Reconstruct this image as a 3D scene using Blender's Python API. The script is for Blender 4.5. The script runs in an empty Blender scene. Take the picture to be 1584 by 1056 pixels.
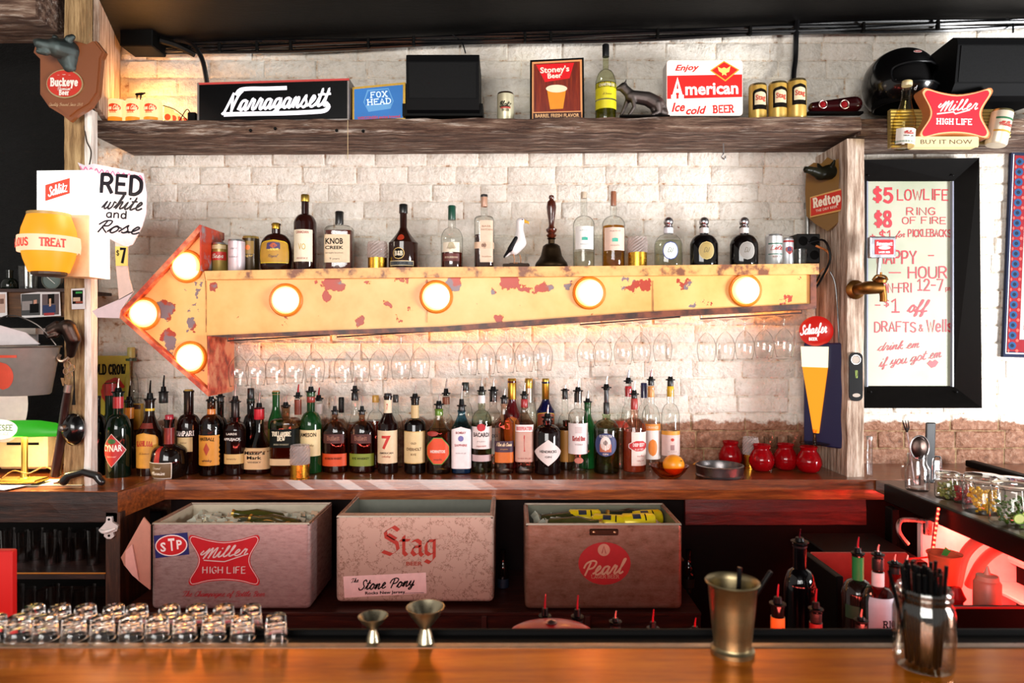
import bpy, bmesh, math, random
from mathutils import Vector, Matrix, noise
random.seed(7)
R = math.radians
FX, CX, HY, CZ = 1056.0, 792.0, 520.0, 1.555      # focal length in pixels, principal column, horizon row, eye height
scn = bpy.context.scene
col = scn.collection

# ---------------------------------------------------------------- camera
cam_d = bpy.data.cameras.new('camera'); cam = bpy.data.objects.new('camera', cam_d); col.objects.link(cam)
cam.location = (0, 0, CZ); cam.rotation_euler = (R(90), 0, 0)
cam_d.lens = 24.0; cam_d.sensor_width = 36.0; cam_d.shift_y = -8.0 / 1584.0
cam_d.clip_start = 0.02
cam_d.dof.use_dof = True; cam_d.dof.focus_distance = 2.75; cam_d.dof.aperture_fstop = 4.5
scn.camera = cam

# ---------------------------------------------------------------- world, lights, exposure
w = bpy.data.worlds.new('room_light'); scn.world = w; w.use_nodes = True
w.node_tree.nodes['Background'].inputs[0].default_value = (1.0, 0.93, 0.86, 1)
w.node_tree.nodes['Background'].inputs[1].default_value = 0.26
def area(name, loc, target, size, sy, power, color, spread=None):
    l = bpy.data.lights.new(name, 'AREA'); l.shape = 'RECTANGLE'; l.size = size; l.size_y = sy
    l.energy = power; l.color = color
    if spread: l.spread = R(spread)
    o = bpy.data.objects.new(name, l); col.objects.link(o); o.location = loc
    o.rotation_euler = (Vector(target) - Vector(loc)).to_track_quat('-Z', 'Y').to_euler()
    return o
area('assumed_window_daylight', (3.9, 0.55, 1.15), (0.1, 3.0, 2.0), 1.0, 0.9, 128, (0.97, 0.98, 1.0))  # daylight from an unseen window, assumed at the front right
area('front_fill', (-0.9, -2.6, 2.3), (0.0, 3.0, 1.6), 3.0, 1.6, 116, (1.0, 0.97, 0.93))  # soft fill added from behind the camera, not an actual window
area('assumed_under_bar_red_leds', (-.3, 1.18, .93), (-.3, 2.4, .75), 2.6, .03, 4.2, (1, .12, .09))  # unseen LEDs, assumed and added for a pink tint on the coolers
scn.view_settings.view_transform = 'Standard'; scn.view_settings.look = 'None'
scn.view_settings.gamma = 1.0; scn.view_settings.use_curve_mapping = False
scn.view_settings.exposure = 1.06
scn.cycles.max_bounces = 10; scn.cycles.transparent_max_bounces = 24; scn.cycles.transmission_bounces = 8
scn.cycles.caustics_reflective = False; scn.cycles.caustics_refractive = False
scn.cycles.sample_clamp_indirect = 25.0; scn.cycles.blur_glossy = 0.6

# ---------------------------------------------------------------- helpers
def P(x, y, D):                                    # the place in the room that lies at depth D behind picture position x, y
    return Vector(((x - CX) * D / FX, D, CZ + (HY - y) * D / FX))
def C(h, a=1):
    h = h.lstrip('#'); v = [int(h[i:i+2], 16) / 255 for i in (0, 2, 4)]
    return tuple([c / 12.92 if c <= .04045 else ((c + .055) / 1.055) ** 2.4 for c in v] + [a])
_m = {}
def newmat(name):
    m = bpy.data.materials.new(name); m.use_nodes = True
    return m, m.node_tree, m.node_tree.nodes['Principled BSDF']
def N(nt, t, **k):
    n = nt.nodes.new(t)
    for a, v in k.items():
        if a[0] == 'i' and a[1:].isdigit(): n.inputs[int(a[1:])].default_value = v
        else: setattr(n, a, v)
    return n
def L(nt, a, b): nt.links.new(a, b)
def ramp(nt, fac, stops, interp='LINEAR'):
    r = N(nt, 'ShaderNodeValToRGB'); r.color_ramp.interpolation = interp
    el = r.color_ramp.elements
    while len(el) < len(stops): el.new(.5)
    for e, (p, c) in zip(el, stops): e.position = p; e.color = C(c) if isinstance(c, str) else c
    L(nt, fac, r.inputs[0]); return r
def coords(nt, sc=(1, 1, 1), kind='Object'):
    t = N(nt, 'ShaderNodeTexCoord'); mp = N(nt, 'ShaderNodeMapping'); mp.inputs['Scale'].default_value = sc
    L(nt, t.outputs[kind], mp.inputs[0]); return mp.outputs[0]
def noise_n(nt, vec, scale, detail=4, rough=.55):
    n = N(nt, 'ShaderNodeTexNoise'); n.inputs['Scale'].default_value = scale
    n.inputs['Detail'].default_value = detail; n.inputs['Roughness'].default_value = rough
    L(nt, vec, n.inputs['Vector']); return n
def bump(nt, bs, h, strength=.3, dist=.01):
    b = N(nt, 'ShaderNodeBump'); b.inputs['Strength'].default_value = strength; b.inputs['Distance'].default_value = dist
    L(nt, h, b.inputs['Height']); L(nt, b.outputs[0], bs.inputs['Normal']); return b
def paint(c, rough=.45, metal=0.0, coat=0.0, grain=.12):
    """plain painted / printed / moulded surface with a slight unevenness"""
    k = ('p', c, rough, metal, coat)
    if k in _m: return _m[k]
    m, nt, b = newmat('surface_' + c.strip('#')); b.inputs['Roughness'].default_value = rough
    if max(C(c)[:3]) < .03 and rough >= .3 and not coat: b.inputs['Specular IOR Level'].default_value = .1; c = '#' + ''.join('%02x' % int(int(c[i:i+2], 16) * .6) for i in (1, 3, 5))
    b.inputs['Metallic'].default_value = metal; b.inputs['Coat Weight'].default_value = coat
    n = noise_n(nt, coords(nt), 40, 3)
    cc = C(c); r = ramp(nt, n.outputs[0], [(.3, tuple(x * (1 - grain) for x in cc[:3]) + (1,)), (.7, cc)])
    L(nt, r.outputs[0], b.inputs['Base Color']); _m[k] = m; return m
def glow(c, s, back=None):
    k = ('e', c, s)
    if k in _m: return _m[k]
    m, nt, b = newmat('lit_' + c.strip('#')); b.inputs['Base Color'].default_value = tuple(v * .3 for v in C(c)[:3]) + (1,)
    n = noise_n(nt, coords(nt), 12, 1); r = ramp(nt, n.outputs[0], [(0.2, tuple(x * .85 for x in C(c)[:3]) + (1,)), (.8, C(c))])
    L(nt, r.outputs[0], b.inputs['Emission Color']); b.inputs['Emission Strength'].default_value = s / 1.75 if s < 3 else s
    _m[k] = m; return m
def thin(c, edge=None, gloss=1.0, rough=.03, ior=1.45):
    """thin-walled clear or coloured glass: tinted transmission under a Fresnel reflection"""
    k = ('g', c, edge, gloss, rough)
    if k in _m: return _m[k]
    m, nt, b = newmat('glass_' + c.strip('#')); nt.nodes.remove(b)
    out = [n for n in nt.nodes if n.type == 'OUTPUT_MATERIAL'][0]
    lw = N(nt, 'ShaderNodeLayerWeight'); lw.inputs[0].default_value = .5
    c_, e_ = C(c), C(edge or c); c_ = tuple(math.sqrt(v) for v in c_[:3]) + (1,); e_ = tuple(v ** .8 for v in e_[:3]) + (1,)
    r = ramp(nt, lw.outputs['Facing'], [(0.0, c_), (.5, c_), (.96, e_)])
    tr = N(nt, 'ShaderNodeBsdfTransparent'); L(nt, r.outputs[0], tr.inputs[0])
    gl = N(nt, 'ShaderNodeBsdfGlossy'); gl.inputs['Roughness'].default_value = rough
    fp = N(nt, 'ShaderNodeMath', operation='POWER'); L(nt, lw.outputs['Facing'], fp.inputs[0]); fp.inputs[1].default_value = 4.5; fr = N(nt, 'ShaderNodeMath', operation='MULTIPLY_ADD'); L(nt, fp.outputs[0], fr.inputs[0]); fr.inputs[1].default_value = .6; fr.inputs[2].default_value = .045
    nz = noise_n(nt, coords(nt), 30, 1); bp = N(nt, 'ShaderNodeBump'); bp.inputs['Strength'].default_value = .08; bp.inputs['Distance'].default_value = .01
    L(nt, nz.outputs[0], bp.inputs['Height']); L(nt, bp.outputs[0], gl.inputs['Normal'])
    mu = N(nt, 'ShaderNodeMath', operation='MULTIPLY'); mu.inputs[1].default_value = gloss; L(nt, fr.outputs[0], mu.inputs[0])
    mx = N(nt, 'ShaderNodeMixShader'); L(nt, mu.outputs[0], mx.inputs[0]); L(nt, tr.outputs[0], mx.inputs[1]); L(nt, gl.outputs[0], mx.inputs[2])
    L(nt, mx.outputs[0], out.inputs[0]); _m[k] = m; return m
def darkglass(c, through=.3, tcol=None, rough=.06):
    """deep coloured bottle or spirit: mostly opaque gloss with a little tinted light coming through"""
    k = ('d', c, through, tcol)
    if k in _m: return _m[k]
    m, nt, b = newmat('dark_glass_' + c.strip('#')); out = [n for n in nt.nodes if n.type == 'OUTPUT_MATERIAL'][0]
    n = noise_n(nt, coords(nt), 25, 2); cc = C(c)
    r = ramp(nt, n.outputs[0], [(.3, tuple(x * .7 for x in cc[:3]) + (1,)), (.7, cc)]); L(nt, r.outputs[0], b.inputs['Base Color'])
    b.inputs['Roughness'].default_value = rough; b.inputs['IOR'].default_value = 1.5
    tr = N(nt, 'ShaderNodeBsdfTransparent'); tr.inputs[0].default_value = C(tcol or c)
    mx = N(nt, 'ShaderNodeMixShader'); mx.inputs[0].default_value = through
    L(nt, b.outputs[0], mx.inputs[1]); L(nt, tr.outputs[0], mx.inputs[2]); L(nt, mx.outputs[0], out.inputs[0])
    _m[k] = m; return m
def solidglass(c='#ffffff', rough=.02):
    k = ('s', c)
    if k in _m: return _m[k]
    m, nt, b = newmat('solid_glass'); b.inputs['Transmission Weight'].default_value = 1; b.inputs['Roughness'].default_value = rough
    n = noise_n(nt, coords(nt), 60, 2); bump(nt, b, n.outputs[0], .1, .004)
    b.inputs['Base Color'].default_value = C(c); b.inputs['IOR'].default_value = 1.46; _m[k] = m; return m
def metalm(c, rough=.3, scratch=.3, sc=(1, 1, 1), bs=.15):
    k = ('m', c, rough, scratch)
    if k in _m: return _m[k]
    m, nt, b = newmat('metal_' + c.strip('#')); b.inputs['Metallic'].default_value = 1
    v = coords(nt, sc); n = noise_n(nt, v, 22, 6, .7); cc = C(c)
    r = ramp(nt, n.outputs[0], [(.3, tuple(x * (1 - scratch) for x in cc[:3]) + (1,)), (.62, cc)]); L(nt, r.outputs[0], b.inputs['Base Color'])
    rr = ramp(nt, n.outputs[0], [(.3, (rough + .2,) * 3 + (1,)), (.7, (rough,) * 3 + (1,))]); L(nt, rr.outputs[0], b.inputs['Roughness'])
    bump(nt, b, n.outputs[0], bs, .004); _m[k] = m; return m
def wood(name, stops, scale=(1.2, 9, 9), nscale=6, rough=.6, bs=.4, coat=0, dist=.01, patches=None):
    m, nt, b = newmat(name); v = coords(nt, scale)
    n = noise_n(nt, v, nscale, 9, .68); L(nt, ramp(nt, n.outputs[0], stops).outputs[0], b.inputs['Base Color'])
    b.inputs['Roughness'].default_value = rough; b.inputs['Coat Weight'].default_value = coat; b.inputs['Coat Roughness'].default_value = .12
    if patches:
        n2 = noise_n(nt, coords(nt, tuple(q * .45 for q in scale)), nscale * 2.2, 6, .7); mk = ramp(nt, n2.outputs[0], [(.54, '#000000'), (.66, '#ffffff')])
        mx = N(nt, 'ShaderNodeMix', data_type='RGBA'); L(nt, mk.outputs[0], mx.inputs[0]); src = b.inputs['Base Color'].links[0].from_socket; L(nt, src, mx.inputs[6])
        L(nt, ramp(nt, n.outputs[0], [(.35, patches[0]), (.6, patches[1])]).outputs[0], mx.inputs[7]); L(nt, mx.outputs[2], b.inputs['Base Color'])
    bump(nt, b, n.outputs[0], bs, dist); return m

class G:
    """verts and faces of one mesh"""
    def __init__(s): s.v = []; s.f = []
    def add(s, vs, fs):
        o = len(s.v); s.v += [Vector(a) for a in vs]; s.f += [tuple(i + o for i in f) for f in fs]; return s
    def join(s, g, M=None):
        return s.add([M @ a for a in g.v] if M is not None else g.v, g.f)
    def scale(s, k): s.v = [a * k for a in s.v]; return s
    def move(s, t): t = Vector(t); s.v = [a + t for a in s.v]; return s
    def map(s, fn): s.v = [Vector(fn(a)) for a in s.v]; return s
def box(x0, x1, y0, y1, z0, z1):
    return G().add([(x0,y0,z0),(x1,y0,z0),(x1,y1,z0),(x0,y1,z0),(x0,y0,z1),(x1,y0,z1),(x1,y1,z1),(x0,y1,z1)],
                   [(0,3,2,1),(4,5,6,7),(0,1,5,4),(1,2,6,5),(2,3,7,6),(3,0,4,7)])
def bbox(x0, x1, y0, y1, z0, z1, r=.004, seg=1):
    bm = bmesh.new(); g = box(x0, x1, y0, y1, z0, z1); vs = [bm.verts.new(v) for v in g.v]
    for f in g.f: bm.faces.new([vs[i] for i in f])
    bmesh.ops.bevel(bm, geom=bm.edges[:], offset=r, segments=seg, affect='EDGES', profile=.5)
    bm.verts.index_update(); out = G().add([v.co.copy() for v in bm.verts], [tuple(v.index for v in f.verts) for f in bm.faces]); bm.free(); return out
def prism(poly, y0, y1):
    """outline in x,z pushed through from y0 to y1"""
    n = len(poly); a = sum(poly[i][0] * poly[(i+1) % n][1] - poly[(i+1) % n][0] * poly[i][1] for i in range(n))
    if a < 0: poly = poly[::-1]
    g = G(); g.add([(x, y0, z) for x, z in poly] + [(x, y1, z) for x, z in poly],
        [tuple(range(n)), tuple(range(2*n-1, n-1, -1))] + [((i+1) % n, i, i+n, (i+1) % n + n) for i in range(n)]); return g
def sect(a, sq, ys):
    c, s = math.cos(a), math.sin(a)
    if sq != 2:
        k = (abs(c) ** sq + abs(s) ** sq) ** (-1 / sq); c *= k; s *= k
    return c, s * ys
def lathe(prof, n=24, sq=2, ys=1, a0=0, a1=None, capb=False, capt=False):
    g = G(); full = a1 is None; cnt = n if full else n + 1; vs = []
    for r, z in prof:
        for i in range(cnt):
            a = a0 + (2 * math.pi if full else a1 - a0) * i / n; c, s = sect(a, sq, ys); vs.append((r * c, r * s, z))
    fs = []
    for j in range(len(prof) - 1):
        for i in range(n):
            k = (i + 1) % cnt; fs.append((j*cnt + i, j*cnt + k, (j+1)*cnt + k, (j+1)*cnt + i))
    if capb: fs.append(tuple(range(cnt - 1, -1, -1)))
    if capt: fs.append(tuple((len(prof)-1)*cnt + i for i in range(cnt)))
    return g.add(vs, fs)
def smooth_pts(pts, k=4, closed=False):
    pts = [Vector(p) for p in pts]; n = len(pts)
    if n < 3: return pts
    out = []
    for i in range(n if closed else n - 1):
        if closed: a, b, c, d = pts[i-1], pts[i], pts[(i+1) % n], pts[(i+2) % n]
        else: a, b, c, d = pts[max(i-1, 0)], pts[i], pts[i+1], pts[min(i+2, n-1)]
        for j in range(k):
            t = j / k; out.append(.5 * ((2*b) + (c-a)*t + (2*a-5*b+4*c-d)*t*t + (3*b-a-3*c+d)*t**3))
    if not closed: out.append(pts[-1])
    return out
def tube(pts, r, n=6, smooth=0, closed=False, caps=True):
    pts = [Vector(p) for p in pts]
    rs = r if isinstance(r, (list, tuple)) else None
    if smooth: pts = smooth_pts(pts, smooth, closed)
    m = len(pts); vs = []; up = None
    for i, p in enumerate(pts):
        t = (pts[(i+1) % m] - pts[i-1]) if closed else (pts[min(i+1, m-1)] - pts[max(i-1, 0)])
        if t.length < 1e-9: t = Vector((0, 0, 1))
        t.normalize()
        if up is None: up = Vector((0, 0, 1)) if abs(t.z) < .9 else Vector((1, 0, 0))
        s = t.cross(up)
        if s.length < 1e-5: s = t.cross(Vector((0, 1, 0)))
        s.normalize(); up = s.cross(t).normalized()
        if rs: q = i / max(m-1, 1) * (len(rs)-1); a = int(min(q, len(rs)-2)); rr = rs[a] + (rs[a+1]-rs[a]) * (q-a)
        else: rr = r
        for j in range(n):
            a = 2 * math.pi * j / n; vs.append(p + (s * math.cos(a) + up * math.sin(a)) * rr)
    fs = [(i*n+j, i*n+(j+1) % n, ((i+1) % m)*n+(j+1) % n, ((i+1) % m)*n+j) for i in range(m if closed else m-1) for j in range(n)]
    if caps and not closed: fs += [tuple(range(n-1, -1, -1)), tuple((m-1)*n + j for j in range(n))]
    return G().add(vs, fs)
def mesh_from(name, g, m=None, smooth=False):
    me = bpy.data.meshes.new(name); me.from_pydata([tuple(v) for v in g.v], [], g.f)
    if m: me.materials.append(m)
    if smooth: me.polygons.foreach_set('use_smooth', [True] * len(me.polygons)); me.set_sharp_from_angle(angle=R(42))
    me.update(); return me
def obj(name, g, m, parent=None, loc=(0, 0, 0), smooth=False, rot=None, label=None):
    o = bpy.data.objects.new(name, g if isinstance(g, bpy.types.Mesh) else mesh_from(name, g, m, smooth)); col.objects.link(o)
    o.location = loc
    if rot: o.rotation_euler = rot
    if parent: o.parent = parent
    if label: o['label'] = label
    return o
def thing(name, label, cat, loc=(0, 0, 0), group=None, rot=None):
    o = bpy.data.objects.new(name, None); col.objects.link(o); o.location = loc; o.empty_display_size = .02
    o['label'] = label; o['category'] = cat
    if group: o['group'] = group
    if rot: o.rotation_euler = rot
    return o
def tag(o, label, cat, group=None, kind=None):
    o['label'] = label; o['category'] = cat
    if group: o['group'] = group
    if kind: o['kind'] = kind
    return o
def struct(name, g, m, parent=None, smooth=False, loc=(0, 0, 0), label=None):
    o = obj(name, g, m, parent, loc, smooth)
    if not parent:
        o['kind'] = 'structure'
        if label: o['label'] = label
    return o
def blob(name, caps, vox, m, parent=None, loc=(0, 0, 0), rot=None, it=4):
    """one continuous body: tapered limbs merged into a single skin. caps = [(p0, r0, p1, r1), ...] or (p, r)"""
    g = G()
    for c in caps:
        if len(c) == 2: c = (c[0], c[1], Vector(c[0]) + Vector((0, 0, 1e-4)), c[1])
        p0, r0, p1, r1 = Vector(c[0]), c[1], Vector(c[2]), c[3]; n = 12; d = (p1 - p0).normalized()
        s = d.cross(Vector((.3, .8, .52))).normalized(); u = s.cross(d); ln = (p1 - p0).length; vs = []; rings = []
        for k in range(1, 5): a = -math.pi/2 + k * math.pi/8; rings.append((math.sin(a) * r0, math.cos(a) * r0))
        rings += [(ln + math.sin(k * math.pi/8) * r1, math.cos(k * math.pi/8) * r1) for k in range(0, 4)]
        for t, rr in rings:
            for j in range(n): a = 2*math.pi*j/n; vs.append(p0 + d*t + (s*math.cos(a) + u*math.sin(a)) * rr)
        fs = [(i*n+j, i*n+(j+1) % n, (i+1)*n+(j+1) % n, (i+1)*n+j) for i in range(len(rings)-1) for j in range(n)]
        b = len(vs); vs += [p0 - d*r0, p1 + d*r1]
        fs += [(b, (j+1) % n, j) for j in range(n)] + [(b+1, (len(rings)-1)*n+j, (len(rings)-1)*n+(j+1) % n) for j in range(n)]
        g.add(vs, fs)
    o = obj(name, g, m, parent, loc, False, rot)
    md = o.modifiers.new('skin', 'REMESH'); md.mode = 'VOXEL'; md.voxel_size = vox; md.use_smooth_shade = True
    ms = o.modifiers.new('soft', 'SMOOTH'); ms.iterations = it; ms.factor = .5
    dg = bpy.context.evaluated_depsgraph_get(); me = bpy.data.meshes.new_from_object(o.evaluated_get(dg), depsgraph=dg)
    o.modifiers.clear(); o.data = me; me.name = name
    me.polygons.foreach_set('use_smooth', [True] * len(me.polygons))
    return o
# ---------------------------------------------------------------- lettering: pen strokes (print, script, slab) and outlines
def _g(s):
    out = []
    for p in s.split(';'):
        sm = p[0] == '~'; p = p.lstrip('~'); out.append((sm, [tuple(float(a) for a in q.split(',')) for q in p.split()]))
    return out
PR = {
'A':"0,0 2,6 4,0;.7,2 3.3,2",'B':"0,0 0,6;~0,6 2.4,6 3.4,4.7 2.4,3.3 0,3.2;~0,3.2 2.8,3.1 3.8,1.6 2.8,.1 0,0",'C':"~3.8,5 2.4,6 .8,5.2 0,3 .8,.8 2.4,0 3.8,1",
'D':"0,0 0,6;~0,6 1.8,6 3.6,4.8 4,3 3.6,1.2 1.8,0 0,0",'E':"3.5,6 0,6 0,0 3.5,0;0,3.1 2.8,3.1",'F':"3.5,6 0,6 0,0;0,3.1 2.8,3.1",'G':"~3.8,5 2.4,6 .8,5.2 0,3 .8,.8 2.4,0 3.8,1;3.8,1 3.8,2.7 2.4,2.7",
'H':"0,0 0,6;4,0 4,6;0,3.1 4,3.1",'I':"1,0 1,6",'J':"~3,6 3,1.4 1.6,0 .2,1.2",'K':"0,0 0,6;3.8,6 0,2.6;1.3,3.7 3.9,0",'L':"0,6 0,0 3.4,0",'M':"0,0 0,6 2.4,1.6 4.8,6 4.8,0",'N':"0,0 0,6 4,0 4,6",
'O':"~2,6 .5,5.2 0,3 .5,.8 2,0 3.5,.8 4,3 3.5,5.2 2,6",'P':"0,0 0,6;~0,6 2.6,6 3.7,4.5 2.6,2.9 0,2.9",'Q':"~2,6 .5,5.2 0,3 .5,.8 2,0 3.5,.8 4,3 3.5,5.2 2,6;2.5,1.5 4.2,-.4",
'R':"0,0 0,6;~0,6 2.6,6 3.7,4.5 2.6,3.1 0,3;2,3 3.9,0",'S':"~3.6,5.2 2.1,6 .5,5.4 .4,4 2,3.1 3.6,2.1 3.5,.7 1.9,0 .1,.9",'T':"0,6 4.2,6;2.1,6 2.1,0",'U':"~0,6 0,2 .6,.4 2,0 3.4,.4 4,2 4,6",
'V':"0,6 2,0 4,6",'W':"0,6 1.4,0 2.8,5 4.2,0 5.6,6",'X':"0,0 4,6;0,6 4,0",'Y':"0,6 2,3 4,6;2,3 2,0",'Z':"0,6 3.8,6 0,0 3.8,0",
'0':"~2,6 .5,5.2 0,3 .5,.8 2,0 3.5,.8 4,3 3.5,5.2 2,6",'1':"0,4.8 1.4,6 1.4,0;.1,0 2.8,0",'2':"~.1,4.8 1,5.9 2.6,5.9 3.5,4.6 2.6,2.8 0,0;0,0 3.8,0",'5':"3.6,6 .7,6 .4,3.4;~.4,3.4 2.2,3.9 3.8,2.7 3.6,1 2,0 .1,.7",
'7':"0,6 3.8,6 1.4,0",'8':"~2,3.2 .5,4.2 .8,5.7 2,6 3.2,5.7 3.5,4.2 2,3.2 .2,1.8 .6,.3 2,0 3.5,.3 3.8,1.8 2,3.2",'$':"~3.6,4.8 2.1,5.5 .6,4.9 .6,3.8 2,3.1 3.4,2.3 3.4,1 1.9,.5 .2,1.2;2,6.4 2,-.4",
'+':"0,3 3.6,3;1.8,1.2 1.8,4.8",'-':"0,2.8 2.6,2.8","'":"1,6 .8,4.6",'.':"0,0 .3,.3",'&':"~3.8,0 1,4.4 1.2,5.8 2.4,5.8 2.4,4.4 .2,1.6 .8,.1 2.4,.3 3.6,2.4",
'a':"~3.2,3.4 1.8,4 .3,3 .2,1 1.4,0 2.8,.7 3.2,2;3.2,4 3.2,0",'b':"0,6.2 0,0;~0,2.4 1.2,3.9 2.8,3.6 3.4,2 2.7,.3 1.2,.1 0,1.5",'c':"~3,3.3 1.7,4 .3,3.1 .2,1 1.5,0 3,.7",'d':"~3.2,2.6 2,4 .4,3.3 .2,1 1.4,0 2.8,.7 3.2,2;3.2,6.2 3.2,0",
'e':"~.2,2.1 3.2,2.2 2.8,3.6 1.6,4 .3,3 .2,1 1.6,0 3.1,.7",'f':"~2.6,6 1.4,6 1,4.8 1,0;0,3.7 2.3,3.7",'g':"~3.2,3.2 1.8,4 .3,3.1 .2,1.4 1.5,.5 2.9,1.2 3.2,2.4;~3.2,4 3.2,-.6 2.2,-1.8 .4,-1.4",'h':"0,6.2 0,0;~0,2.6 1.3,4 2.8,3.6 3,2.2 3,0",
'i':"0.8,4 .8,0;.8,5.2 .8,5.6",'j':"~1.2,4 1.2,-.8 .2,-1.6",'k':"0,6.2 0,0;2.8,4 0,1.6;1,2.5 3,0",'l':".7,6.2 .7,0",'m':"0,4 0,0;~0,2.6 1,3.9 2.2,3.4 2.3,0;~2.3,2.6 3.4,3.9 4.5,3.4 4.6,0",'n':"0,4 0,0;~0,2.6 1.3,4 2.8,3.6 3,2.2 3,0",
'o':"~1.7,4 .4,3.3 0,2 .4,.6 1.7,0 3,.6 3.4,2 3,3.3 1.7,4",'p':"0,4 0,-2;~0,2.6 1.2,3.9 2.8,3.6 3.4,2 2.7,.3 1.2,.1 0,1.5",'r':"0,4 0,0;~0,2.4 1,3.8 2.2,3.8",'s':"~2.8,3.3 1.5,4 .3,3.2 1.5,2.1 2.8,1.1 1.5,0 .1,.7",
't':"~1.1,5.4 1.1,.9 2,0 2.8,.4;0,3.8 2.6,3.8",'u':"~0,4 0,1.4 1,0 2.4,.4 3,1.6;3,4 3,0",'v':"0,4 1.5,0 3,4",'w':"0,4 1.1,0 2.2,3.4 3.3,0 4.4,4",'x':"0,0 3,4;0,4 3,0",'y':"0,4 1.6,.4;3.2,4 .8,-2",'z':"0,4 2.8,4 0,0 2.8,0",
}
SC = dict(PR); SC.update({
'a':"~-.4,.5 .6,3 2.4,3.4 .8,3.2 .3,1.2 1,.1 2.2,1.2 2.9,3.4 2.6,.8 3.1,.1 3.9,.8",'b':"~-.4,.5 1,3.6 1.6,6 1,6 .5,3 .5,.6 1.6,0 2.6,1.4 2.2,3 3.3,2.8",'c':"~-.4,.5 1,3.2 2.6,3.3 1.6,3.6 .4,1.6 1.2,.1 2.8,.9",'d':"~-.4,.5 .6,3 2.2,3.3 .8,3.2 .3,1.2 1,.1 2.2,1.2 3.2,6.2 2.6,.8 3.1,.1 3.9,.8",
'e':"~-.4,.5 1.2,1.6 2.2,3 1.4,3.7 .5,2 .9,.3 2,.1 3.1,.9",'f':"~-.4,.5 1.6,4 2,6.2 1.2,5.8 .8,1 .4,-1.8 1.2,-1.2 1.2,.4 2.8,.9",'g':"~-.4,.5 .6,3 2.4,3.4 .8,3.2 .3,1.4 1,.4 2.2,1.4 2.9,3.4 2.4,-1.2 1,-1.9 .8,-1 3.9,.8",'h':"~-.4,.5 1.2,4 1.6,6.2 .9,5.6 .5,0 1.6,3 2.5,3.2 2.2,.6 2.8,.1 3.6,.8",
'i':"~-.4,.5 .8,3.6 .6,.8 1.2,.1 2,.8;1,5 1.2,5.4",'k':"~-.4,.5 1.2,4 1.6,6.2 .9,5.6 .5,0 1.4,2.6 2.6,3.2 1.4,1.8 2.8,.1 3.4,.8",'l':"~-.4,.5 1.2,4 1.7,6.2 .9,5.8 .6,1 1.3,.1 2.2,.8",'m':"~-.4,.5 .7,3.6 .5,0 1.4,3 2.1,3.2 1.9,0 2.8,3 3.6,3.2 3.4,.6 4,.1 4.8,.8",
'n':"~-.4,.5 .7,3.6 .5,0 1.5,3 2.4,3.2 2.2,.6 2.8,.1 3.6,.8",'o':"~-.4,.5 .8,3.2 1.8,3.6 .6,2.6 .5,.6 1.5,0 2.6,1.4 2.3,3.2 1.6,3.2 3.4,2.6",'p':"~-.4,.5 .8,3.6 .2,-2;~.5,1 1.6,3.4 2.6,2.8 2.3,.6 1,.1 3.2,.6",'r':"~-.4,.5 .9,3.8 1,3.1 2,3.3 1.6,.8 2.2,.1 3,.8",
's':"~-.4,.5 1.3,3.9 1.5,2.8 2.3,1.2 1.4,0 .4,.5 1.4,0 3,.8",'t':"~-.4,.5 1.2,4 1.4,5.8 .8,1 1.4,.1 2.4,.8;.1,3.9 2.4,4.1",'u':"~-.4,.5 .7,3.6 .5,1 1.2,0 2.3,1.4 2.8,3.6 2.6,.8 3.1,.1 3.9,.8",'w':"~-.4,.5 .7,3.6 .5,1 1.2,0 2.1,1.2 2.3,3.4 2.3,.8 3,0 4,1.4 4,3.4 5,3",'y':"~-.4,.5 .7,3.6 .6,1.4 1.2,.6 2.3,1.6 2.8,3.6 2.3,-1.2 1,-1.9 .8,-1 3.6,.8",
'N':"~-.6,-.6 .2,-.2 2.4,6;~2.2,5.6 2.9,2 3.4,0;~3.2,0 4.6,4.8 6,6.6",'M':"~-.8,4.6 -1.6,3 -.6,2.4 .9,4.4 1.6,5.6 .6,0;~.6,0 2,4 3.2,5.8 2.8,0;~2.8,0 4,4 5.4,5.8 4.9,.6 6,.3",'P':"~1,0 1.8,5.4;~-.6,3.2 0,5.2 2.4,6.2 4.4,5.4 3.8,3.2 1.6,2.6",'S':"~3.6,5 2.8,6.2 1.4,5.4 1.8,3.6 2.8,2 2,.2 .2,0 -.6,1.2",'T':"~-.6,4.6 .4,6 3.8,5.8;~2.4,5.8 1.6,.6 .2,.2",
'R':"~1,0 1.6,5.8;~-.4,4 1,6 3.2,6 3,3.6 1.2,3.2 2.2,1.6 3.8,0",'B':"~1,0 1.6,5.8;~-.4,4 1,6 3.2,6 3,3.8 1.6,3.4 3.6,2.6 3.4,.4 .8,0",'C':"~3.4,4.6 2.8,6 1,5 .2,2 1.4,0 3.4,.8"})
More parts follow.
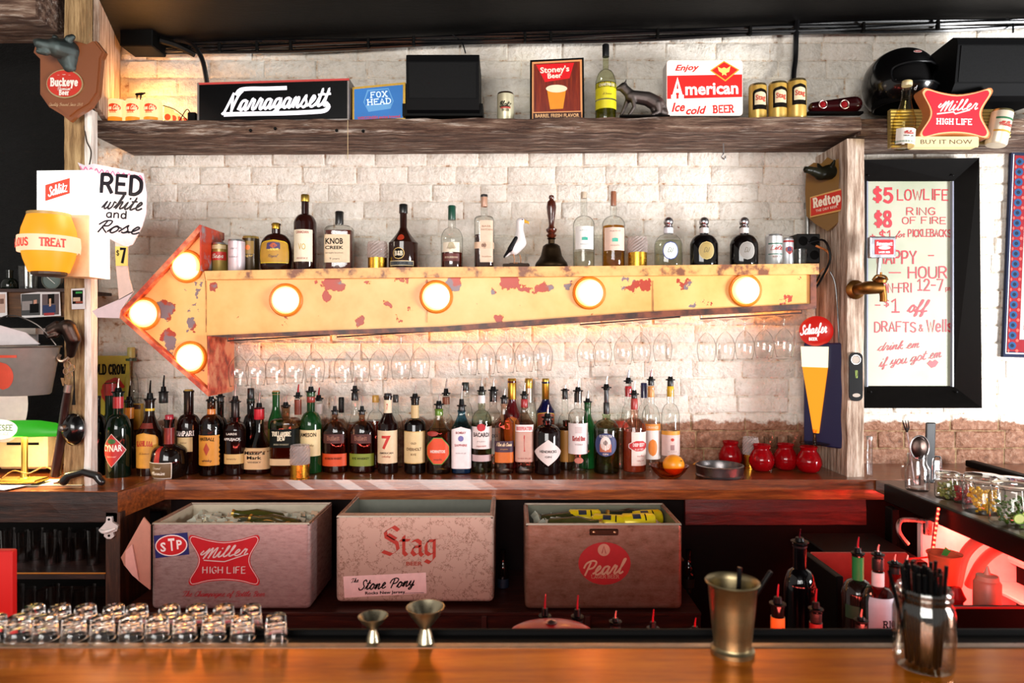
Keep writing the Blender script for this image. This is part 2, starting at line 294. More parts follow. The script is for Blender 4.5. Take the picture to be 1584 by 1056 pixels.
def ribbon(paths, wd, nib=None):
    g = G()
    for pi_, pts in enumerate(paths):
        pts = [Vector((p[0], p[1])) for p in pts]; n = len(pts)
        if n < 2: continue
        vs = []
        for i in range(n):
            if nib is not None: o = Vector((math.cos(nib), math.sin(nib))) * wd / 2
            else:
                t = (pts[min(i+1, n-1)] - pts[max(i-1, 0)])
                t = t.normalized() if t.length > 1e-9 else Vector((1, 0)); o = Vector((-t.y, t.x)) * wd / 2
                if i in (0, n-1): pts[i] = pts[i] + t * wd * (.3 if i else -.3)
                elif n > 2:
                    a = (pts[i] - pts[i-1]); b = (pts[i+1] - pts[i])
                    if a.length > 1e-9 and b.length > 1e-9: tt = a.normalized() + b.normalized(); tt = tt.normalized() if tt.length > .3 else a.normalized(); o = Vector((-tt.y, tt.x)) * wd / 2 / max(.85, math.cos(a.angle(b, 0) / 2))
            vs += [(pts[i].x + o.x, pts[i].y + o.y, 0), (pts[i].x - o.x, pts[i].y - o.y, 0)]
        vs = [(v[0], v[1], (pi_ % 7) * .03 + .05 * (k // 2) / n) for k, v in enumerate(vs)]
        g.add(vs, [(2*i+1, 2*i+3, 2*i+2, 2*i) for i in range(n-1)])
    return g
def strokes(s, style, w, h):
    """flat lettering, cap height 1, starting at x = 0; returns G in the x,y plane and its width"""
    F = SC if 'script' in style else PR; slab = 'slab' in style; x = 0; paths = []; base = 0
    wd = ((.085 if 'script' in style else .13) + ((.045 if 'script' in style else .085) if 'bold' in style else 0) - (.05 if 'fine' in style else 0)) * h
    for ch in s:
        if ch == ' ': x += 2.6; continue
        if ch not in F: ch = ch.upper() if ch.upper() in F else '-'
        gl = _g(F[ch]); mx = max(p[0] for sm, ps in gl for p in ps); j = random.uniform(-.25, .25) if 'hand' in style else 0
        for sm, ps in gl:
            q = [(x + p[0], p[1] + j, 0) for p in ps]
            if sm: q = [tuple(v) for v in smooth_pts(q, 4)]
            paths.append([(a[0] / 6, a[1] / 6) for a in q])
            if slab and not sm:
                for e in (ps[0], ps[-1]):
                    if e[1] in (0, 6, 4) and len(ps) > 1: paths.append([((x + e[0] - .8) / 6, e[1] / 6), ((x + e[0] + .8) / 6, e[1] / 6)])
        x += mx + (1.4 if F is PR or ch in 'O' else (.1 if ch.isupper() else -.1)) + (.5 if 'bold' in style else 0) + (.5 if slab else 0)
    if 'script' in style: paths = [[(a + b * .42, b) for a, b in q] for q in paths]
    xs = [a for q in paths for a, b in q]; x0, x1 = min(xs), max(xs); k = (w - wd) / max(x1 - x0, 1e-6) if w and x1 - x0 > .2 else h
    if 'fine' not in style: wd = min(wd, k * (.42 if 'bold' in style else .3))
    return ribbon([[((a - (x0 + x1) / 2) * k, (b - .5) * h) for a, b in q] for q in paths], wd, R(35) if 'nib' in style else None)
_tc = {}
def outline(s, style):
    k = (s, style)
    if k not in _tc:
        c = bpy.data.curves.new('t', 'FONT'); c.body = s; c.size = 1; c.resolution_u = 2
        c.offset = .028 if 'bold' in style else .004
        if 'ital' in style: c.shear = .35
        o = bpy.data.objects.new('t', c); col.objects.link(o); dg = bpy.context.evaluated_depsgraph_get()
        me = bpy.data.meshes.new_from_object(o.evaluated_get(dg), depsgraph=dg)
        g = G().add([(v.co.x / .73, v.co.y / .73, 0) for v in me.vertices], [tuple(p.vertices) for p in me.polygons])
        bpy.data.objects.remove(o); bpy.data.curves.remove(c); bpy.data.meshes.remove(me); _tc[k] = g
    g = _tc[k]; return G().add(g.v, g.f)
def text2d(s, style, w, h, cx=0, cy=0, rot=0, arc=0):
    """lettering of cap height h, fitted to width w, centred on cx, cy"""
    if 'sans' in style:
        g = outline(s, style); x0 = min(v.x for v in g.v); x1 = max(v.x for v in g.v); k = w / max(x1 - x0, 1e-6) if w else h
        g.map(lambda v: ((v.x - (x0 + x1) / 2) * k, (v.y - .5) * h, 0))
    else: g = strokes(s, style, w, h)
    if arc: g.map(lambda v: ((arc + v.y) * math.sin(v.x / arc), (arc + v.y) * math.cos(v.x / arc) - arc, v.z))
    if rot: c, s_ = math.cos(rot), math.sin(rot); g.map(lambda v: (v.x * c - v.y * s_, v.x * s_ + v.y * c, v.z))
    return g.map(lambda v: (v.x + cx, v.y + cy, v.z))
def poly2d(pts): return G().add([(p[0], p[1], 0) for p in pts], [tuple(range(len(pts)))])
def ell(rx, ry, cx=0, cy=0, n=28, rot=0):
    return [(cx + rx*math.cos(a)*math.cos(rot) - ry*math.sin(a)*math.sin(rot), cy + rx*math.cos(a)*math.sin(rot) + ry*math.sin(a)*math.cos(rot)) for a in [2*math.pi*i/n for i in range(n)]]
def rrect(x0, x1, y0, y1, r, n=4):
    out = []
    for cx, cy, a in ((x1-r, y1-r, 0), (x0+r, y1-r, 90), (x0+r, y0+r, 180), (x1-r, y0+r, 270)):
        out += [(cx + r*math.cos(R(a + 90*i/n)), cy + r*math.sin(R(a + 90*i/n))) for i in range(n+1)]
    return out
def face(g, y=0.0):                                    # flat x,y lettering stood up on a plate that faces the room
    return G().add([(v.x, y - v.z, v.y) for v in g.v], g.f)

# ---------------------------------------------------------------- bottles, cans, glasses
def prof_bottle(w, ys, yn, yt, nw, kind):
    r = w / 2; n = nw / 2; p = [(0, 0), (r*.86, 0), (r*.97, 1), (r, 3)]
    if kind == 'squat':
        p = [(0, 0), (r*.8, 0), (r*.93, ys*.15), (r, ys*.45), (r*.99, ys*.7), (r*.9, ys)]; k = 6
    elif kind == 'flare': p = [(0, 0), (r*.72, 0), (r*.76, 2), (r*.84, ys*.5), (r, ys*.97)]; k = 6
    elif kind == 'waist': p = [(0, 0), (r*.9, 0), (r*.93, 2), (r*.9, ys*.5), (r, ys)]; k = 6
    else: p.append((r, ys)); k = 6
    for i in range(1, k + 1):
        t = i / k
        if kind in ('slope', 'flare'): q = (1 - t) ** 1.35
        elif kind == 'square': q = math.sqrt(max(0, 1 - t**3.2)) if t < 1 else 0
        elif kind == 'cone': q = 1 - t
        else: q = .5 + .5 * math.cos(math.pi * t) if kind == 'wave' else math.sqrt(max(0, 1 - t*t))*.75 + (1-t)*.25
        p.append((n + (p[-1][0]*0 + r*(.9 if kind == 'squat' else 1) - n) * q, ys + (yn - ys) * t))
    p += [(n, yt - 3), (n * 1.12, yt - 2.6), (n * 1.12, yt)]
    return p
def rad_at(p, z):
    for (r0, z0), (r1, z1) in zip(p, p[1:]):
        if z0 <= z <= z1 and z1 > z0: return r0 + (r1 - r0) * (z - z0) / (z1 - z0)
    return p[-1][0]
def slice_x(g, step=1.6):
    xs = [v.x for v in g.v]
    if not g.f or max(max(g.v[i].x for i in f) - min(g.v[i].x for i in f) for f in g.f) < step * 1.3: return g
    bm = bmesh.new(); vs = [bm.verts.new(v) for v in g.v]
    for f in g.f:
        try: bm.faces.new([vs[i] for i in f])
        except ValueError: pass
    x = min(xs) + step
    while x < max(xs):
        bmesh.ops.bisect_plane(bm, geom=bm.verts[:] + bm.edges[:] + bm.faces[:], plane_co=(x, 0, 0), plane_no=(1, 0, 0)); x += step
    bm.verts.index_update(); out = G().add([v.co.copy() for v in bm.verts], [tuple(v.index for v in f.verts) for f in bm.faces]); bm.free(); return out
def wrap(g, p, sq, ys, off, a_c=-math.pi / 2):
    """lay flat lettering (x across, y up) round the bottle"""
    rr = max(r for r, z in p); g = slice_x(g, max(1.6, rr * .12))
    def f(v):
        a = a_c + v.x / rr; c, s = sect(a, sq, ys); r = rad_at(p, v.y) + off + v.z; return (r*c, r*s, v.y)
    return g.map(f)
def patch(z0, z1, hw, p, sq, ys, off, shape='rect', rows=None, x_c=0, a_c=-math.pi / 2):
    n = 10; rows = rows or (8 if shape == 'rect' else 14); g = G(); vs = []
    for j in range(rows + 1):
        t = j / rows; z = z0 + (z1 - z0) * t
        k = {'rect': 1, 'oval': math.sqrt(max(0, 1 - (2*t-1)**2)), 'diamond': 1 - abs(2*t-1), 'hex': min(1, .35 + 1.9*(.5-abs(t-.5))),
             'arch': 1 if t < .8 else math.sqrt(max(0, 1 - ((t-.8)/.2)**2)), 'shield': min(1, .25 + t*1.6) if t < .7 else math.sqrt(max(.02, 1-((t-.7)/.3)**2)),
             'gem': min(1, .1+.9*t/.35) if t < .35 else (1 if t < .6 else 1-.75*(t-.6)/.4), 'ragged': .94 + .06*math.sin(t*40)}[shape]
        for i in range(n + 1): vs.append((x_c + hw*k*(2*i/n - 1), z, 0))
    return wrap(g.add(vs, [(j*(n+1)+i, j*(n+1)+i+1, (j+1)*(n+1)+i+1, (j+1)*(n+1)+i) for j in range(rows) for i in range(n)]), p, sq, ys, off, a_c)
BLK = '#0b0a0a'
def pourer(par, u, z, top, r, c='#c9c4be', tip=BLK):
    """speed pourer: collar, plug and bent spout"""
    h = top - z
    obj('pourer_collar', lathe([(0, z-3), (r*.8, z-3), (r*.8, z), (r*1.35, z), (r*1.35, z+1.6), (r*.75, z+2.2), (r*.6, z+h*.35), (0, z+h*.35)], 12).scale(u), paint(tip, .35), par, smooth=True)
    obj('pourer_spout', tube([(0, 0, z+h*.3), (.2, 0, z+h*.6), (1.3, -.5, z+h)], [1.7, 1.4, .9], 8, 3).scale(u), metalm(c, .2, .15) if c != 'red' else darkglass('#b5202a', .2), par, smooth=True)
def bottle(x, w, top, sh, nk, nw, label, D=2.87, zs=.983, kind='round', sq=2, ys=1, glass=None, liquid=None, labels=(), caps=(), pour=None, name='bottle', cat='bottle', group='liquor bottles on the back counter', seg=28, basey=None, rot=0, tilt=None):
    """everything in picture rows; the bottle is built at its own size at depth D on a surface of height zs"""
    by = HY + (CZ - zs) * FX / D if basey is None else basey; u = D / FX
    t = thing(name, label, cat, P(x, by, D), group)
    if rot: t.rotation_euler.z = R(rot)
    if tilt: t.rotation_euler = tilt
    p = prof_bottle(w, by - sh, by - nk, by - top, nw, kind)
    if isinstance(glass, str) and glass.startswith('clear'):
        gm = thin('#f2f4f0', '#6f746c'); 
    elif glass and glass.startswith('thin:'): gm = thin(glass[5:12], glass[13:] or glass[5:12])
    else: gm = darkglass(glass, .12)
    obj('glass_body', lathe(p, seg, sq, ys, capt=False).scale(u), gm, t, smooth=True)
    if liquid:
        lc, ly, th = liquid; top_z = by - ly; q = [(r*.93, max(z, 1.2)) for r, z in p if z < top_z - .5]; q += [(rad_at(p, top_z)*.93, top_z), (0, top_z)]
        obj('liquid', lathe(q, seg, sq, ys).scale(u), darkglass(lc, th, None) if th < .7 else thin(lc, lc, .3), t, smooth=True)
    for lb in labels:
        y0, y1, fr, c, shape = lb[:5]; txt = lb[5] if len(lb) > 5 else []; opt = lb[6] if len(lb) > 6 else {}
        hw = fr * math.pi/2 * w/2; xc = opt.get('x', 0)
        lo = obj('label', patch(by-y1, by-y0, hw, p, sq, ys, .25, shape, x_c=xc).scale(u), paint(c, .5), t, smooth=True)
        off = .45
        if 'rim' in opt:
            obj('label_panel', patch(by-y1+1.2, by-y0-1.2, hw-1.3, p, sq, ys, .42, shape, x_c=xc).scale(u), paint(opt['rim'], .5), lo, smooth=True); off = .62
        for (s, yc, tw, th_, tc, st) in [q[:6] for q in txt]:
            if 'slab' in st and th_ < 5.6: st = 'sans bold'
            gt = text2d(s, st, tw, th_, xc, by - yc, arc=opt.get('arc', 0)); obj('lettering', wrap(gt, p, sq, ys, off).scale(u), paint(tc, .5), lo)
        for (sy, sw, shh, scc, sshape) in opt.get('spots', []):
            obj('emblem', patch(by-sy-shh/2, by-sy+shh/2, sw/2, p, sq, ys, off+.05, sshape, 10, x_c=xc+opt.get('sx', 0)).scale(u), paint(scc, .45), lo, smooth=True)
        off2 = off
    for cp in caps:
        y0, y1, cw, cc = cp[:4]; mt = metalm(cc, .25, .2) if len(cp) > 4 and cp[4] == 'm' else (thin(cc, cc) if len(cp) > 4 and cp[4] == 'g' else paint(cc, .35, 0, .2)); r = cw / 2
        nm = 'cap' if y0 <= top + 1 else 'neck_band'
        if len(cp) > 5: nm = cp[5]
        obj(nm, lathe([(0, by-y1), (r, by-y1), (r*1.02, by-y1+.6), (r*1.02, by-y0-1), (r*.88, by-y0), (0, by-y0)] if nm == 'cap' else
            [(max(rad_at(p, by-y1)+.15, 0), by-y1), (r, by-y1+.2), (r, by-y0-.2), (rad_at(p, by-y0)+.15, by-y0)], 20, sq if nm != 'cap' and sq > 3 and False else 2, 1).scale(u), mt, t, smooth=True)
    if pour: pourer(t, u, by - pour[1], by - pour[0], nw/2, *(pour[2:]))
    return t
def can(x, w, top, label, color, D=2.85, zs=.983, texts=(), spots=(), metal='#c8c8c8', group=None, name='beer_can', basey=None, lit=None, tilt=None, body_m=None, taper=0):
    by = HY + (CZ - zs) * FX / D if basey is None else basey; u = D/FX; t = thing(name, label, 'can', P(x, by, D), group)
    if tilt: t.rotation_euler = tilt
    h = by - top; r = w/2; p = [(0, 0), (r*.9, 0), (r, h*.05), (r, h*.94), (r*(.93-taper), h*.985), (r*(.93-taper), h)]
    bm_ = body_m or (glow(*lit) if lit else paint(color, .3, .25))
    obj('can_body', lathe(p[:4], 24).scale(u), bm_, t, smooth=True)
    obj('lid', lathe([(r, h*.94), (r*(.95-taper), h*.985), (r*(.93-taper), h), (r*(.86-taper), h-.6), (0, h-.6)], 24).scale(u), metalm(metal, .3, .1) if not lit else glow('#ffd9a0', 1.0), t, smooth=True)
    for (yc, sw, shh, c, shp) in spots:
        obj('badge', patch(by-yc-shh/2, by-yc+shh/2, sw/2, p, 2, 1, .2 + .12*spots.index((yc, sw, shh, c, shp)), shp).scale(u), paint(c, .45) if not lit else glow(c, lit[1]*.8), t, smooth=True)
    for (s, yc, tw, th_, tc, st) in texts:
        obj('lettering', wrap(text2d(s, st, tw, th_, 0, by-yc), p, 2, 1, .75).scale(u), paint(tc, .5) if not lit else glow(tc, lit[1]), t)
    return t
# ================================================================ the room
def wall_material(name, brick):
    m, nt, b = newmat(name); co = coords(nt, (1, 1, 1), 'Object' if not brick else 'Object')
    geo = N(nt, 'ShaderNodeNewGeometry'); pos = geo.outputs['Position']
    sp = N(nt, 'ShaderNodeSeparateXYZ'); L(nt, pos, sp.inputs[0])
    n1 = noise_n(nt, pos, 9, 5, .6); n2 = noise_n(nt, pos, 42, 6, .65); n3 = noise_n(nt, pos, 2.3, 3, .5)
    # painted white above a ragged line, bare brick under it
    add = N(nt, 'ShaderNodeMath', operation='MULTIPLY_ADD'); L(nt, n1.outputs[0], add.inputs[0]); add.inputs[1].default_value = .13; L(nt, sp.outputs[2], add.inputs[2])
    low = N(nt, 'ShaderNodeMapRange'); low.inputs[1].default_value = 1.232; low.inputs[2].default_value = 1.244; L(nt, add.outputs[0], low.inputs[0])
    white = ramp(nt, n2.outputs[0], [(.28, '#cdbba8'), (.40, '#e2d8ca'), (.62, '#ece4d9')] if brick else [(.33, '#9a6a48'), (.40, '#d0b69c'), (.52, '#e2d8ca')])
    chip = ramp(nt, n1.outputs[0], [(.0, '#000000'), (.73, '#000000'), (.75, '#ffffff')])
    tan = ramp(nt, n2.outputs[0], [(.3, '#6a4430'), (.5, '#94644a'), (.68, '#b08a72')] if brick else [(.3, '#6b5234'), (.6, '#a88a62')])
    mxc = N(nt, 'ShaderNodeMix', data_type='RGBA'); L(nt, chip.outputs[0], mxc.inputs[0]); L(nt, white.outputs[0], mxc.inputs[6]); L(nt, tan.outputs[0], mxc.inputs[7])
    mx = N(nt, 'ShaderNodeMix', data_type='RGBA'); L(nt, low.outputs[0], mx.inputs[0]); L(nt, tan.outputs[0], mx.inputs[6]); L(nt, mxc.outputs[2], mx.inputs[7])
    L(nt, mx.outputs[2], b.inputs['Base Color']); b.inputs['Roughness'].default_value = .55 if brick else .7
    ad2 = N(nt, 'ShaderNodeMath', operation='MULTIPLY_ADD'); L(nt, n1.outputs[0], ad2.inputs[0]); ad2.inputs[1].default_value = 1.6; L(nt, n2.outputs[0], ad2.inputs[2])
    bump(nt, b, ad2.outputs[0], .75, .016); return m
MW, MM = wall_material('painted_brick', True), wall_material('painted_mortar', False)
WY = 3.08
wall = struct('wall_back', box(-1.87, 3.6, WY, WY + .12, 0, 3.3), MM, label='back wall of brick, white paint over bare brick')
BL, BH = .233, .0795
bricks = []
for q in range(10):                                    # ten slightly different bricks, shared by all
    nx, nz = 7, 3; g = G(); vs = []
    for j in range(nz + 1):
        for i in range(nx + 1):
            fx, fz = i / nx, j / nz; e = min(fx, 1-fx) * nx; ez = min(fz, 1-fz) * nz
            d = .0058 * (1 if e > .5 and ez > .5 else 0) + noise.noise(Vector((fx*4 + q*7, fz*2, q))) * .0035 * (1 if e > .5 and ez > .5 else .2)
            jx = (noise.noise(Vector((q*3.1, fz*3, 5))) * .004) if e < .5 else 0; jz = (noise.noise(Vector((fx*5, q*2.3, 9))) * .004) if ez < .5 else 0
            px = (fx - .5) * (BL - .006); pz = (fz - .5) * (BH - .004)
            if .5 < e < 1.5: px = math.copysign(BL/2 - .0085, px)
            if .5 < ez < 1.5: pz = math.copysign(BH/2 - .0085, pz)
            vs.append((px + jx, -d, pz + jz))
    fs = [(j*(nx+1)+i, j*(nx+1)+i+1, (j+1)*(nx+1)+i+1, (j+1)*(nx+1)+i) for j in range(nz) for i in range(nx)]
    bricks.append(mesh_from('brick', g.add(vs, fs), MW, True))
    bricks[-1].polygons.foreach_set('use_smooth', [True]*len(bricks[-1].polygons))
spots = []
for rz in range(-3, 42):
    z = .93 + rz * BH
    edge = -1.98 + (.5 * BL if rz % 2 else 0) + random.uniform(-.02, .02)
    while edge < 3.4:
        wk = random.choice((1, 1, 1.02, .97, .93, 1.05, .5 if random.random() < .12 else .99)); x = edge + BL * wk / 2; edge += BL * wk
        if x - BL * wk / 2 < -1.865 or z > 3.0 or z < .5: continue
        px, py = CX + x * FX / WY, HY - (z - CZ) * FX / WY; hid = 0
        if 200 < px < 1260 and 425 < py < 490: hid = 1
        if 1350 < px < 1500 and 260 < py < 600: hid = 1
        if py > 735 or py < 45 or px > 1600 or (py > 670 and px < 1040): hid = 1
        if 200 < px < 1330 and 190 < py < 225: hid = 1
        if (315 < px < 530 or 640 < px < 730) and 120 < py < 185: hid = 1
        spots.append((hid, random.random() if hid else -1 / (1 + abs(py - 350)), x, z, wk))
spots.sort(); rest = G()
for i, (hd, _, x, z, wk) in enumerate(spots):
    me = bricks[random.randrange(10)]; dy = WY - .0005 - random.uniform(-.001, .002) ; tl = random.uniform(-.006, .006)
    if i < 300:
        o = bpy.data.objects.new('brick', me); col.objects.link(o); o.parent = wall; o.location = (x, dy, z); o.rotation_euler = (0, tl, 0); o.scale = (wk, 1, random.uniform(.97, 1.02))
    else: rest.join(G().add([v.co for v in me.vertices], [tuple(p.vertices) for p in me.polygons]), Matrix.Translation((x, dy, z)) @ Matrix.Rotation(tl, 4, 'Y') @ Matrix.Scale(wk, 4, (1, 0, 0)))
ro = obj('bricks_beyond', rest, MW, wall, smooth=True); ro['kind'] = 'stuff'

M_BEAM = wood('weathered_timber', [(.30, '#1d110b'), (.44, '#4a3022'), (.56, '#755a49'), (.7, '#a8927f')], (1.0, 10, 10), 5, .8, .9, dist=.02, patches=('#6a5548', '#d2c4b6'))
M_POST = wood('whitewashed_timber', [(.28, '#5a4334'), (.42, '#8f7562'), (.55, '#bda794'), (.7, '#dccfc2')], (10, 10, 1.1), 5, .8, .8, dist=.012)
M_POSTL = wood('yellowed_timber', [(.28, '#4a321c'), (.45, '#8a6a42'), (.62, '#b9986a'), (.75, '#d6bf98')], (12, 12, 1.1), 5, .8, .8, dist=.012)
M_WSTR = wood('bright_whitewash', [(.25, '#8a7868'), (.4, '#c8bcb0'), (.6, '#e8e2da')], (10, 10, 1.1), 5, .8, .6, dist=.008)
M_TOP = wood('varnished_counter', [(.30, '#3f1c0c'), (.48, '#6f3717'), (.62, '#8f4c20'), (.8, '#a9602c')], (1.1, 12, 12), 5, .28, .12, .5, .004)
M_BAR = wood('varnished_bar_top', [(.30, '#924c0a'), (.48, '#b8660e'), (.66, '#cc7c18')], (1.0, 9, 9), 4, .27, .04, .2, .002)
_b = M_BAR.node_tree.nodes['Principled BSDF']; _b.inputs['Specular Tint'].default_value = (1, .55, .16, 1); _b.inputs['IOR'].default_value = 1.7; _b.inputs['Metallic'].default_value = .42; _b.inputs['Coat Tint'].default_value = (1, .7, .35, 1)
M_DARKW = wood('dark_wood', [(.3, '#0d0604'), (.5, '#2a140c'), (.7, '#4a2a1a')], (1.2, 10, 10), 5, .5, .4)
M_DARKV = wood('dark_wood_upright', [(.3, '#1a0d07'), (.5, '#3c2214'), (.7, '#5f3a24')], (10, 10, 1.2), 5, .5, .4)
M_BLACK = paint('#0a0908', .5); M_RUB = paint('#0c0b0b', .6)
m_, nt_, b_ = newmat('black_soffit_paint'); n_ = noise_n(nt_, coords(nt_, (1, 3, 3)), 5, 6, .7)
L(nt_, ramp(nt_, n_.outputs[0], [(.3, '#030202'), (.66, '#090706'), (.8, '#1c120d')]).outputs[0], b_.inputs['Base Color']); b_.inputs['Roughness'].default_value = .55; b_.inputs['Specular IOR Level'].default_value = .25; bump(nt_, b_, n_.outputs[0], .3, .01)
M_SOFF = m_
def rough_plank(x0, x1, y0, y1, z0, z1, nx=60, amp=.004, z_slope=0, seed=0):
    """a sawn timber with worn, wandering edges"""
    g = G(); vs = []; sec = [(y0, z0), (y0, z0*.5+z1*.5), (y0 + .006, z1), (y1, z1), (y1, z0)]; k = len(sec)
    for i in range(nx + 1):
        x = x0 + (x1 - x0) * i / nx
        for j, (y, z) in enumerate(sec):
            a = amp if j < 3 else amp * .2
            vs.append((x, y + noise.noise(Vector((x*9, j*7.3, seed))) * a, z + noise.noise(Vector((x*11, j*3.7, seed+4))) * a + (x - x0) * z_slope))
    fs = [(i*k+(j+1) % k, i*k+j, (i+1)*k+j, (i+1)*k+(j+1) % k) for i in range(nx) for j in range(k)]
    return g.add(vs, fs + [tuple(range(k)), tuple(nx*k + j for j in range(k-1, -1, -1))])

# ceiling, floor, side walls
struct('ceiling', box(-1.76, 3.6, -3.2, WY + .1, 2.915, 3.05).map(lambda v: (v.x, v.y, v.z + v.x * .031)), M_SOFF, label='black painted ceiling over the bar')
struct('floor', box(-3.6, 3.6, -3.2, 4.2, -.06, 0), paint('#3a2a20', .6), label='dark floor')
struct('trim_1', box(-1.84, -1.76, .6, WY, 2.84, 2.96), M_POST, label='whitewashed timber edging of the black ceiling')
MLW = wall_material('wall_black_m', True)
m2, nt2, b2 = newmat('black_painted_masonry'); n2_ = noise_n(nt2, coords(nt2, (1, 1, 2)), 14, 7, .75)
L(nt2, ramp(nt2, n2_.outputs[0], [(.3, '#010101'), (.62, '#050403'), (.72, '#2a2218')]).outputs[0], b2.inputs['Base Color']); b2.inputs['Roughness'].default_value = .5; b2.inputs['Specular IOR Level'].default_value = .2; bump(nt2, b2, n2_.outputs[0], .8, .02)
struct('wall_left', box(-3.2, -1.87, 3.02, 3.10, 0, 3.3), m2, label='black painted wall in the corner beyond the left post')
struct('wall_side', box(-1.90, -1.865, 2.92, WY, .98, 2.40), M_POST, label='whitewashed boards closing the wall beside the left post')
# beams and posts
struct('trim_2', rough_plank(-2.9, -1.74, 2.49, 2.72, 2.722, 2.98, 30, .008), M_BEAM, label='rough beam across the top left corner')
def rough_post(x0, x1, y0, y1, z0, z1, m, nm, lb, amp=.003):
    g = rough_plank(z0, z1, y0, y1, x0, x1, 70, amp, seed=x0*3); g.map(lambda v: (v.z, v.y, v.x)); g.f = [f[::-1] for f in g.f]
    o = obj(nm, g, m); o['kind'] = 'structure'; o['label'] = lb; return o
_q = [(-1.622, 2.645), (-1.60, 2.645), (-1.765, WY), (-1.787, WY)]
struct('trim_4', G().add([(a, b, 2.44) for a, b in _q] + [(a, b, 2.86) for a, b in _q], [(3,2,1,0), (4,5,6,7), (0,1,5,4), (1,2,6,5), (2,3,7,6), (3,0,4,7)]), M_POST, label='whitewashed board slanting back above the shelf end')
rough_post(-1.625, -1.603, 2.595, 2.640, .985, 2.42, M_WSTR, 'white_strip', 'narrow whitewashed strip along the right edge of the left post')
rough_post(-1.705, -1.625, 2.60, 2.645, .972, 2.95, M_POSTL, 'timber_post', 'yellowed timber post at the left end of the back bar')
rough_post(1.365, 1.437, 2.78, 3.07, .972, 2.36, M_POST, 'timber_post', 'whitewashed rough timber post between arrow sign and mirror')
# upper shelf
sh = obj('upper_shelf', rough_plank(-1.70, 1.41, 2.755, 3.072, 2.368, 2.428, 90, .007, .005), M_BEAM)
tag(sh, 'long weathered timber shelf high on the brick wall, full of lit signs', 'shelf')
sh2 = obj('upper_shelf', rough_plank(1.41, 2.7, 2.76, 3.072, 2.372, 2.434, 40, .006, .004, 5), M_BEAM)
tag(sh2, 'reddish weathered timber shelf above the framed mirror', 'shelf')
for nx_ in (388, 426, 521, 562):                        # old nail holes
    obj('nail_hole', lathe([(0, 0), (.006, .001), (.007, .003)], 8).map(lambda v: (v.x, -v.z*1.0, v.y)), M_BLACK, sh, P(nx_, 205 - (nx_ % 7), 2.75))
# back bar counter with its apron, lower ledge and dark back
bc = obj('back_counter', rough_plank(P(255, 0, 2.72).x, 2.6, 2.72, 3.072, .905, .983, 60, .0015), M_TOP)
tag(bc, 'long varnished brown wood counter carrying the bottles under the arrow', 'counter')
c2 = obj('side_counter', G().join(bbox(1.446, 2.02, .9, 2.715, .938, .983, .003)), wood('side_counter_wood', [(.3, '#2c1a12'), (.5, '#5a4034'), (.7, '#7b5f50')], (10, 1.2, 10), 5, .35, .1, .3))
tag(c2, 'brown side counter running forward at the right, fruit jars on it', 'counter')
obj('counter_edge', bbox(1.432, 1.452, .9, 2.63, .922, .988, .003), paint('#1a100c', .4), c2)
obj('edge_strip', bbox(1.99, 2.03, .9, 3.0, .9845, 1.012, .004), M_RUB, c2)
c3 = obj('drink_ledge', bbox(2.03, 2.9, .9, 2.715, .90, .985, .003), paint('#4b4148', .25, 0, .4)); tag(c3, 'purplish grey glossy ledge beyond the black rubber strip', 'counter')
c4 = obj('left_counter', rough_plank(-2.7, P(182, 0, 2.50).x, 2.50, 3.0, .905, .983, 30, .005), M_DARKW); tag(c4, 'deep left counter with a split dark front edge, lamp and papers on it', 'counter')
lt = P(182, 0, 2.5).x; rt = P(255, 0, 2.72).x
obj('counter_top', box(-2.7, lt, 2.505, 3.0, .9835, .9865), M_TOP, c4)
wd = G().add([(lt, 2.5, .983), (rt, 2.72, .983), (rt, 3.0, .983), (lt, 3.0, .983), (lt, 2.5, .885), (rt, 2.72, .905), (rt, 3.0, .905), (lt, 3.0, .885)], [(0,1,2,3), (7,6,5,4), (4,5,1,0), (5,6,2,1), (6,7,3,2), (7,4,0,3)])
obj('angled_corner', wd, M_TOP, c4)
struct('trim_3', box(P(255,0,2.75).x, 1.9, 2.80, 2.83, .0, .905), paint('#160504', .5), label='dark panel put in for the shade under the back counter')  # near-black sheet standing in for the shade below the counter
st_ = obj('speed_ledge', G().join(bbox(P(180, 0, 2.36).x, P(1085, 0, 2.36).x, 2.36, 2.80, .588, .600, .002)).join(bbox(P(180,0,2.36).x, P(1085,0,2.36).x, 2.365, 2.385, .50, .588, .002)), wood('ledge_wood', [(.3, '#160705'), (.55, '#33120b'), (.75, '#51220f')], (1.2, 10, 10), 5, .35, .2))
tag(st_, 'low dark red wood ledge carrying the three metal coolers', 'ledge')
for x_ in (560, 745, 905): obj('bracket', bbox(P(x_,0,2.36).x, P(x_+8,0,2.36).x, 2.352, 2.364, .46, .59, .002), paint('#3a140b', .5), st_)
rb = obj('red_apron_board', rough_plank(P(1060,0,2.74).x, 1.42, 2.735, 2.76, .80, .905, 20, .002), wood('red_board', [(.3, '#2a0503'), (.6, '#5c0f08')], (1.2, 9, 9), 5, .4, .3)); tag(rb, 'dark red board under the counter right of the coolers', 'board')
# front bar
BZ = 1.070
bar = obj('bar_counter', box(-2.2, 2.2, .35, 1.062, BZ-.045, BZ), M_BAR); tag(bar, 'glossy golden brown wooden bar top across the front', 'counter')
obj('metal_strip', bbox(-2.2, 2.2, 1.062, 1.078, BZ-.03, BZ+.0015, .001), metalm('#a09080', .25, .2), bar)
obj('rubber_rail', G().join(bbox(-2.2, 2.2, 1.078, 1.128, BZ-.03, BZ-.006, .002)).join(bbox(-2.2, 2.2, 1.122, 1.132, BZ-.03, BZ+.002, .002)), M_RUB, bar)
struct('wall_front', box(-2.2, 2.2, .60, .64, 0, BZ-.045), M_DARKV, label='panelled front of the bar')

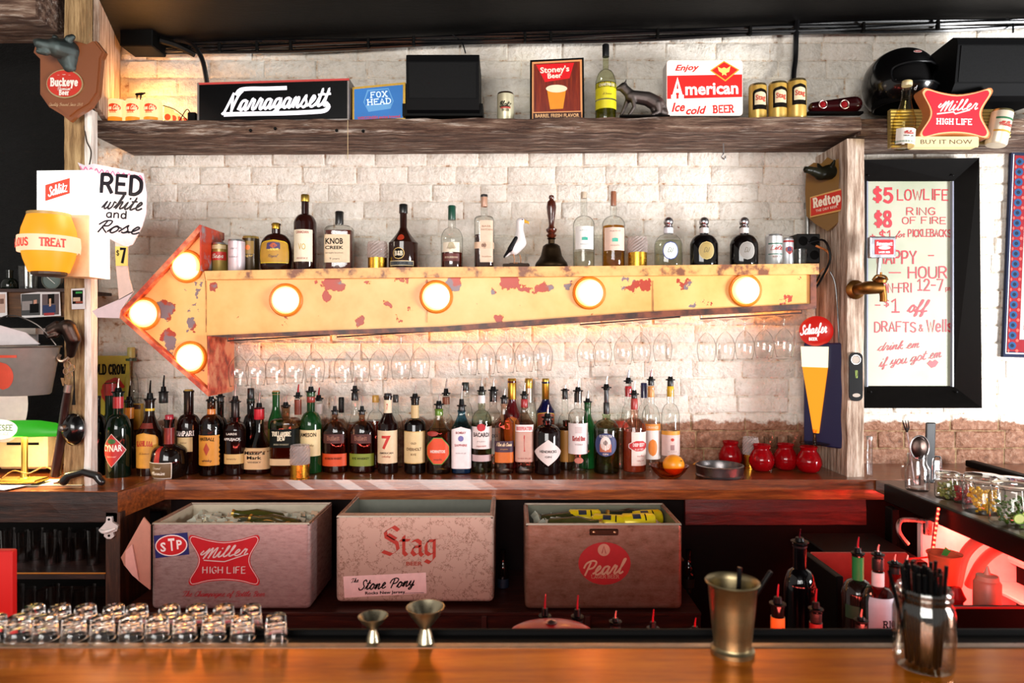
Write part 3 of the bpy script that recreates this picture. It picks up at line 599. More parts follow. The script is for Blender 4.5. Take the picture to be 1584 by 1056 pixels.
# cables along the ceiling edge
cb = thing('cable_bundle', 'black cable bundle clipped along the joint of wall and ceiling', 'cable', P(300, 70, 3.04))
for k in range(5):
    pts = [P(x, 87 - x*.0315 - 9 + k*3.4 + math.sin(x*.013 + k*2)*2.0, 3.045 - (k % 3)*.012) - cb.location for x in range(250, 1660, 60)]
    obj('cable', tube(pts, .0075, 6, 2), paint('#0a0a0c', .25, 0, .3), cb, smooth=True)
for x_ in (340, 398, 450, 570, 640, 812, 852, 1017, 1160, 1335, 1450): 
    obj('cable_clip', bbox(-.006, .006, -.012, .008, -.028, .014, .002), M_BLACK, cb, P(x_, 86 - x_*.0315 - 4, 3.02) - cb.location)
jb = thing('junction_box', 'black junction box under the ceiling in the left corner', 'box', P(222, 76, 2.98))
obj('housing', bbox(-.07, .07, -.06, .06, -.012, .10, .004), M_BLACK, jb); obj('conduit', tube([(.07, 0, .04), (.13, .03, .03), (.20, .05, .0)], .016, 8, 3), M_BLACK, jb, smooth=True)
def cable(name, label, pts, r=.006, m=None, n=6):
    o0 = pts[0]; o = obj(name, tube([p - o0 for p in pts], r, n, 5), m or paint('#0b0b0d', .3, 0, .3), None, o0, True); return tag(o, label, 'cable')
cable('power_cable', 'thick black cable curving from the ceiling down behind the wide script sign', [P(270, 62, 3.0), P(295, 68, 2.98), P(312, 90, 2.96), P(320, 128, 2.95), P(322, 150, 2.95)], .010)
cable('power_cable', 'black cable hanging from the ceiling behind the three gold cans', [P(1233, 32, 3.03), P(1231, 60, 3.02), P(1230, 90, 3.02), P(1227, 118, 3.0), P(1228, 150, 2.96)], .012)
cable('speaker_wire', 'thin wire rising from the centre speaker', [P(720, 82, 3.0), P(714, 65, 3.02), P(700, 54, 3.03)], .003)
cable('speaker_wire', 'thin wire rising from the right hand speaker', [P(1567, 50, 3.0), P(1566, 36, 3.02), P(1556, 28, 3.03)], .004)
cable('pull_cord', 'thin cream cord hanging across the shelf edge by the script sign', [P(538, 186, 2.742), P(538, 215, 2.742), P(538, 246, 2.742)], .0012, paint('#cbb489', .6))
cable('thin_wire', 'thin wire running from shelf end down to the paper wine glass', [P(131, 195, 2.60), P(134, 218, 2.59), P(141, 236, 2.58), P(136, 266, 2.55)], .0025, paint('#3a3026', .6))
# ================================================================ arrow sign
AD = 2.78
def px_g(polys, D0, D1, org):                          # plates given by picture outline at depth D0, straight back to D1
    g = G()
    for pts in polys:
        pr = [P(a, b, D0) for a, b in pts]; g.join(prism([(p.x, p.z) for p in pr], D0, D1))
    return g.move(-org)
def arrow_paint():
    m, nt, b = newmat('chipped_cream_paint'); v = coords(nt); nz = noise_n(nt, v, 11, 5, .58); n2 = noise_n(nt, v, 5, 4, .6)
    # a few large flakes where the sign has lost its paint
    tot = None
    for (x, y, r) in ((262, 478, .075), (258, 520, .06), (785, 440, .085), (700, 436, .05), (600, 470, .03), (845, 445, .05), (520, 435, .05), (505, 460, .03), (985, 438, .08), (1060, 438, .05), (300, 505, .05), (330, 445, .04), (630, 436, .06), (770, 493, .04), (560, 492, .04), (1220, 465, .05)):
        c = P(x, y, AD) - AO; d = N(nt, 'ShaderNodeVectorMath', operation='DISTANCE'); L(nt, v, d.inputs[0]); d.inputs[1].default_value = c
        mr = N(nt, 'ShaderNodeMapRange'); mr.inputs[1].default_value = r; mr.inputs[2].default_value = 0; mr.inputs[3].default_value = 0; mr.inputs[4].default_value = .24; L(nt, d.outputs['Value'], mr.inputs[0])
        if tot is None: tot = mr.outputs[0]
        else: a = N(nt, 'ShaderNodeMath', operation='MAXIMUM'); L(nt, tot, a.inputs[0]); L(nt, mr.outputs[0], a.inputs[1]); tot = a.outputs[0]
    s = N(nt, 'ShaderNodeMath', operation='ADD'); L(nt, nz.outputs[0], s.inputs[0]); L(nt, tot, s.inputs[1])
    under = ramp(nt, n2.outputs[0], [(.5, '#a8341a'), (.555, '#a03c24'), (.58, '#7b6c72')])
    cream = ramp(nt, n2.outputs[0], [(.3, '#dca052'), (.5, '#edb468'), (.7, '#f0c078')])
    k = ramp(nt, s.outputs[0], [(.632, '#000000'), (.642, '#ffffff')])
    mx = N(nt, 'ShaderNodeMix', data_type='RGBA'); L(nt, k.outputs[0], mx.inputs[0]); L(nt, cream.outputs[0], mx.inputs[6]); L(nt, under.outputs[0], mx.inputs[7])
    L(nt, mx.outputs[2], b.inputs['Base Color']); b.inputs['Roughness'].default_value = .4
    inv = N(nt, 'ShaderNodeMath', operation='MULTIPLY'); inv.inputs[1].default_value = -1; L(nt, k.outputs[0], inv.inputs[0]); bump(nt, b, inv.outputs[0], .5, .002); return m
def rust(name, a, bb, c):
    m, nt, b = newmat(name); n = noise_n(nt, coords(nt), 13, 5, .6)
    L(nt, ramp(nt, n.outputs[0], [(.38, a), (.48, bb), (.6, c)]).outputs[0], b.inputs['Base Color']); b.inputs['Roughness'].default_value = .45; bump(nt, b, n.outputs[0], .3, .003); return m
AO = P(318, 425, AD)
M_ARR = arrow_paint(); M_RIM = rust('rusted_orange_edge', '#7c2c1a', '#c2452a', '#d98a62'); M_RST = rust('rust_brown_edge', '#2a120a', '#4f2413', '#7a3d22')
M_REDG = rust('red_and_primer', '#c43a1c', '#b5351a', '#8f9094')
ar = thing('arrow_sign', 'big rusty cream and orange metal arrow pointing left, lit by seven round bulbs', 'sign', AO)
obj('shaft_face', px_g([[(318, 432), (780, 428), (1254, 424), (1254, 471), (1000, 483), (680, 506), (500, 512), (318, 520)]], AD, AD+.012, AO), M_ARR, ar)
obj('head_face', px_g([[(309, 356), (190, 487), (322, 604), (320, 520), (317, 432)]], AD-.002, AD+.012, AO), M_ARR, ar)
obj('top_plate', px_g([[(316, 419), (600, 413.5), (900, 411.5), (1267, 407.5), (1267, 424), (900, 427), (600, 429.5), (318, 432)]], AD-.022, AD+.24, AO), rust('cream_lip', '#7c4a30', '#d9a35c', '#e5b56c'), ar)
obj('bottom_flange', px_g([[(318, 519), (500, 511), (680, 505), (1000, 482), (1263, 469), (1263, 477), (1000, 491), (690, 512), (352, 522)]], AD-.015, AD+.235, AO), M_RST, ar)
obj('end_plate', px_g([[(1254, 412), (1263, 412), (1263, 476), (1254, 476)]], AD-.01, AD+.235, AO), M_RST, ar)
obj('head_rim', px_g([[(309, 347), (309, 358), (190, 487), (322, 603), (322, 613), (180, 487)]], AD-.035, AD+.20, AO), M_RIM, ar)
g = G(); a = P(309, 348, AD-.035); b = P(315, 419, AD-.03)
g.add([(a.x, AD-.035, a.z), (a.x, AD+.10, a.z), (a.x, AD+.20, a.z-.05), (a.x, AD+.20, b.z), (a.x, AD-.035, b.z)], [(0,1,2,3,4)])
g.add([(v.x+.006, v.y, v.z) for v in g.v[:5]], [(4,3,2,1,0)]); g.f += [(i, i+5, (i+1) % 5 + 5, (i+1) % 5) for i in range(5)]
obj('head_shoulder', g.move(-AO), M_REDG, ar)
a = P(321, 520, AD-.03); b = P(321, 611, AD-.03)
obj('head_shoulder', box(a.x, a.x+.006, AD-.03, AD+.22, b.z, a.z).move(-AO), M_RIM, ar)
for xs in (318, 660, 1010):
    obj('seam', px_g([[(xs, 434), (xs+1.2, 434), (xs+1.2, 520 - max(0, xs-318)*.045 - 6), (xs, 520 - max(0, xs-318)*.045 - 6)]], AD-.0035, AD, AO), rust('seam_m', '#8a5a30', '#b07c42', '#c89656'), ar)
m, nt, b = newmat('hot_bulb'); co = coords(nt); ln = N(nt, 'ShaderNodeVectorMath', operation='LENGTH'); L(nt, co, ln.inputs[0])
rc = ramp(nt, ln.outputs['Value'], [(.0, (1, .62, .24, 1)), (.036, (1, .56, .17, 1)), (.048, (1, .36, .04, 1)), (.06, (1, .22, .01, 1))])
rs = N(nt, 'ShaderNodeMapRange'); rs.inputs[1].default_value = .030; rs.inputs[2].default_value = .058; rs.inputs[3].default_value = 28; rs.inputs[4].default_value = .45; L(nt, ln.outputs['Value'], rs.inputs[0])
L(nt, rc.outputs[0], b.inputs['Emission Color']); L(nt, rs.outputs[0], b.inputs['Emission Strength']); M_BULB = m
M_COL = paint('#d9791c', .4)
for (x, y) in ((290, 412), (224, 485), (296, 553), (443, 464), (675, 459), (911, 453), (1152, 449)):
    o = P(x, y, AD) - AO
    b_ = obj('bulb', lathe([(.056, .004), (.056, -.012), (.050, -.024), (.036, -.034), (.018, -.040), (0, -.042)], 28).map(lambda v: (v.x, v.z, v.y)), M_BULB, ar, o, True)
    obj('bulb_socket', lathe([(.056, 0), (.066, 0), (.068, -.008), (.063, -.014), (.056, -.012)], 28).map(lambda v: (v.x, v.z, v.y)), M_COL, b_, (0, 0, 0), True)
# wires at the shaft's end and the conduit box behind it
wr = thing('tangled_wire', 'tangle of black and copper wires looping off the right end of the arrow', 'wire', P(1262, 440, 2.82))
for k, pts in enumerate(([(1250, 375), (1275, 372), (1284, 400), (1270, 432), (1255, 455)], [(1262, 380), (1282, 392), (1278, 420), (1262, 440), (1250, 462)], [(1268, 425), (1262, 436), (1254, 440), (1248, 452), (1256, 466)], [(1274, 415), (1262, 428), (1258, 440), (1248, 446)], [(1280, 418), (1266, 434), (1254, 432), (1250, 458), (1262, 470)])):
    obj('wire', tube([P(x, y, 2.80 + .015*k) - wr.location for x, y in pts], .0045 if k < 2 else .003, 6, 5), paint('#0d0b0a', .35) if k % 2 == 0 else rust('copper_wire%d' % k, '#3a2010', '#8a4a20', '#b87338'), wr, smooth=True)
cable('hanging_wire', 'thin black wire hanging down the post face beside the tall beer sign', [P(1284, 420, 2.86), P(1292, 440, 2.85), P(1296, 490, 2.85), P(1298, 530, 2.85), P(1302, 548, 2.86)], .003)
eb = thing('outlet_box', 'grey metal outlet box with round holes at the arrow\'s right end', 'box', P(1246, 408, 2.93))
obj('housing', bbox(-.05, .05, -.03, .06, 0, .125, .004), metalm('#3a3a3a', .5), eb)
for hx in (-.024, .024):
    for hz in (.034, .094): obj('socket', lathe([(0, 0), (.018, 0), (.02, .004), (.016, .004)], 16).map(lambda v: (v.x + hx, -v.z - .0305, v.y + hz)), M_BLACK, eb)
cd = obj('conduit_pipe', tube([P(1249, 362, 3.0), P(1249, 258, 3.0)], .0095, 10).move(-P(1249, 362, 3.0)), metalm('#a6a6a2', .35), None, P(1249, 362, 3.0), True)
tag(cd, 'thin galvanised conduit pipe rising behind the arrow\'s right end', 'pipe')
for y_ in (262, 318): obj('pipe_fitting', lathe([(.0095, -.012), (.015, -.012), (.015, .012), (.0095, .012)], 12), metalm('#8a8a86', .4), cd, P(1249, y_, 3.0) - P(1249, 362, 3.0), True)
# unseen strip lamp, assumed and added to warm the wall under the arrow
ul = thing('assumed_under_sign_lamp', 'unseen slim warm strip lamp, assumed behind the bottom of the arrow', 'lamp', P(800, 500, 3.01))
obj('housing', bbox(-1.22, 1.24, -.012, .012, .045, .06, .002), M_RST, ul, rot=(0, R(-2.3), 0))
obj('tube', tube([(-1.2, 0, .03), (1.22, 0, .03)], .008, 8), glow('#ff9a48', 16), ul, rot=(0, R(-2.3), 0))

# ================================================================ things standing on the arrow
def az(x): return CZ + (HY - (418.6 - (x - 318) * .0112)) * (AD-.022) / FX + .0015
GA = 'bottles and curios standing on the arrow sign'
def ab(x, w, top, sh, nk, nw, label, D=2.87, **k):
    return bottle(x, w, top, sh, nk, nw, label, D=D, zs=az(x), group=k.pop('group', GA), **k)
can(341, 24, 376, 'small gold can with a red script band, against the arrowhead', '#8d7a3a', 2.86, az(341), [('Beer', 397, 18, 6, '#d8d0c0', 'script bold')], [(397, 28, 13, '#b0281e', 'rect'), (383, 26, 6, '#c9b98a', 'rect')], group='cans on the arrow')
can(366, 25, 371, 'pale pinkish white can between two gold cans on the arrow', '#d9cbd0', 2.84, az(366), [('ale', 385, 10, 4, '#9a8f94', 'script'), ('beer', 398, 14, 3, '#a09094', 'sans')], group='cans on the arrow')
can(388, 25, 366, 'dark gold rimmed can with an orange spot, beside the squat crown bottle', '#3b2c14', 2.89, az(388), [('Lager', 396, 15, 4, '#d6b15a', 'sans')], [(384, 18, 20, '#8a6a22', 'rect'), (384, 7, 8, '#e0701a', 'oval')], metal='#c8a860', group='cans on the arrow')
ab(427, 50, 346, 376, 361, 13, 'squat round whisky bottle with a yellow arched label, on the arrow', kind='squat', glass='#2a0d08', ys=.55,
   labels=[(372, 408, .68, '#e5c01c', 'arch', [('Crown', 386, 17, 5, '#f0d860', 'script bold'), ('Royal', 397, 16, 4, '#3a2a50', 'script')], {'rim': '#b98a22', 'spots': [(381, 12, 8, '#c8581c', 'gem'), (381, 22, 11, '#3c2a5c', 'arch')][::-1]})], caps=[(345, 354, 12, '#c89a3a', 'm')])
ab(472, 34, 302, 345, 331, 11, 'tall dark whisky bottle with gold neck and long white label', glass='#2b0f0a',
   labels=[(357, 406, .62, '#e9dfc4', 'rect', [('CANADIAN', 361, 20, 4, '#a03018', 'sans bold'), ('VO', 383, 11, 10, '#c9a83a', 'sans'), ('WHISKY', 401, 18, 3, '#a03018', 'sans')], {})], caps=[(301, 312, 12.5, '#c9a74e', 'm'), (314, 331, 10, '#b9974a', 'm')])
ab(525, 43, 328, 360, 348, 12, 'flat shouldered bourbon flask with a beige block-letter label', kind='square', sq=6, ys=.55, glass='clear', liquid=('#5c1c0a', 357, .12),
   labels=[(364, 407, .60, '#e0c8a4', 'rect', [('KNOB', 374, 24, 9, '#17110d', 'sans bold'), ('CREEK', 384, 25, 5, '#17110d', 'sans bold'), ('straight bourbon', 392, 24, 2.5, '#5a4630', 'sans'), ('9 years', 401, 14, 3, '#3a2a20', 'sans')], {'x': -4})], caps=[(327, 347, 12.5, '#14110f')])
def crystal_cup(x, w, top, mid, base, label, D, zs, grp, basey=None):
    by = HY + (CZ - zs) * FX / D if basey is None else basey; u = D/FX; t = thing('candle_cup', label, 'cup', P(x, by, D), grp); r = w/2; h = by - top; hm = by - mid
    obj('gold_base', lathe([(0, 0), (r*1.02, 0), (r*1.02, 1), (r*.94, 2), (r*.94, hm), (0, hm)], 24).scale(u), metalm('#e0a93c', .18, .15), t, smooth=True)
    g = G(); n, mrows = 14, 5; vs = []
    for j in range(mrows*2 + 1):
        z = hm + (h - hm) * j / (mrows*2); k = (1 if j < mrows*2 - 1 else .93)
        for i in range(n*2): a = math.pi*i/n; rr = r * k * (1.02 if (i + j) % 2 == 0 else .92); vs.append((rr*math.cos(a), rr*math.sin(a), z))
    fs = []
    for j in range(mrows*2):
        for i in range(n*2): k = (i+1) % (n*2); fs.append((j*n*2+i, j*n*2+k, (j+1)*n*2+k, (j+1)*n*2+i))
    obj('cut_glass', g.add(vs, fs).scale(u), darkglass('#c8bcb8', .5, '#fff4ee'), t); return t
crystal_cup(584, 31, 374, 399, 0, 'cut glass candle cup on gold base right of the beige label flask', 2.86, az(584), 'gold based candle cups')
ab(624, 45, 317, 376, 352, 11, 'round shouldered liqueur bottle with a long neck and red wax seal', kind='slope', glass='#2a0f08',
   labels=[(405, 413, .58, '#c9b48a', 'rect', [('LIQUEUR', 409, 22, 3, '#2a2020', 'sans')], {'rim': '#3f4348'}), (385, 403, .26, '#c9a860', 'oval', [('B&B', 394, 13, 6, '#e8dcc0', 'slab bold')], {'rim': '#17120f', 'x': -4}), (364, 374, .2, '#b83a1e', 'oval', [], {'x': -2})], caps=[(316, 330, 13, '#10100e')])
ab(699, 34, 319, 368, 352, 12, 'half empty bourbon bottle with a green cap and an animal-marked label', glass='clear', liquid=('#4a160a', 391, .15), ys=.8,
   labels=[(376, 391, .55, '#e8dcc4', 'ragged', [('buffalo', 384, 14, 4, '#8a7a5a', 'script')], {'spots': [(381, 9, 11, '#b0a480', 'oval')]}), (393, 405, .5, '#5c1a10', 'rect', [('BOURBON', 399, 20, 3, '#d8c8a8', 'sans')], {})], caps=[(318, 340, 11.5, '#174a38')])
ab(749, 30, 302, 343, 334, 10, 'slim square bourbon bottle with a long pale label and band', kind='square', sq=4, glass='clear', liquid=('#3e120a', 364, .15),
   labels=[(343, 407, .40, '#dcc0a6', 'rect', [('BASIL', 352, 13, 3, '#8a6040', 'sans'), ('HAYDEN', 357, 16, 3, '#8a6040', 'sans'), ('bourbon', 398, 13, 2.6, '#8a6040', 'sans')], {'x': 4}), (376, 386, .98, '#d9b89a', 'rect', [('80', 381, 7, 5, '#6a3a20', 'sans bold')], {})], caps=[(301, 305, 11, '#1a1412'), (305, 320, 10.5, '#c89a80')])
# seagull on driftwood
u = 2.86/FX; sg = thing('seagull_figurine', 'painted wooden seagull with a yellow beak standing on driftwood', 'figurine', P(798, 413.3, 2.86), GA); sg.scale = (u, u, u)
gd = blob('driftwood', [((-18, 0, 3), 3, (18, -2, 3), 3.4), ((-8, 2, 4), 3.5, (10, 1, 3.6), 3.6)], 1.0, M_BEAM, sg)
M_GULL = paint('#e4e0de', .4)
bd = blob('body', [((-3, 0, 28), 9.5, (6, 0, 38), 10.5), ((6, 0, 42), 9.8, (6, 0, 56), 6.2), ((6, 0, 56), 6, (6, 0, 68), 5.6), ((6, 0, 70), 6.2, (8, 0, 71), 5.8), ((-8, 0, 26), 6, (-16, 0, 18), 3.0)], 1.0, M_GULL, sg)
for s in (-1, 1): blob('wing', [((0, s*8.5, 44), 3.0, (-9, s*8.5, 27), 4.2), ((-9, s*8, 27), 3.4, (-18, s*5, 16), 1.5)], .9, paint('#232224', .45), sg)
blob('beak', [((12, 0, 71.5), 2.8, (19, 0, 69.5), 1.9), ((19, 0, 69.5), 1.8, (20, 0, 67), .9)], .6, paint('#e2a42a', .35), sg)
for s in (-1, 1):
    obj('leg', tube([(1+s*5, s*4, 20), (3+s*5, s*4, 12), (2+s*5, s*4, 5.5)], 1.0, 6).join(tube([(2+s*5, s*4, 6.5), (8+s*5, s*4-2, 6)], .8, 5)), paint('#b07a52', .5), sg)
    obj('eye', lathe([(0, -1), (.8, -.6), (1, 0), (.8, .6), (0, 1)], 8).map(lambda v, s=s: (v.x + 10, s*5.5 + v.z*.5, v.y + 73)), M_BLACK, sg)
# hand bell
hb = thing('hand_bell', 'old dark brass hand bell with a turned wooden handle', 'bell', P(853, 412.6, 2.87), GA)
u = 2.87/FX
obj('bell', lathe([(22, 2), (25, 0), (25.5, 2), (24, 6), (20, 11), (16.5, 17), (14.5, 26), (13, 32), (9, 35), (5, 36), (5, 42), (7, 44), (0, 45)], 32).scale(u), metalm('#3a2c1e', .38, .4), hb, smooth=True)
obj('handle', lathe([(4, 44), (6.5, 46), (8, 49), (5.5, 52), (8, 55), (8.5, 58), (5, 61), (4, 64), (4.8, 72), (6.5, 82), (7.6, 92), (6.6, 100), (4, 103), (3, 104), (4.4, 107), (3.6, 110), (0, 111.5)], 24).scale(u), wood('turned_wood', [(.3, '#2a0d06'), (.7, '#5c2412')], (8, 8, 1), 6, .25, .1, .6), hb, smooth=True)
ab(903, 33, 298, 346, 334, 10, 'clear tequila bottle with a white label, right of the hand bell', glass='clear', liquid=('#e8e4d4', 390, .9), labels=[(352, 387, .62, '#ecebe6', 'rect', [('silver', 358, 16, 2.5, '#9ab0b0', 'sans'), ('tequila', 379, 14, 2.5, '#9aa0a0', 'sans')], {'spots': [(371, 9, 5, '#2fa58c', 'arch')]})], caps=[(297, 307, 9, '#dcc8b0')])
ab(949, 35, 297, 346, 334, 10, 'clear bottle of amber tequila with a pale pink label', glass='clear', liquid=('#c88a28', 350, .9), labels=[(354, 389, .66, '#e8c8b4', 'rect', [('aged', 359, 16, 2.5, '#a08070', 'sans'), ('tequila', 381, 14, 2.5, '#a08070', 'sans')], {'spots': [(373, 9, 6, '#3fae94', 'arch')]})], caps=[(296, 318, 8.5, '#a8684a')])
crystal_cup(986, 31, 367, 391, 0, 'cut glass candle cup on gold base right of the amber tequila', 2.86, az(986), 'gold based candle cups')
for (x, lab, gl, lc, rim, ov) in ((1034, 'clear ball-stoppered tequila flask with a blue-ringed oval label', 'clear', ('#d8dcc8', 372, .92), '#e8e8e0', '#2a4a9a'), (1089, 'black ball-stoppered flask with a gold oval medallion', '#0b0708', None, '#a8904e', '#c8b070'), (1151, 'black ball-stoppered flask with a silver oval medallion, nearest the small cans', '#0c0606', None, '#8f8a84', '#aaa49c')):
    t = ab(x, 43, 351, 378, 362, 13, lab, kind='round', glass=gl, liquid=lc, ys=.7, labels=[(375, 403, .36, ov, 'oval', [('DJ', 388, 9, 7, '#5a5038' if gl != 'clear' else '#3a6a5a', 'script')] , {'rim': rim})], caps=[(352, 361, 14, '#cfc8c4' if gl != 'clear' else '#e2e2ea')])
    u = 2.87/FX; by = HY + (CZ - az(x)) * FX/2.87
    obj('ball_stopper', lathe([(6, by-352), (7, by-350)] + [(7.6*math.cos(a), by-343 + 7.6*math.sin(a)) for a in [R(q) for q in range(-50, 91, 20)]], 20).scale(u), metalm('#b8b6ba', .15, .1), t, smooth=True)
can(1197, 25, 363, 'silver beer can with red script right of the black flasks', '#c4c6c4', 2.86, az(1197), [('Lite', 384, 19, 7, '#b03028', 'script bold'), ('BEER', 398, 12, 3, '#8a5a4a', 'sans')], [(378, 26, 2, '#3a6a5a', 'rect'), (394, 26, 1.5, '#3a6a5a', 'rect')], group='cans on the arrow')
can(1218, 18, 368, 'narrow silver can with a red and blue emblem beside the outlet box', '#d0d2d6', 2.90, az(1218), [('B', 386, 6, 6, '#2a3a6a', 'sans bold')], [(374, 19, 3, '#b02a2a', 'rect'), (388, 12, 12, '#b84a48', 'shield')], group='cans on the arrow')
def tumbler(x, w, top, label, D, zs, grp, basey=None, taper=.85, m=None, th=None):
    by = HY + (CZ - zs) * FX / D if basey is None else basey; u = D/FX; t = thing('tumbler', label, 'glass', P(x, by, D), grp); r = w/2; h = by - top
    obj('glass_wall', lathe([(0, 0), (r*taper, 0), (r, h), (r*.93, h), (r*taper*.9, h*.1), (0, h*.1)], 24).scale(u), m or thin('#f0f0ec', '#8a8a84'), t, smooth=True); return t
tumbler(1237, 22, 386, 'small straight glass with a white emblem in front of the outlet box', 2.82, az(1237), 'odd glasses')
# rack wires and hanging wine glasses under the arrow
racks = [((352, 527), (511, 518), (369, 396, 426, 455, 487), 'short'), ((521, 521), (669, 512), (532, 557, 586, 620, 650), 'short'), ((717, 509), (862, 500), (724, 752, 782, 811, 840), 'short'), ((897, 502), (1052, 490), (907, 932, 964, 992, 1025), 'round'), ((1083, 493), (1240, 484), (1093, 1122, 1152, 1182, 1213), 'round')]
M_CLR = thin('#fdfdfb', '#a8a49c', 1.3); M_WIRE = metalm('#8a8684', .3, .1)
def wineglass(x, y, kind, label, grp, D=2.83):
    u = D/FX; t = thing('wine_glass', label, 'glass', P(x, y, D), grp)
    if kind == 'short': p = [(0, 0), (12.5, -.5), (12.8, .3), (5, 1.8), (1.6, 4), (1.2, 9), (1.2, 18), (2, 21), (6, 24), (11, 30), (14.5, 38), (15.5, 47), (14, 60), (12.5, 68)]
    else: p = [(0, 0), (12.5, -.5), (12.8, .3), (5, 1.8), (1.6, 4), (1.2, 9), (1.2, 16), (2, 19), (7, 23), (12, 30), (14.6, 39), (14.8, 47), (13, 58), (11.5, 63)]
    p = [(r, -z) for r, z in p]
    obj('foot_and_stem', lathe(p[:8], 20).scale(u), M_CLR, t, smooth=True)
    obj('bowl', lathe(p[7:], 24).scale(u), M_CLR, t, smooth=True)
    obj('rim', tube([(p[-1][0]*math.cos(2*math.pi*i/24), p[-1][0]*math.sin(2*math.pi*i/24), p[-1][1]) for i in range(24)], .5, 4, closed=True).scale(u), M_CLR, t, smooth=True)
ordn = ['leftmost', 'second', 'third', 'fourth', 'rightmost']; rkn = ['rack by the arrowhead', 'second rack from the arrowhead', 'middle rack', 'rack left of the last one', 'rack nearest the tall beer sign']
for k, (a, b, xs, kd) in enumerate(racks):
    org = P(a[0], a[1], 2.83); rk = thing('glass_rack', 'chrome wire glass rack under the arrow, ' + ['by the arrowhead', 'second from the arrowhead', 'middle of the five', 'second from the tall beer sign', 'nearest the tall beer sign'][k], 'rack', org, 'wire glass racks under the arrow')
    for dy in (-.045, .045, 0):
        for ddx in (0,):
            q = [P(a[0], a[1]-14, 2.83+dy), P(a[0], a[1], 2.83+dy), P(b[0], b[1], 2.83+dy), P(b[0], b[1]-14, 2.83+dy)]
            obj('wire_rail', tube([v - org for v in q], .0036, 6), M_WIRE, rk, smooth=True)
    for i, x in enumerate(xs):
        y = a[1] + (b[1]-a[1]) * (x-a[0]) / (b[0]-a[0]) + 3
        wineglass(x, y, kd, '%s wine glass hanging upside down in the %s' % (ordn[i], rkn[k]), 'wine glasses hanging under the arrow')
# ================================================================ bottles on the back counter
# front row, left to right
B = bottle
B(150, 25, 614, 655, 640, 10, 'black green wine-shaped bottle at the far left end of the row', D=2.80, glass='#0c1410', caps=[(612, 618, 11, '#101510')], basey=738)
B(171, 26, 592, 665, 640, 15, 'tall green bottle with a plain red cap, behind the red diamond label', D=2.98, glass='#0e2414', caps=[(592, 611, 17, '#a8242a')])
B(183, 36, 607, 662, 640, 14, 'dark green bottle with a big red diamond label', D=2.78, glass='#0b1a10', labels=[(668, 720, .74, '#e8d8d0', 'diamond', [('CYNAR', 690, 29, 10, '#f0ece6', 'sans bold'), ('bitter', 703, 14, 3, '#f0c0b8', 'sans')], {'rim': '#b81f24', 'spots': [(680, 12, 8, '#2a6a34', 'oval')]})], caps=[(613, 631, 15, '#b3242b'), (606, 612, 13, '#1c2a1c')], pour=(585, 607))
B(200, 20, 618, 700, 690, 12, 'slender bottle with an orange neck label, left of the coffee liqueur', D=2.95, glass='#1a100a', caps=[(630, 647, 13.5, '#d67c1e')], pour=(596, 622, BLK))
B(213, 22, 608, 622, 615, 9, 'tall yellow square carton-like bottle behind the left bottles', D=3.0, sq=6, kind='square', glass='clear', labels=[(623, 663, .8, '#c8982c', 'rect', [('BREW', 628, 15, 5, '#e8d0a0', 'slab bold')], {'spots': [(640, 8, 8, '#7a5a1c', 'oval'), (628, 17, 7, '#3a1a10', 'rect')][1:]})])
B(203, 20, 537, 596, 575, 9, 'tall clear bottle with pale yellow cap against the wall', D=3.03, glass='clear', caps=[(537, 553, 11, '#c9c070'), (554, 558, 16, '#2c4a34')])
B(232, 37, 618, 668, 640, 13, 'coffee liqueur bottle with a yellow-orange arched label', D=2.82, kind='slope', glass='#220c06', labels=[(667, 721, .72, '#c98a28', 'arch', [('KAHLUA', 683, 27, 7, '#b02a18', 'slab bold'), ('liqueur', 698, 16, 3, '#7a4a18', 'script')], {'rim': '#d69a3a', 'arc': 60}), (653, 661, .5, '#6e1f10', 'rect')], caps=[(631, 635, 14, '#d6b028')], pour=(588, 618, BLK))
B(253, 26, 620, 665, 645, 11, 'clear bottle with a long black spout behind the round liqueur bottle', D=2.98, glass='clear', caps=[(606, 623, 13, '#101010')], pour=(580, 607, '#17171a'))
B(262, 54, 648, 696, 686, 14, 'squat round liqueur bottle with red ribbon and white rectangular label', D=2.79, kind='squat', glass='#150b08', basey=737,
  labels=[(711, 736, .52, '#e4dcd0', 'rect', [('Grand', 719, 14, 3.5, '#e8e0d0', 'script'), ('Marnier', 727, 24, 5, '#f2ece0', 'script bold')], {'rim': '#6a5234', 'x': -6}), (688, 711, .11, '#b4241e', 'rect', [], {'x': -7})], caps=[(641, 650, 12, '#a51e30'), (650, 661, 13.5, '#d8cfc8'), (661, 686, 15, '#7a1610')])
B(292, 34, 604, 655, 640, 14, 'bitters bottle with white capital lettering and a gold cap', D=2.86, glass='#1c0705', labels=[(663, 672, .85, '#1a0806', 'rect', [('CAMPARI', 668, 30, 6.5, '#ece4dc', 'slab bold')], {}), (674, 696, .48, '#c8ac78', 'rect', [('bitter', 682, 10, 3, '#6a4a2a', 'sans')], {})], caps=[(602, 621, 12.5, '#bf9a44')])
B(327, 35, 617, 656, 640, 12, 'whisky bottle with a torn-edged orange label and orange neck band', D=2.83, glass='thin:#5a2c14,#2a1208', liquid=('#3a1006', 665, .15), labels=[(671, 717, .74, '#d08a28', 'ragged', [('FIREBALL', 676, 24, 5, '#1e100a', 'slab bold'), ('whisky', 709, 16, 3.4, '#4a200c', 'sans bold')], {'arc': 40, 'spots': [(692, 9, 20, '#a83a18', 'diamond')]})], caps=[(632, 641, 12.5, '#d0782a')], pour=(600, 620))
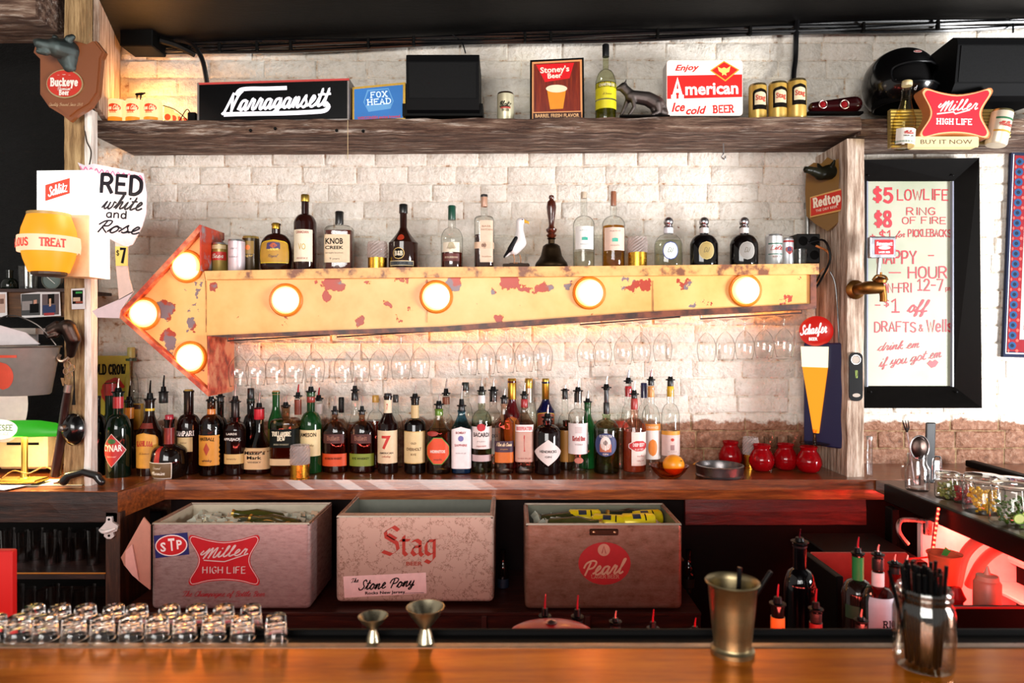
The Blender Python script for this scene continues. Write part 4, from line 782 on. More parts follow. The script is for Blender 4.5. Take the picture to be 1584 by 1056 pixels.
B(364, 29, 645, 664, 652, 13, 'applejack bottle with white shoulder lettering and a small cream label', D=2.84, sq=3, glass='#1c0806', labels=[(664, 680, .8, '#240b08', 'rect', [('LAIRDS', 669, 15, 3.2, '#d8ccc0', 'sans bold'), ('APPLEJACK', 677, 25, 4, '#e4dcd4', 'slab bold')], {}), (700, 715, .84, '#cfa868', 'rect', [('brandy', 707, 14, 2.6, '#5a3a20', 'sans')], {})], caps=[(618, 645, 12, '#3a3432', 'm')], pour=(594, 622, '#c9c4be', '#1c1c1c'))
B(401, 42, 632, 695, 665, 12, 'square-shouldered whisky bottle with dripping red wax neck', D=2.88, kind='slope', sq=3.2, glass='thin:#8a5a38,#3a2012', liquid=('#4a1a0a', 690, .15), labels=[(690, 722, .86, '#dcb684', 'rect', [("Maker's", 697, 29, 5, '#1c1410', 'slab'), ('Mark', 704, 21, 5, '#1c1410', 'slab'), ('WHISKY', 711, 20, 2.6, '#4a3420', 'slab')], {})], caps=[(630, 648, 15, '#c01c2c')], pour=(606, 632))
B(427, 24, 606, 655, 628, 11, 'green bottle with a tan cap behind the wax-necked bottle', D=2.98, kind='wave', glass='#1b5c26', caps=[(604, 610, 11, '#b08a52')], labels=[(662, 690, .7, '#7a7a2c', 'rect')])
B(442, 42, 628, 656, 645, 11, 'square Irish whiskey bottle with a near-black label and cream lettering', D=2.84, kind='square', sq=4, glass='thin:#b88a60,#5a3a22', liquid=('#4e1a0a', 661, .15), labels=[(661, 689, .92, '#1c231e', 'rect', [('TULLAMORE', 668, 27, 6, '#e0d6b8', 'slab bold'), ('DEW', 675, 12, 6, '#e0d6b8', 'slab bold'), ('IRISH WHISKEY', 684, 21, 2.6, '#b0a888', 'sans')], {}), (706, 716, .6, '#d6b88c', 'rect')], pour=(610, 628))
B(461, 22, 612, 660, 645, 10, 'back row bottle with a rust-red neck label and red spout', D=2.98, glass='clear', liquid=('#5a240e', 655, .3), caps=[(618, 641, 11, '#8a3a24')], pour=(594, 613, 'red'))
B(481, 33, 605, 656, 636, 12, 'green glass Irish whiskey bottle with a cream label', D=2.87, glass='#123c18', labels=[(663, 703, .86, '#e2cc98', 'rect', [('JAMESON', 670, 27, 6, '#241c10', 'sans bold'), ('irish whiskey', 686, 20, 3, '#7a6a3a', 'script')], {'x': -1})], caps=[(604, 613, 12.5, '#1a4a24'), (613, 622, 12.5, '#8a2a20')], pour=(582, 606))
B(493, 22, 615, 665, 650, 11, 'back row bottle with a white neck label and red spout, behind the green one', D=2.99, glass='clear', caps=[(624, 640, 12, '#e0d0c8')], pour=(599, 617, 'red'))
for (x, lc, tx, lab) in ((518, '#d24a18', 'BOURBON', 'frontier style whiskey flask with an orange band label'), (560, '#7a8a2a', 'RYE', 'frontier style whiskey flask with an olive green band label')):
    B(x, 38, 640, 668, 650, 9, lab, D=2.88, kind='round', ys=.6, glass='thin:#a07a60,#4a2c1c', liquid=('#3c0f08', 676, .14), labels=[(700, 719, .88, lc, 'rect', [(tx + ' WHISKEY', 707, 28, 3.2, '#2a1408', 'slab')], {}), (670, 684, .6, '#4a1c14', 'rect', [('Bulleit', 676, 20, 6, '#9a6a54', 'slab')], {})], caps=[(634, 641, 8.5, '#141210')], pour=(612, 636))
B(528, 20, 616, 660, 645, 9, 'back row bottle with a chrome cap between the green bottle and the flasks', D=2.99, glass='clear', caps=[(614, 638, 8, '#2a2828', 'm')])
B(549, 26, 616, 664, 634, 10, 'tall clear bottle with a stacked black stopper behind the olive band flask', D=2.99, kind='slope', glass='clear', liquid=('#7a3a20', 655, .3), caps=[(607, 619, 10.5, '#0e0e0e')], pour=(582, 604))
B(581, 28, 612, 655, 634, 9, 'clear bottle with a gold cap left of the red numeral bottle', D=2.98, glass='clear', liquid=('#6a1c10', 650, .3), caps=[(611, 622, 10.5, '#c99a42')])
B(600, 31, 612, 655, 636, 12, 'dark whiskey bottle with a big red numeral seven on cream', D=2.87, kind='slope', glass='#1a0a08', labels=[(664, 714, .86, '#e2c8a2', 'rect', [('7', 681, 14, 20, '#c0281e', 'sans bold'), ('AMERICAN', 698, 22, 2.8, '#3a2a1c', 'slab bold'), ('whiskey', 703, 14, 3, '#a04020', 'script')], {}), (618, 638, .9, '#e6d4b4', 'rect', [('7', 628, 5, 9, '#c0281e', 'sans bold')], {})], caps=[(608, 618, 11.5, '#16161e')])
B(612, 24, 612, 662, 640, 9, 'clear bottle with a black stopper directly behind the numeral bottle', D=2.99, glass='clear', caps=[(610, 622, 8.5, '#141414')])
B(642, 33, 616, 656, 646, 12, 'near black whiskey bottle with a bordered antique cream label', D=2.87, glass='#100807', labels=[(665, 714, .82, '#caa25c', 'rect', [('OLD', 683, 8, 3, '#6a4a1c', 'slab'), ('OVERHOLT', 692, 24, 4.6, '#5a3c14', 'slab bold'), ('RYE', 700, 8, 3, '#6a4a1c', 'slab')], {'rim': '#dcc490'}), (626, 646, .9, '#d0b682', 'rect')], caps=[(614, 625, 11.5, '#0e0d0d')], pour=(596, 615))
B(679, 37, 632, 666, 648, 12, 'tequila bottle with an orange and green pointed label', D=2.87, kind='slope', sq=3, glass='thin:#d8cfae,#7a7448', liquid=('#b08a50', 664, .75), labels=[(674, 715, .62, '#4a8a30', 'hex', [('HORNITOS', 695, 21, 4.4, '#f0ece0', 'sans bold'), ('tequila', 707, 12, 3, '#5a1c0c', 'sans')], {'rim': '#dc4a1e'}), (664, 672, .3, '#a02c20', 'oval', [], {'x': -8})], caps=[(632, 642, 12.5, '#6a9a34'), (625, 632, 10, '#121212')], pour=(608, 626))
B(690, 22, 608, 655, 640, 10, 'back row bottle with a copper ringed neck', D=2.98, glass='clear', caps=[(614, 625, 11.5, '#8a4a30')], pour=(585, 609))
B(714, 30, 634, 660, 640, 11, 'pale blue gin bottle with an arched white and red label', D=2.87, kind='slope', sq=4, glass='thin:#4a88a8,#1c4a6a', liquid=('#1c5a80', 700, .5), labels=[(658, 722, .80, '#ece0e0', 'arch', [('BOMBAY', 667, 14, 3.6, '#8a2a30', 'slab bold'), ('SAPPHIRE', 686, 17, 3.6, '#a02a34', 'slab bold'), ('london dry gin', 698, 14, 2.2, '#7a6a70', 'sans')], {'rim': '#f2e8e8', 'spots': [(676, 8, 9, '#6a6aa8', 'oval')]})], caps=[(626, 636, 10, '#0f0e10')], pour=(596, 628))
B(720, 22, 598, 640, 622, 11, 'back row bottle with a black and green stopper behind the blue gin', D=2.98, glass='clear', caps=[(591, 604, 11, '#141a12')])
B(745, 31, 606, 650, 634, 11, 'clear rum bottle with a white label and red round emblem', D=2.88, glass='thin:#c4d0b8,#4a5c44', liquid=('#c8d2b4', 655, .9), labels=[(658, 692, .94, '#e8dcd8', 'rect', [('BACARDI', 670, 26, 6.5, '#1c1a1c', 'sans bold'), ('rum', 680, 12, 2.6, '#8a7a78', 'sans'), ('superior', 687, 16, 3, '#a03028', 'script')], {'spots': [(659, 13, 12, '#b8202a', 'oval')]}), (701, 711, .8, '#c8b0b0', 'rect'), (611, 623, .95, '#e2dcda', 'rect')], caps=[(604, 611, 10, '#121212')], pour=(583, 605))
B(763, 24, 606, 650, 632, 12, 'frosted white-necked vodka bottle in the back row', D=2.98, glass='thin:#e8e2e0,#a09a98', labels=[(660, 700, .8, '#e0d4d2', 'rect', [('VODKA', 672, 15, 5, '#3a3440', 'sans bold')], {})], caps=[(603, 621, 11, '#171214')], pour=(585, 604))
B(780, 29, 624, 652, 640, 10, 'rum bottle with a diagonal purple and orange label', D=2.87, sq=3.5, kind='slope', glass='thin:#d8b8a0,#6a4a38', labels=[(680, 697, .92, '#3c2438', 'rect', [('Flor de Cana', 685, 22, 5, '#e0c8a0', 'script bold'), ('rum', 692, 10, 2.4, '#c08a40', 'sans')], {}), (697, 713, .92, '#d0691c', 'rect', [], {})], caps=[(614, 624, 10, '#141010')], pour=(601, 616))
B(792, 26, 589, 640, 620, 12, 'brandy bottle with a gold foil neck behind the red-topped gin', D=2.98, kind='slope', glass='#5c1216', caps=[(585, 617, 13, '#c4983e', 'm')], labels=[(642, 690, .8, '#c8402a', 'oval', [], {'rim': '#d8822a'})])
B(811, 28, 628, 652, 636, 10, 'gin bottle with a red figure on a clear label', D=2.87, sq=4, kind='slope', glass='thin:#d8c0b0,#6a5044', labels=[(666, 712, .84, '#c08a78', 'rect', [('london dry gin', 706, 18, 2.4, '#8a1c18', 'sans'), ('1', 683, 7, 24, '#c01c1c', 'slab bold')], {'rim': '#c8a090'}), (655, 666, .86, '#ece0dc', 'rect', [('BEEFEATER', 660.5, 22, 5.5, '#c01c22', 'sans bold')], {})], caps=[(617, 630, 10.5, '#a01c20'), (610, 617, 9, '#0f0d0d')], pour=(592, 611))
B(818, 24, 589, 640, 618, 12, 'back row bottle with a shiny gold and silver foil neck', D=2.99, glass='clear', caps=[(585, 600, 12, '#c8a24c', 'm'), (600, 622, 11, '#b8b0a8', 'm')])
B(844, 28, 590, 635, 618, 11, 'dark blue bottle with gold neck foil and oval gold emblem', D=2.97, kind='slope', glass='#121440', caps=[(585, 592, 11, '#c0a24a', 'm'), (592, 617, 11.5, '#b99a3c', 'm')], labels=[(636, 660, .75, '#c99c30', 'arch', [], {'rim': '#8a3a24'})])
B(847, 41, 650, 668, 656, 14, 'squat black apothecary gin bottle with a white diamond label', D=2.86, glass='#150808', labels=[(677, 717, .86, '#e4d8d4', 'diamond', [('HENDRICKS', 695, 27, 4, '#221c1c', 'slab bold'), ('GIN', 703, 10, 3, '#4a4040', 'slab')], {})], caps=[(644, 651, 12, '#0e0c0c')], pour=(626, 646))
B(874, 22, 614, 655, 640, 10, 'clear back row bottle with a white nozzle left of the vodka', D=2.98, glass='clear', caps=[(602, 617, 8.5, '#101010')], pour=(594, 604, '#e8e0dc'))
B(876, 26, 650, 665, 658, 10, 'short gold labelled bottle half hidden beside the tall vodka', D=2.95, glass='#2a160a', labels=[(664, 712, .9, '#b07a30', 'rect')])
B(894, 30, 604, 643, 632, 12, 'tall clear vodka bottle with a white label and red and black lettering', D=2.88, glass='thin:#e6e4e0,#77706c', labels=[(653, 700, .90, '#e8dedc', 'rect', [('Ketel One', 676, 21, 6.5, '#a02420', 'slab bold'), ('VODKA', 685, 12, 2.6, '#5a4a4a', 'sans')], {'spots': [(663, 11, 10, '#cfc4c2', 'rect')]}), (705, 714, .3, '#b86a58', 'oval')], caps=[(608, 622, 11, '#141010')], pour=(586, 605))
B(909, 28, 622, 660, 640, 10, 'green bottle between the tall vodka and the round-label gin', D=2.97, kind='slope', glass='#17602a', caps=[(620, 631, 10.5, '#124a22')], pour=(604, 622))
B(938, 39, 640, 662, 648, 12, 'clear green-tinted gin bottle with a blue ringed oval ship label', D=2.87, kind='round', glass='thin:#b4c49c,#3c5434', liquid=('#a8ba8c', 664, .88), labels=[(667, 703, .60, '#2c3a6a', 'oval', [('PLYMOUTH', 672, 19, 4, '#d8d0c8', 'sans bold'), ('GIN', 699, 8, 3, '#f0d8c8', 'sans')], {'spots': [(690, 18, 12, '#b8684a', 'rect'), (683, 16, 22, '#e8dcd4', 'oval'), (682, 7, 8, '#6a5a54', 'gem')], 'x': -4})], caps=[(594, 622, 7, '#24262a'), (622, 640, 9, '#121212')], pour=(582, 600))
B(960, 24, 640, 660, 650, 10, 'clear liqueur bottle with a red band behind the pink grapefruit vodka', D=2.96, glass='clear', labels=[(650, 660, .9, '#a83a28', 'rect')])
B(981, 36, 634, 660, 646, 11, 'pink grapefruit vodka bottle with a red splash label', D=2.85, glass='thin:#e0b09c,#8a4a38', liquid=('#c86a44', 666, .55), basey=728, labels=[(666, 717, .50, '#ecdcd2', 'rect', [('vodka', 702, 12, 3, '#b84a3a', 'sans'), ('ruby red', 709, 12, 2.6, '#b84a3a', 'sans')], {'x': 7}), (678, 696, .6, '#e8dcd8', 'hex', [('DEEP EDDY', 685, 20, 5, '#f0e4e0', 'sans bold'), ('RUBY RED', 692, 14, 3, '#f0d0c8', 'sans')], {'rim': '#c01c22', 'x': 5})], caps=[(616, 633, 10.5, '#a8322c'), (609, 616, 9, '#121010')], pour=(590, 610))
B(972, 22, 600, 648, 625, 11, 'back row bottle with a red neck label', D=2.98, glass='clear', caps=[(597, 613, 10.5, '#b42024')], pour=(572, 590, '#8a8a9a'))
B(996, 20, 596, 648, 625, 10, 'back row bottle with a navy blue neck cap', D=2.99, glass='clear', caps=[(592, 615, 9.5, '#1c2050')])
B(1007, 28, 600, 646, 625, 10, 'orange flavoured vodka bottle with orange fruit label', D=2.95, glass='clear', labels=[(654, 664, .95, '#e0882c', 'rect', [('ORANGE', 659, 20, 4, '#f0dcc0', 'sans')], {}), (664, 708, .9, '#e8dcd4', 'rect', [], {'spots': [(690, 14, 26, '#e07c1c', 'oval')]})], caps=[(597, 614, 10, '#d8924a'), (586, 596, 9, '#121212')], pour=(571, 588, 'red'))
B(1037, 28, 602, 642, 624, 11, 'citrus vodka bottle with a yellow neck label, last on the right', D=2.93, glass='clear', labels=[(665, 671, .92, '#d99a34', 'rect'), (671, 703, .92, '#dcc0b8', 'rect', [('VODKA', 696, 14, 3, '#b0908a', 'sans')], {'spots': [(678, 5, 5, '#c03a2a', 'oval'), (690, 6, 8, '#a07a78', 'rect')]})], caps=[(597, 613, 10.5, '#e2b41c'), (587, 597, 9, '#101010')], pour=(571, 588))
B(388, 24, 620, 660, 640, 11, 'back row bottle with a black squared cap left of the wax neck', D=2.99, glass='#1a100c', caps=[(600, 616, 10, '#101010'), (616, 624, 12, '#12261c')])
B(341, 22, 620, 660, 645, 10, 'dark back row bottle behind the torn-edged orange label', D=2.99, glass='#1a120c', caps=[(612, 624, 10, '#15110f')], pour=(598, 614))
# small things on the counter
crystal_cup(464, 30, 688, 717, 0, 'upside down cut glass cup with gold rim in front of the green bottle', 2.755, .983, 'gold based candle cups')
crystal_cup(1161, 24, 676, 702, 0, 'cut glass candle cup on gold base among the red candle jars', 2.97, .983, 'gold based candle cups')
for (x, t_, lab) in ((1192, 675, 'small clear glass behind the second red candle jar'), (1229, 674, 'small clear glass behind the rightmost red candle jars')): tumbler(x, 21, t_, lab, 2.99, .983, 'odd glasses')
bw = thing('amber_bowl', 'shallow amber glass bowl holding an orange', 'bowl', P(1035, 738, 2.755)); u = 2.755/FX
obj('bowl', lathe([(0, 0), (14, 0), (17, 2), (24, 9), (30, 18), (31, 19), (28.5, 18), (22, 9.5), (14, 3.5), (0, 2.5)], 32).scale(u), thin('#f08a3a', '#a03808', 1.1), bw, smooth=True)
og = thing('orange', 'whole orange lying in the amber bowl', 'fruit', P(1042, 735, 2.755)); og.scale = (u, u, u)
obj('peel', lathe([(16.5*math.cos(a), 16.5 + 15.5*math.sin(a)) for a in [R(q) for q in range(-90, 91, 15)]], 24), paint('#f09a1c', .35), og, smooth=True)
obj('stem_end', lathe([(0, 0), (1.6, .2), (1.8, 1)], 8).map(lambda v: (v.x + 9, v.y - 12.5, v.z + 24)), paint('#3a5a1c', .6), og)
at = thing('ashtray', 'round ribbed pewter ashtray on the counter edge', 'ashtray', P(1113, 735.5, 2.77)); u = 2.77/FX
g = lathe([(0, 1.5), (34, 1.5), (36, 0), (36.5, 2), (35, 4), (36, 14), (36.5, 17), (34, 18), (32.5, 15), (31, 5), (16, 4), (14, 7), (15, 9), (12, 9), (11, 4), (0, 4)], 44)
obj('dish', g.scale(u), metalm('#7c7676', .25, .3), at, smooth=True)
def red_jar(x, w, top, basey, label):
    D = (CZ - .983) * FX / (basey - HY); u = D/FX; h = basey - top; r = w/2; t = thing('candle_jar', label, 'candle holder', P(x, basey, D), 'red glass candle jars')
    p = [(0, 0), (r*.5, 0), (r*.8, h*.08), (r, h*.32), (r*.98, h*.5), (r*.78, h*.72), (r*.62, h*.82), (r*.62, h*.88), (r*.7, h*.98), (r*.66, h), (r*.58, h*.9)]
    g = G(); n = 32; vs = []
    for j, (rr, z) in enumerate(p):
        for i in range(n): a = 2*math.pi*i/n; k = 1 + (.035 if (i + j) % 2 and .2*h < z < .7*h else 0); vs.append((rr*k*math.cos(a), rr*k*math.sin(a), z))
    g.add(vs, [(j*n+i, j*n+(i+1) % n, (j+1)*n+(i+1) % n, (j+1)*n+i) for j in range(len(p)-1) for i in range(n)])
    obj('red_glass', g.scale(u), darkglass('#a80a14', .35, '#e0141e'), t, smooth=True)
    obj('candle', lathe([(0, h*.08), (r*.5, h*.08), (r*.5, h*.3), (0, h*.3)], 16).scale(u), paint('#b84040', .5), t)
red_jar(1130, 35, 682, 722, 'darker red candle jar behind the ashtray'); red_jar(1178, 37, 687, 728, 'red candle jar right of the cut glass cup')
red_jar(1215, 36, 686, 726, 'plain red candle jar in the middle of three'); red_jar(1251, 38, 690, 730, 'red diamond-cut candle jar nearest the post')
gt = thing('glass_tube', 'tall thin clear tube standing right of the post', 'tube', P(1345, 735, 2.80)); u = 2.8/FX
obj('tube_wall', lathe([(0, 0), (4, 0), (4.4, 1), (4.4, 58), (3.8, 58), (3.8, 2)], 14).scale(u), thin('#f4f4f4', '#8a8a8a', 1.5), gt, smooth=True)
obj('cap', lathe([(4.6, 56), (4.6, 60), (0, 61)], 14).scale(u), metalm('#bdbdbd', .25), gt, smooth=True)
lp = obj('lemon_peel', tube([P(1072, 717, 2.93), P(1080, 715, 2.95), P(1088, 718, 2.93)], [.002, .008, .002], 6, 3).move(-P(1080, 716, 2.93)), paint('#d98a2c', .5), None, P(1080, 717, 2.93)); tag(lp, 'scrap of orange peel behind the ashtray', 'peel')
# old whiskey tin sign leaning on the wall
oc = thing('tin_sign', 'yellow tin whiskey sign leaning on the wall at the left', 'sign', P(172, 690, 3.02)); u = 3.02/FX
obj('panel', box(-29, 29, -2, 1, 0, 140).scale(u), paint('#b3a52c', .4), oc)
obj('panel_edge', box(-29.5, -28, -3, 1, 0, 140).scale(u), paint('#2a3a14', .5), oc)
obj('lettering', face(text2d('OLD CROW', 'slab bold', 50, 14, 0, 119), -2.3).scale(u), paint('#1c1a12', .5), oc)
g = G()
for q in range(8): a = q * .5; g.join(poly2d(ell(5, 2.6, 4 + 16*math.cos(a+.6), 84 + 18*math.sin(a+.6), 12, a + 2.2)))
obj('red_scroll', face(g.join(ribbon([smooth_pts([(-14+20, 62, 0), (-10, 76, 0), (-8, 92, 0), (8, 104, 0), (20, 92, 0)], 5)], 5)), -2.3).scale(u), paint('#c02418', .5), oc)
# ================================================================ on the upper shelf
def sz(x): return 2.428 + (x - 150) * .000035 * 0 + (P(x, 0, 2.85).x + 1.70) * .005 + .004
def plate(name, x0, x1, y0, y1, D, th, m, par, org, **k):
    a, b = P(x0, y1, D), P(x1, y0, D); return obj(name, bbox(a.x, b.x, D, D+th, a.z, b.z, k.pop('r', .003)).move(-org), m, par, **k)
def flat(name, g, D, org, m, par, **k):                # flat lettering given in picture positions (y up already handled)
    gg = G().add([P(v.x, -v.y, D) - Vector((0, v.z * .0025, 0)) for v in g.v], g.f); return obj(name, gg.move(-org), m, par, **k)
def T(s, st, w, h, cx, cy, rot=0, arc=0): return text2d(s, st, w, h, cx, -cy, rot, arc)
def PL(pts): return poly2d([(a, -b) for a, b in pts])
def EL(cx, cy, rx, ry, rot=0, n=28): return poly2d(ell(rx, ry, cx, -cy, n, rot))
def RR(x0, x1, y0, y1, r): return poly2d(rrect(x0, x1, -y1, -y0, r))
BASEY = lambda x, D: HY + (CZ - sz(x)) * FX / D
# lit cans at the left end
for i, x in enumerate((182, 209, 237)):
    can(x, 26, 156, ['leftmost lit paper lantern can at the end of the upper shelf', 'second lit lantern can, below the tiny black figure', 'third lit lantern can, beside the fanned string of cans'][i], '', 2.83, sz(x), [('Iron City', 170, 19, 7, '#f4c89a', 'script bold'), ('BEER', 177, 10, 3, '#d8501c', 'sans bold')], [(189, 26, 10, '#e8881c', 'rect'), (170, 22, 12, '#e03c14', 'oval')], group='lit lantern cans', lit=('#ffc98a', 1.15), name='lantern_can')
fan = thing('lantern_fan', 'fan of lit yellow paper cans sloping down beside the lantern cans', 'lantern', P(262, 196, 2.90))
for k in range(4):
    x = 254 + k*9
    obj('shade', px_g([[(x, 164 + k*7), (x+10, 167 + k*8), (x+12, 195), (x+1, 195)]], 2.90 + k*.012, 2.93 + k*.012, P(262, 196, 2.90)), glow('#ffcf7a', 1.1), fan)
    flat('badge', EL(x+5, 181 + k*2, 5, 5), 2.899 + k*.012, P(262, 196, 2.90), glow('#e04818', 1.0), fan)
obj('support_wire', tube([P(a, b, 2.89) - P(262, 196, 2.90) for a, b in ((252, 163), (270, 169), (286, 182), (294, 192))], .002, 5, 3), M_BLACK, fan)
pl = bpy.data.lights.new('lantern_glow', 'POINT'); pl.energy = 1.8; pl.color = (1, .45, .12); pl.shadow_soft_size = .03; po = bpy.data.objects.new('lantern_glow', pl); col.objects.link(po); po.location = P(225, 165, 2.97)
tf = thing('toy_horse', 'tiny black toy animal standing on the lantern cans', 'toy', P(216, 157, 2.85)); u = 2.85/FX; tf.scale = (u,)*3
blob('body', [((-5, 0, 11), 2, (4, 0, 12), 2), ((4, 0, 12), 1.5, (8, 0, 13), 1.2), ((-4, 0, 10), 1.1, (-4, 0, 1), .9), ((2, 0, 10), 1.1, (1, 0, 1), .9)], .5, M_BLACK, tf)
pw = thing('plug_adapter', 'small black plug adapter beside the wide script sign', 'adapter', P(296, 192, 2.80)); obj('housing', bbox(-.018, .018, 0, .04, 0, .05, .004), M_BLACK, pw); obj('wire', tube([(-.01, .01, .05), (-.02, .0, .06), (-.05, 0, .01)], .002, 5, 4), M_BLACK, pw)
# wide script light box
org = P(422, 188, 2.80); nb = thing('light_box_sign', 'wide black light box with white script lettering on the upper shelf', 'sign', org)
def tilt_box(pts, D, th, m, nm, par, org, grow=0): return obj(nm, px_g([pts], D, D+th, org), m, par)
tilt_box([(305, 128), (540, 121), (540, 186), (305, 192)], 2.79, .12, metalm('#8c8480', .35, .25), 'case', nb, org)
tilt_box([(308, 131), (537, 124), (537, 183), (308, 189)], 2.787, .004, paint('#060607', .15), 'front_panel', nb, org)
tilt_box([(307, 128), (540, 121), (540, 124), (308, 131)], 2.784, .006, paint('#c0403a', .35), 'red_edge', nb, org)
W = glow('#fff6ff', 1.6)
flat('script_lettering', T('Narragansett', 'script bold', 172, 27, 427, 154.5, R(3.2)), 2.786, org, W, nb)
flat('script_bar', G().join(ribbon([smooth_pts([(366, -146, 0), (372, -139, 0), (388, -137, 0), (410, -137, 0), (442, -136, 0)], 3)], 6)), 2.7862, org, W, nb)
flat('script_underline', ribbon([smooth_pts([(348, -177, 0), (380, -176, 0), (440, -175, 0), (485, -173, 0), (502, -171, 0), (508, -165, 0), (505, -160, 0)], 3)], 6.5), 2.7862, org, W, nb)
# blue sign
org = P(585, 186, 2.84); fh = thing('blue_sign', 'small blue light up sign in a brass frame left of the centre speaker', 'sign', org)
tilt_box([(545, 135), (627, 127), (627, 185), (545, 190)], 2.83, .06, metalm('#c8a04a', .3, .3), 'frame', fh, org)
tilt_box([(548, 138), (623, 131), (623, 182), (548, 186)], 2.827, .004, glow('#1f6fb8', .75), 'panel', fh, org)
flat('crest', PL([(568, 139), (601, 136), (609, 156), (604, 168), (570, 173), (562, 158)]), 2.8262, org, glow('#5a98cc', .8), fh)
flat('crest_inner', PL([(570, 141), (600, 138), (607, 156), (606, 160), (565, 163), (564, 157)]), 2.8258, org, glow('#1f6fb8', .8), fh)
flat('lettering', T('FOX', 'slab bold', 28, 8, 586, 146, R(4)).join(T('HEAD', 'slab bold', 38, 8, 586, 157, R(4))), 2.8254, org, glow('#cfe0ee', 1), fh)
flat('slogan', T('WISCONSIN spring brewed', 'sans bold', 66, 4.5, 586, 181, R(3)), 2.8254, org, glow('#c02a38', .8), fh)
# centre and right speakers
def speaker(poly, D, dep, label, org, cut):
    t = thing('loudspeaker', label, 'speaker', org, 'wall loudspeakers')
    xs = [P(poly[0], 0, D).x, P(poly[1], 0, D).x]; z0, z1 = P(0, poly[3], D).z, P(0, poly[2], D).z
    sec = [(D+dep, z1-.02), (D+.03, z1), (D+.006, z1-.012), (D, z1-.04), (D+cut*.4, z0+.05), (D+cut, z0+.012), (D+cut+.03, z0), (D+dep, z0+.02)]
    g = G(); n = len(sec)
    for x in xs: g.add([(x, a, b) for a, b in sec], [])
    g.f = [tuple(range(n-1, -1, -1)), tuple(range(n, 2*n))] + [(i, (i+1) % n, (i+1) % n + n, i+n) for i in range(n)]
    o = obj('cabinet', g.move(-org), paint('#0c0c0e', .6), t)
    gr = G().add([(xs[0]+.012, D-.003, z1-.045), (xs[1]-.012, D-.003, z1-.045), (xs[1]-.012, D+cut*.4-.003, z0+.055), (xs[0]+.012, D+cut*.4-.003, z0+.055), (xs[0]+.012, D+.004, z1-.045), (xs[1]-.012, D+.004, z1-.045), (xs[1]-.012, D+cut*.4+.004, z0+.055), (xs[0]+.012, D+cut*.4+.004, z0+.055)], [(3,2,1,0), (4,5,6,7), (0,1,5,4), (1,2,6,5), (2,3,7,6), (3,0,4,7)]).move(-org)
    gm, nt, b = newmat('speaker_grille'); v = N(nt, 'ShaderNodeTexVoronoi'); v.inputs['Scale'].default_value = 160; L(nt, coords(nt), v.inputs['Vector'])
    L(nt, ramp(nt, v.outputs[0], [(.2, '#010101'), (.6, '#050506')]).outputs[0], b.inputs['Base Color']); b.inputs['Roughness'].default_value = .6; b.inputs['Specular IOR Level'].default_value = .15; bump(nt, b, v.outputs[0], .1, .001)
    obj('grille', gr, gm, t); return t
s1 = speaker((628, 741, 80, 172), 2.76, .2, 'black loudspeaker in the middle of the upper shelf', P(685, 186, 2.86), .02)
obj('bracket', box(-.16, .17, -.06, .1, 0, .05), M_BLACK, s1)
s2 = speaker((1482, 1640, 53, 146), 2.66, .32, 'big black loudspeaker at the top right behind the red bow-tie sign', P(1540, 182, 2.86), .05)
obj('bracket', box(.02, .07, .0, .06, -.0, .12), M_BLACK, s2)
# can, framed ad, chartreuse, figure, american sign
can(782, 26, 145, 'rusty topped white beer can between the centre speaker and the framed advert', '#cfc6a4', 2.84, sz(782), [('Blatz', 165, 19, 8, '#2a2a1c', 'script bold'), ('BEER', 174, 11, 3, '#3a3424', 'slab bold')], [(170, 16, 3, '#b84a40', 'rect')], metal='#6a4630', group='cans on the upper shelf')
org = P(862, 184, 2.82); sb = thing('framed_advert', 'framed brown beer advert with a red banner and gold border', 'picture', org)
tilt_box([(820, 93), (903, 89), (904, 184), (820, 186)], 2.81, .03, paint('#120c08', .4), 'frame', sb, org)
tilt_box([(823, 96), (900, 92), (901, 182), (823, 184)], 2.8085, .004, paint('#d89058', .4), 'gold_border', sb, org)
tilt_box([(826, 99), (897, 95), (898, 171), (826, 173)], 2.8065, .004, wood('plank_print', [(.3, '#4a1208'), (.5, '#6e1e0c'), (.7, '#8a3010')], (30, 30, 2), 4, .3, 0), 'picture_panel', sb, org)
tilt_box([(825, 175), (899, 173), (899, 182), (825, 184)], 2.8065, .004, paint('#3a140c', .3), 'caption_panel', sb, org)
flat('red_banner', PL([(829, 100), (888, 97), (881, 121), (843, 127)]), 2.806, org, paint('#d8141c', .3), sb)
flat('lettering', T("Stoney's", 'sans bold', 45, 9, 858, 107, R(4)).join(T('Beer', 'sans bold', 22, 8, 858, 116.5, R(4))), 2.8055, org, paint('#f4e4d0', .4), sb)
flat('caption', T('BARREL FRESH FLAVOR', 'sans bold', 68, 5.5, 862, 178.5, R(1)), 2.8055, org, paint('#f0b880', .4), sb)
flat('beer_picture', PL([(846, 138), (876, 136), (871, 168), (851, 169)]), 2.8055, org, paint('#e08a1c', .35), sb)
flat('beer_foam', EL(861, 137, 16.5, 6), 2.805, org, paint('#f0dcb8', .4), sb)
bottle(937, 32, 70, 128, 108, 9, 'herbal liqueur bottle with a yellow label on the upper shelf', D=2.84, zs=sz(937), glass='thin:#d8dcb8,#585c44', liquid=('#a8a414', 160, .8), kind='round', labels=[(132, 157, .95, '#d8cc18', 'rect', [('liqueur', 150, 14, 3, '#6a5a10', 'script')], {}), (131, 140, .97, '#14120e', 'rect', [('CHARTREUSE', 136, 26, 4, '#ded8c0', 'slab bold')], {}), (159, 172, .95, '#d8cc18', 'rect')], caps=[(69, 88, 10.5, '#100f10')], group='bottles on the upper shelf')
fg = thing('bear_figurine', 'prowling cast metal animal figurine left of the red and white sign', 'figurine', P(992, 183, 2.83)); u = 2.83/FX; fg.scale = (u,)*3
M_CAST = metalm('#6c625e', .35, .5, bs=.3)
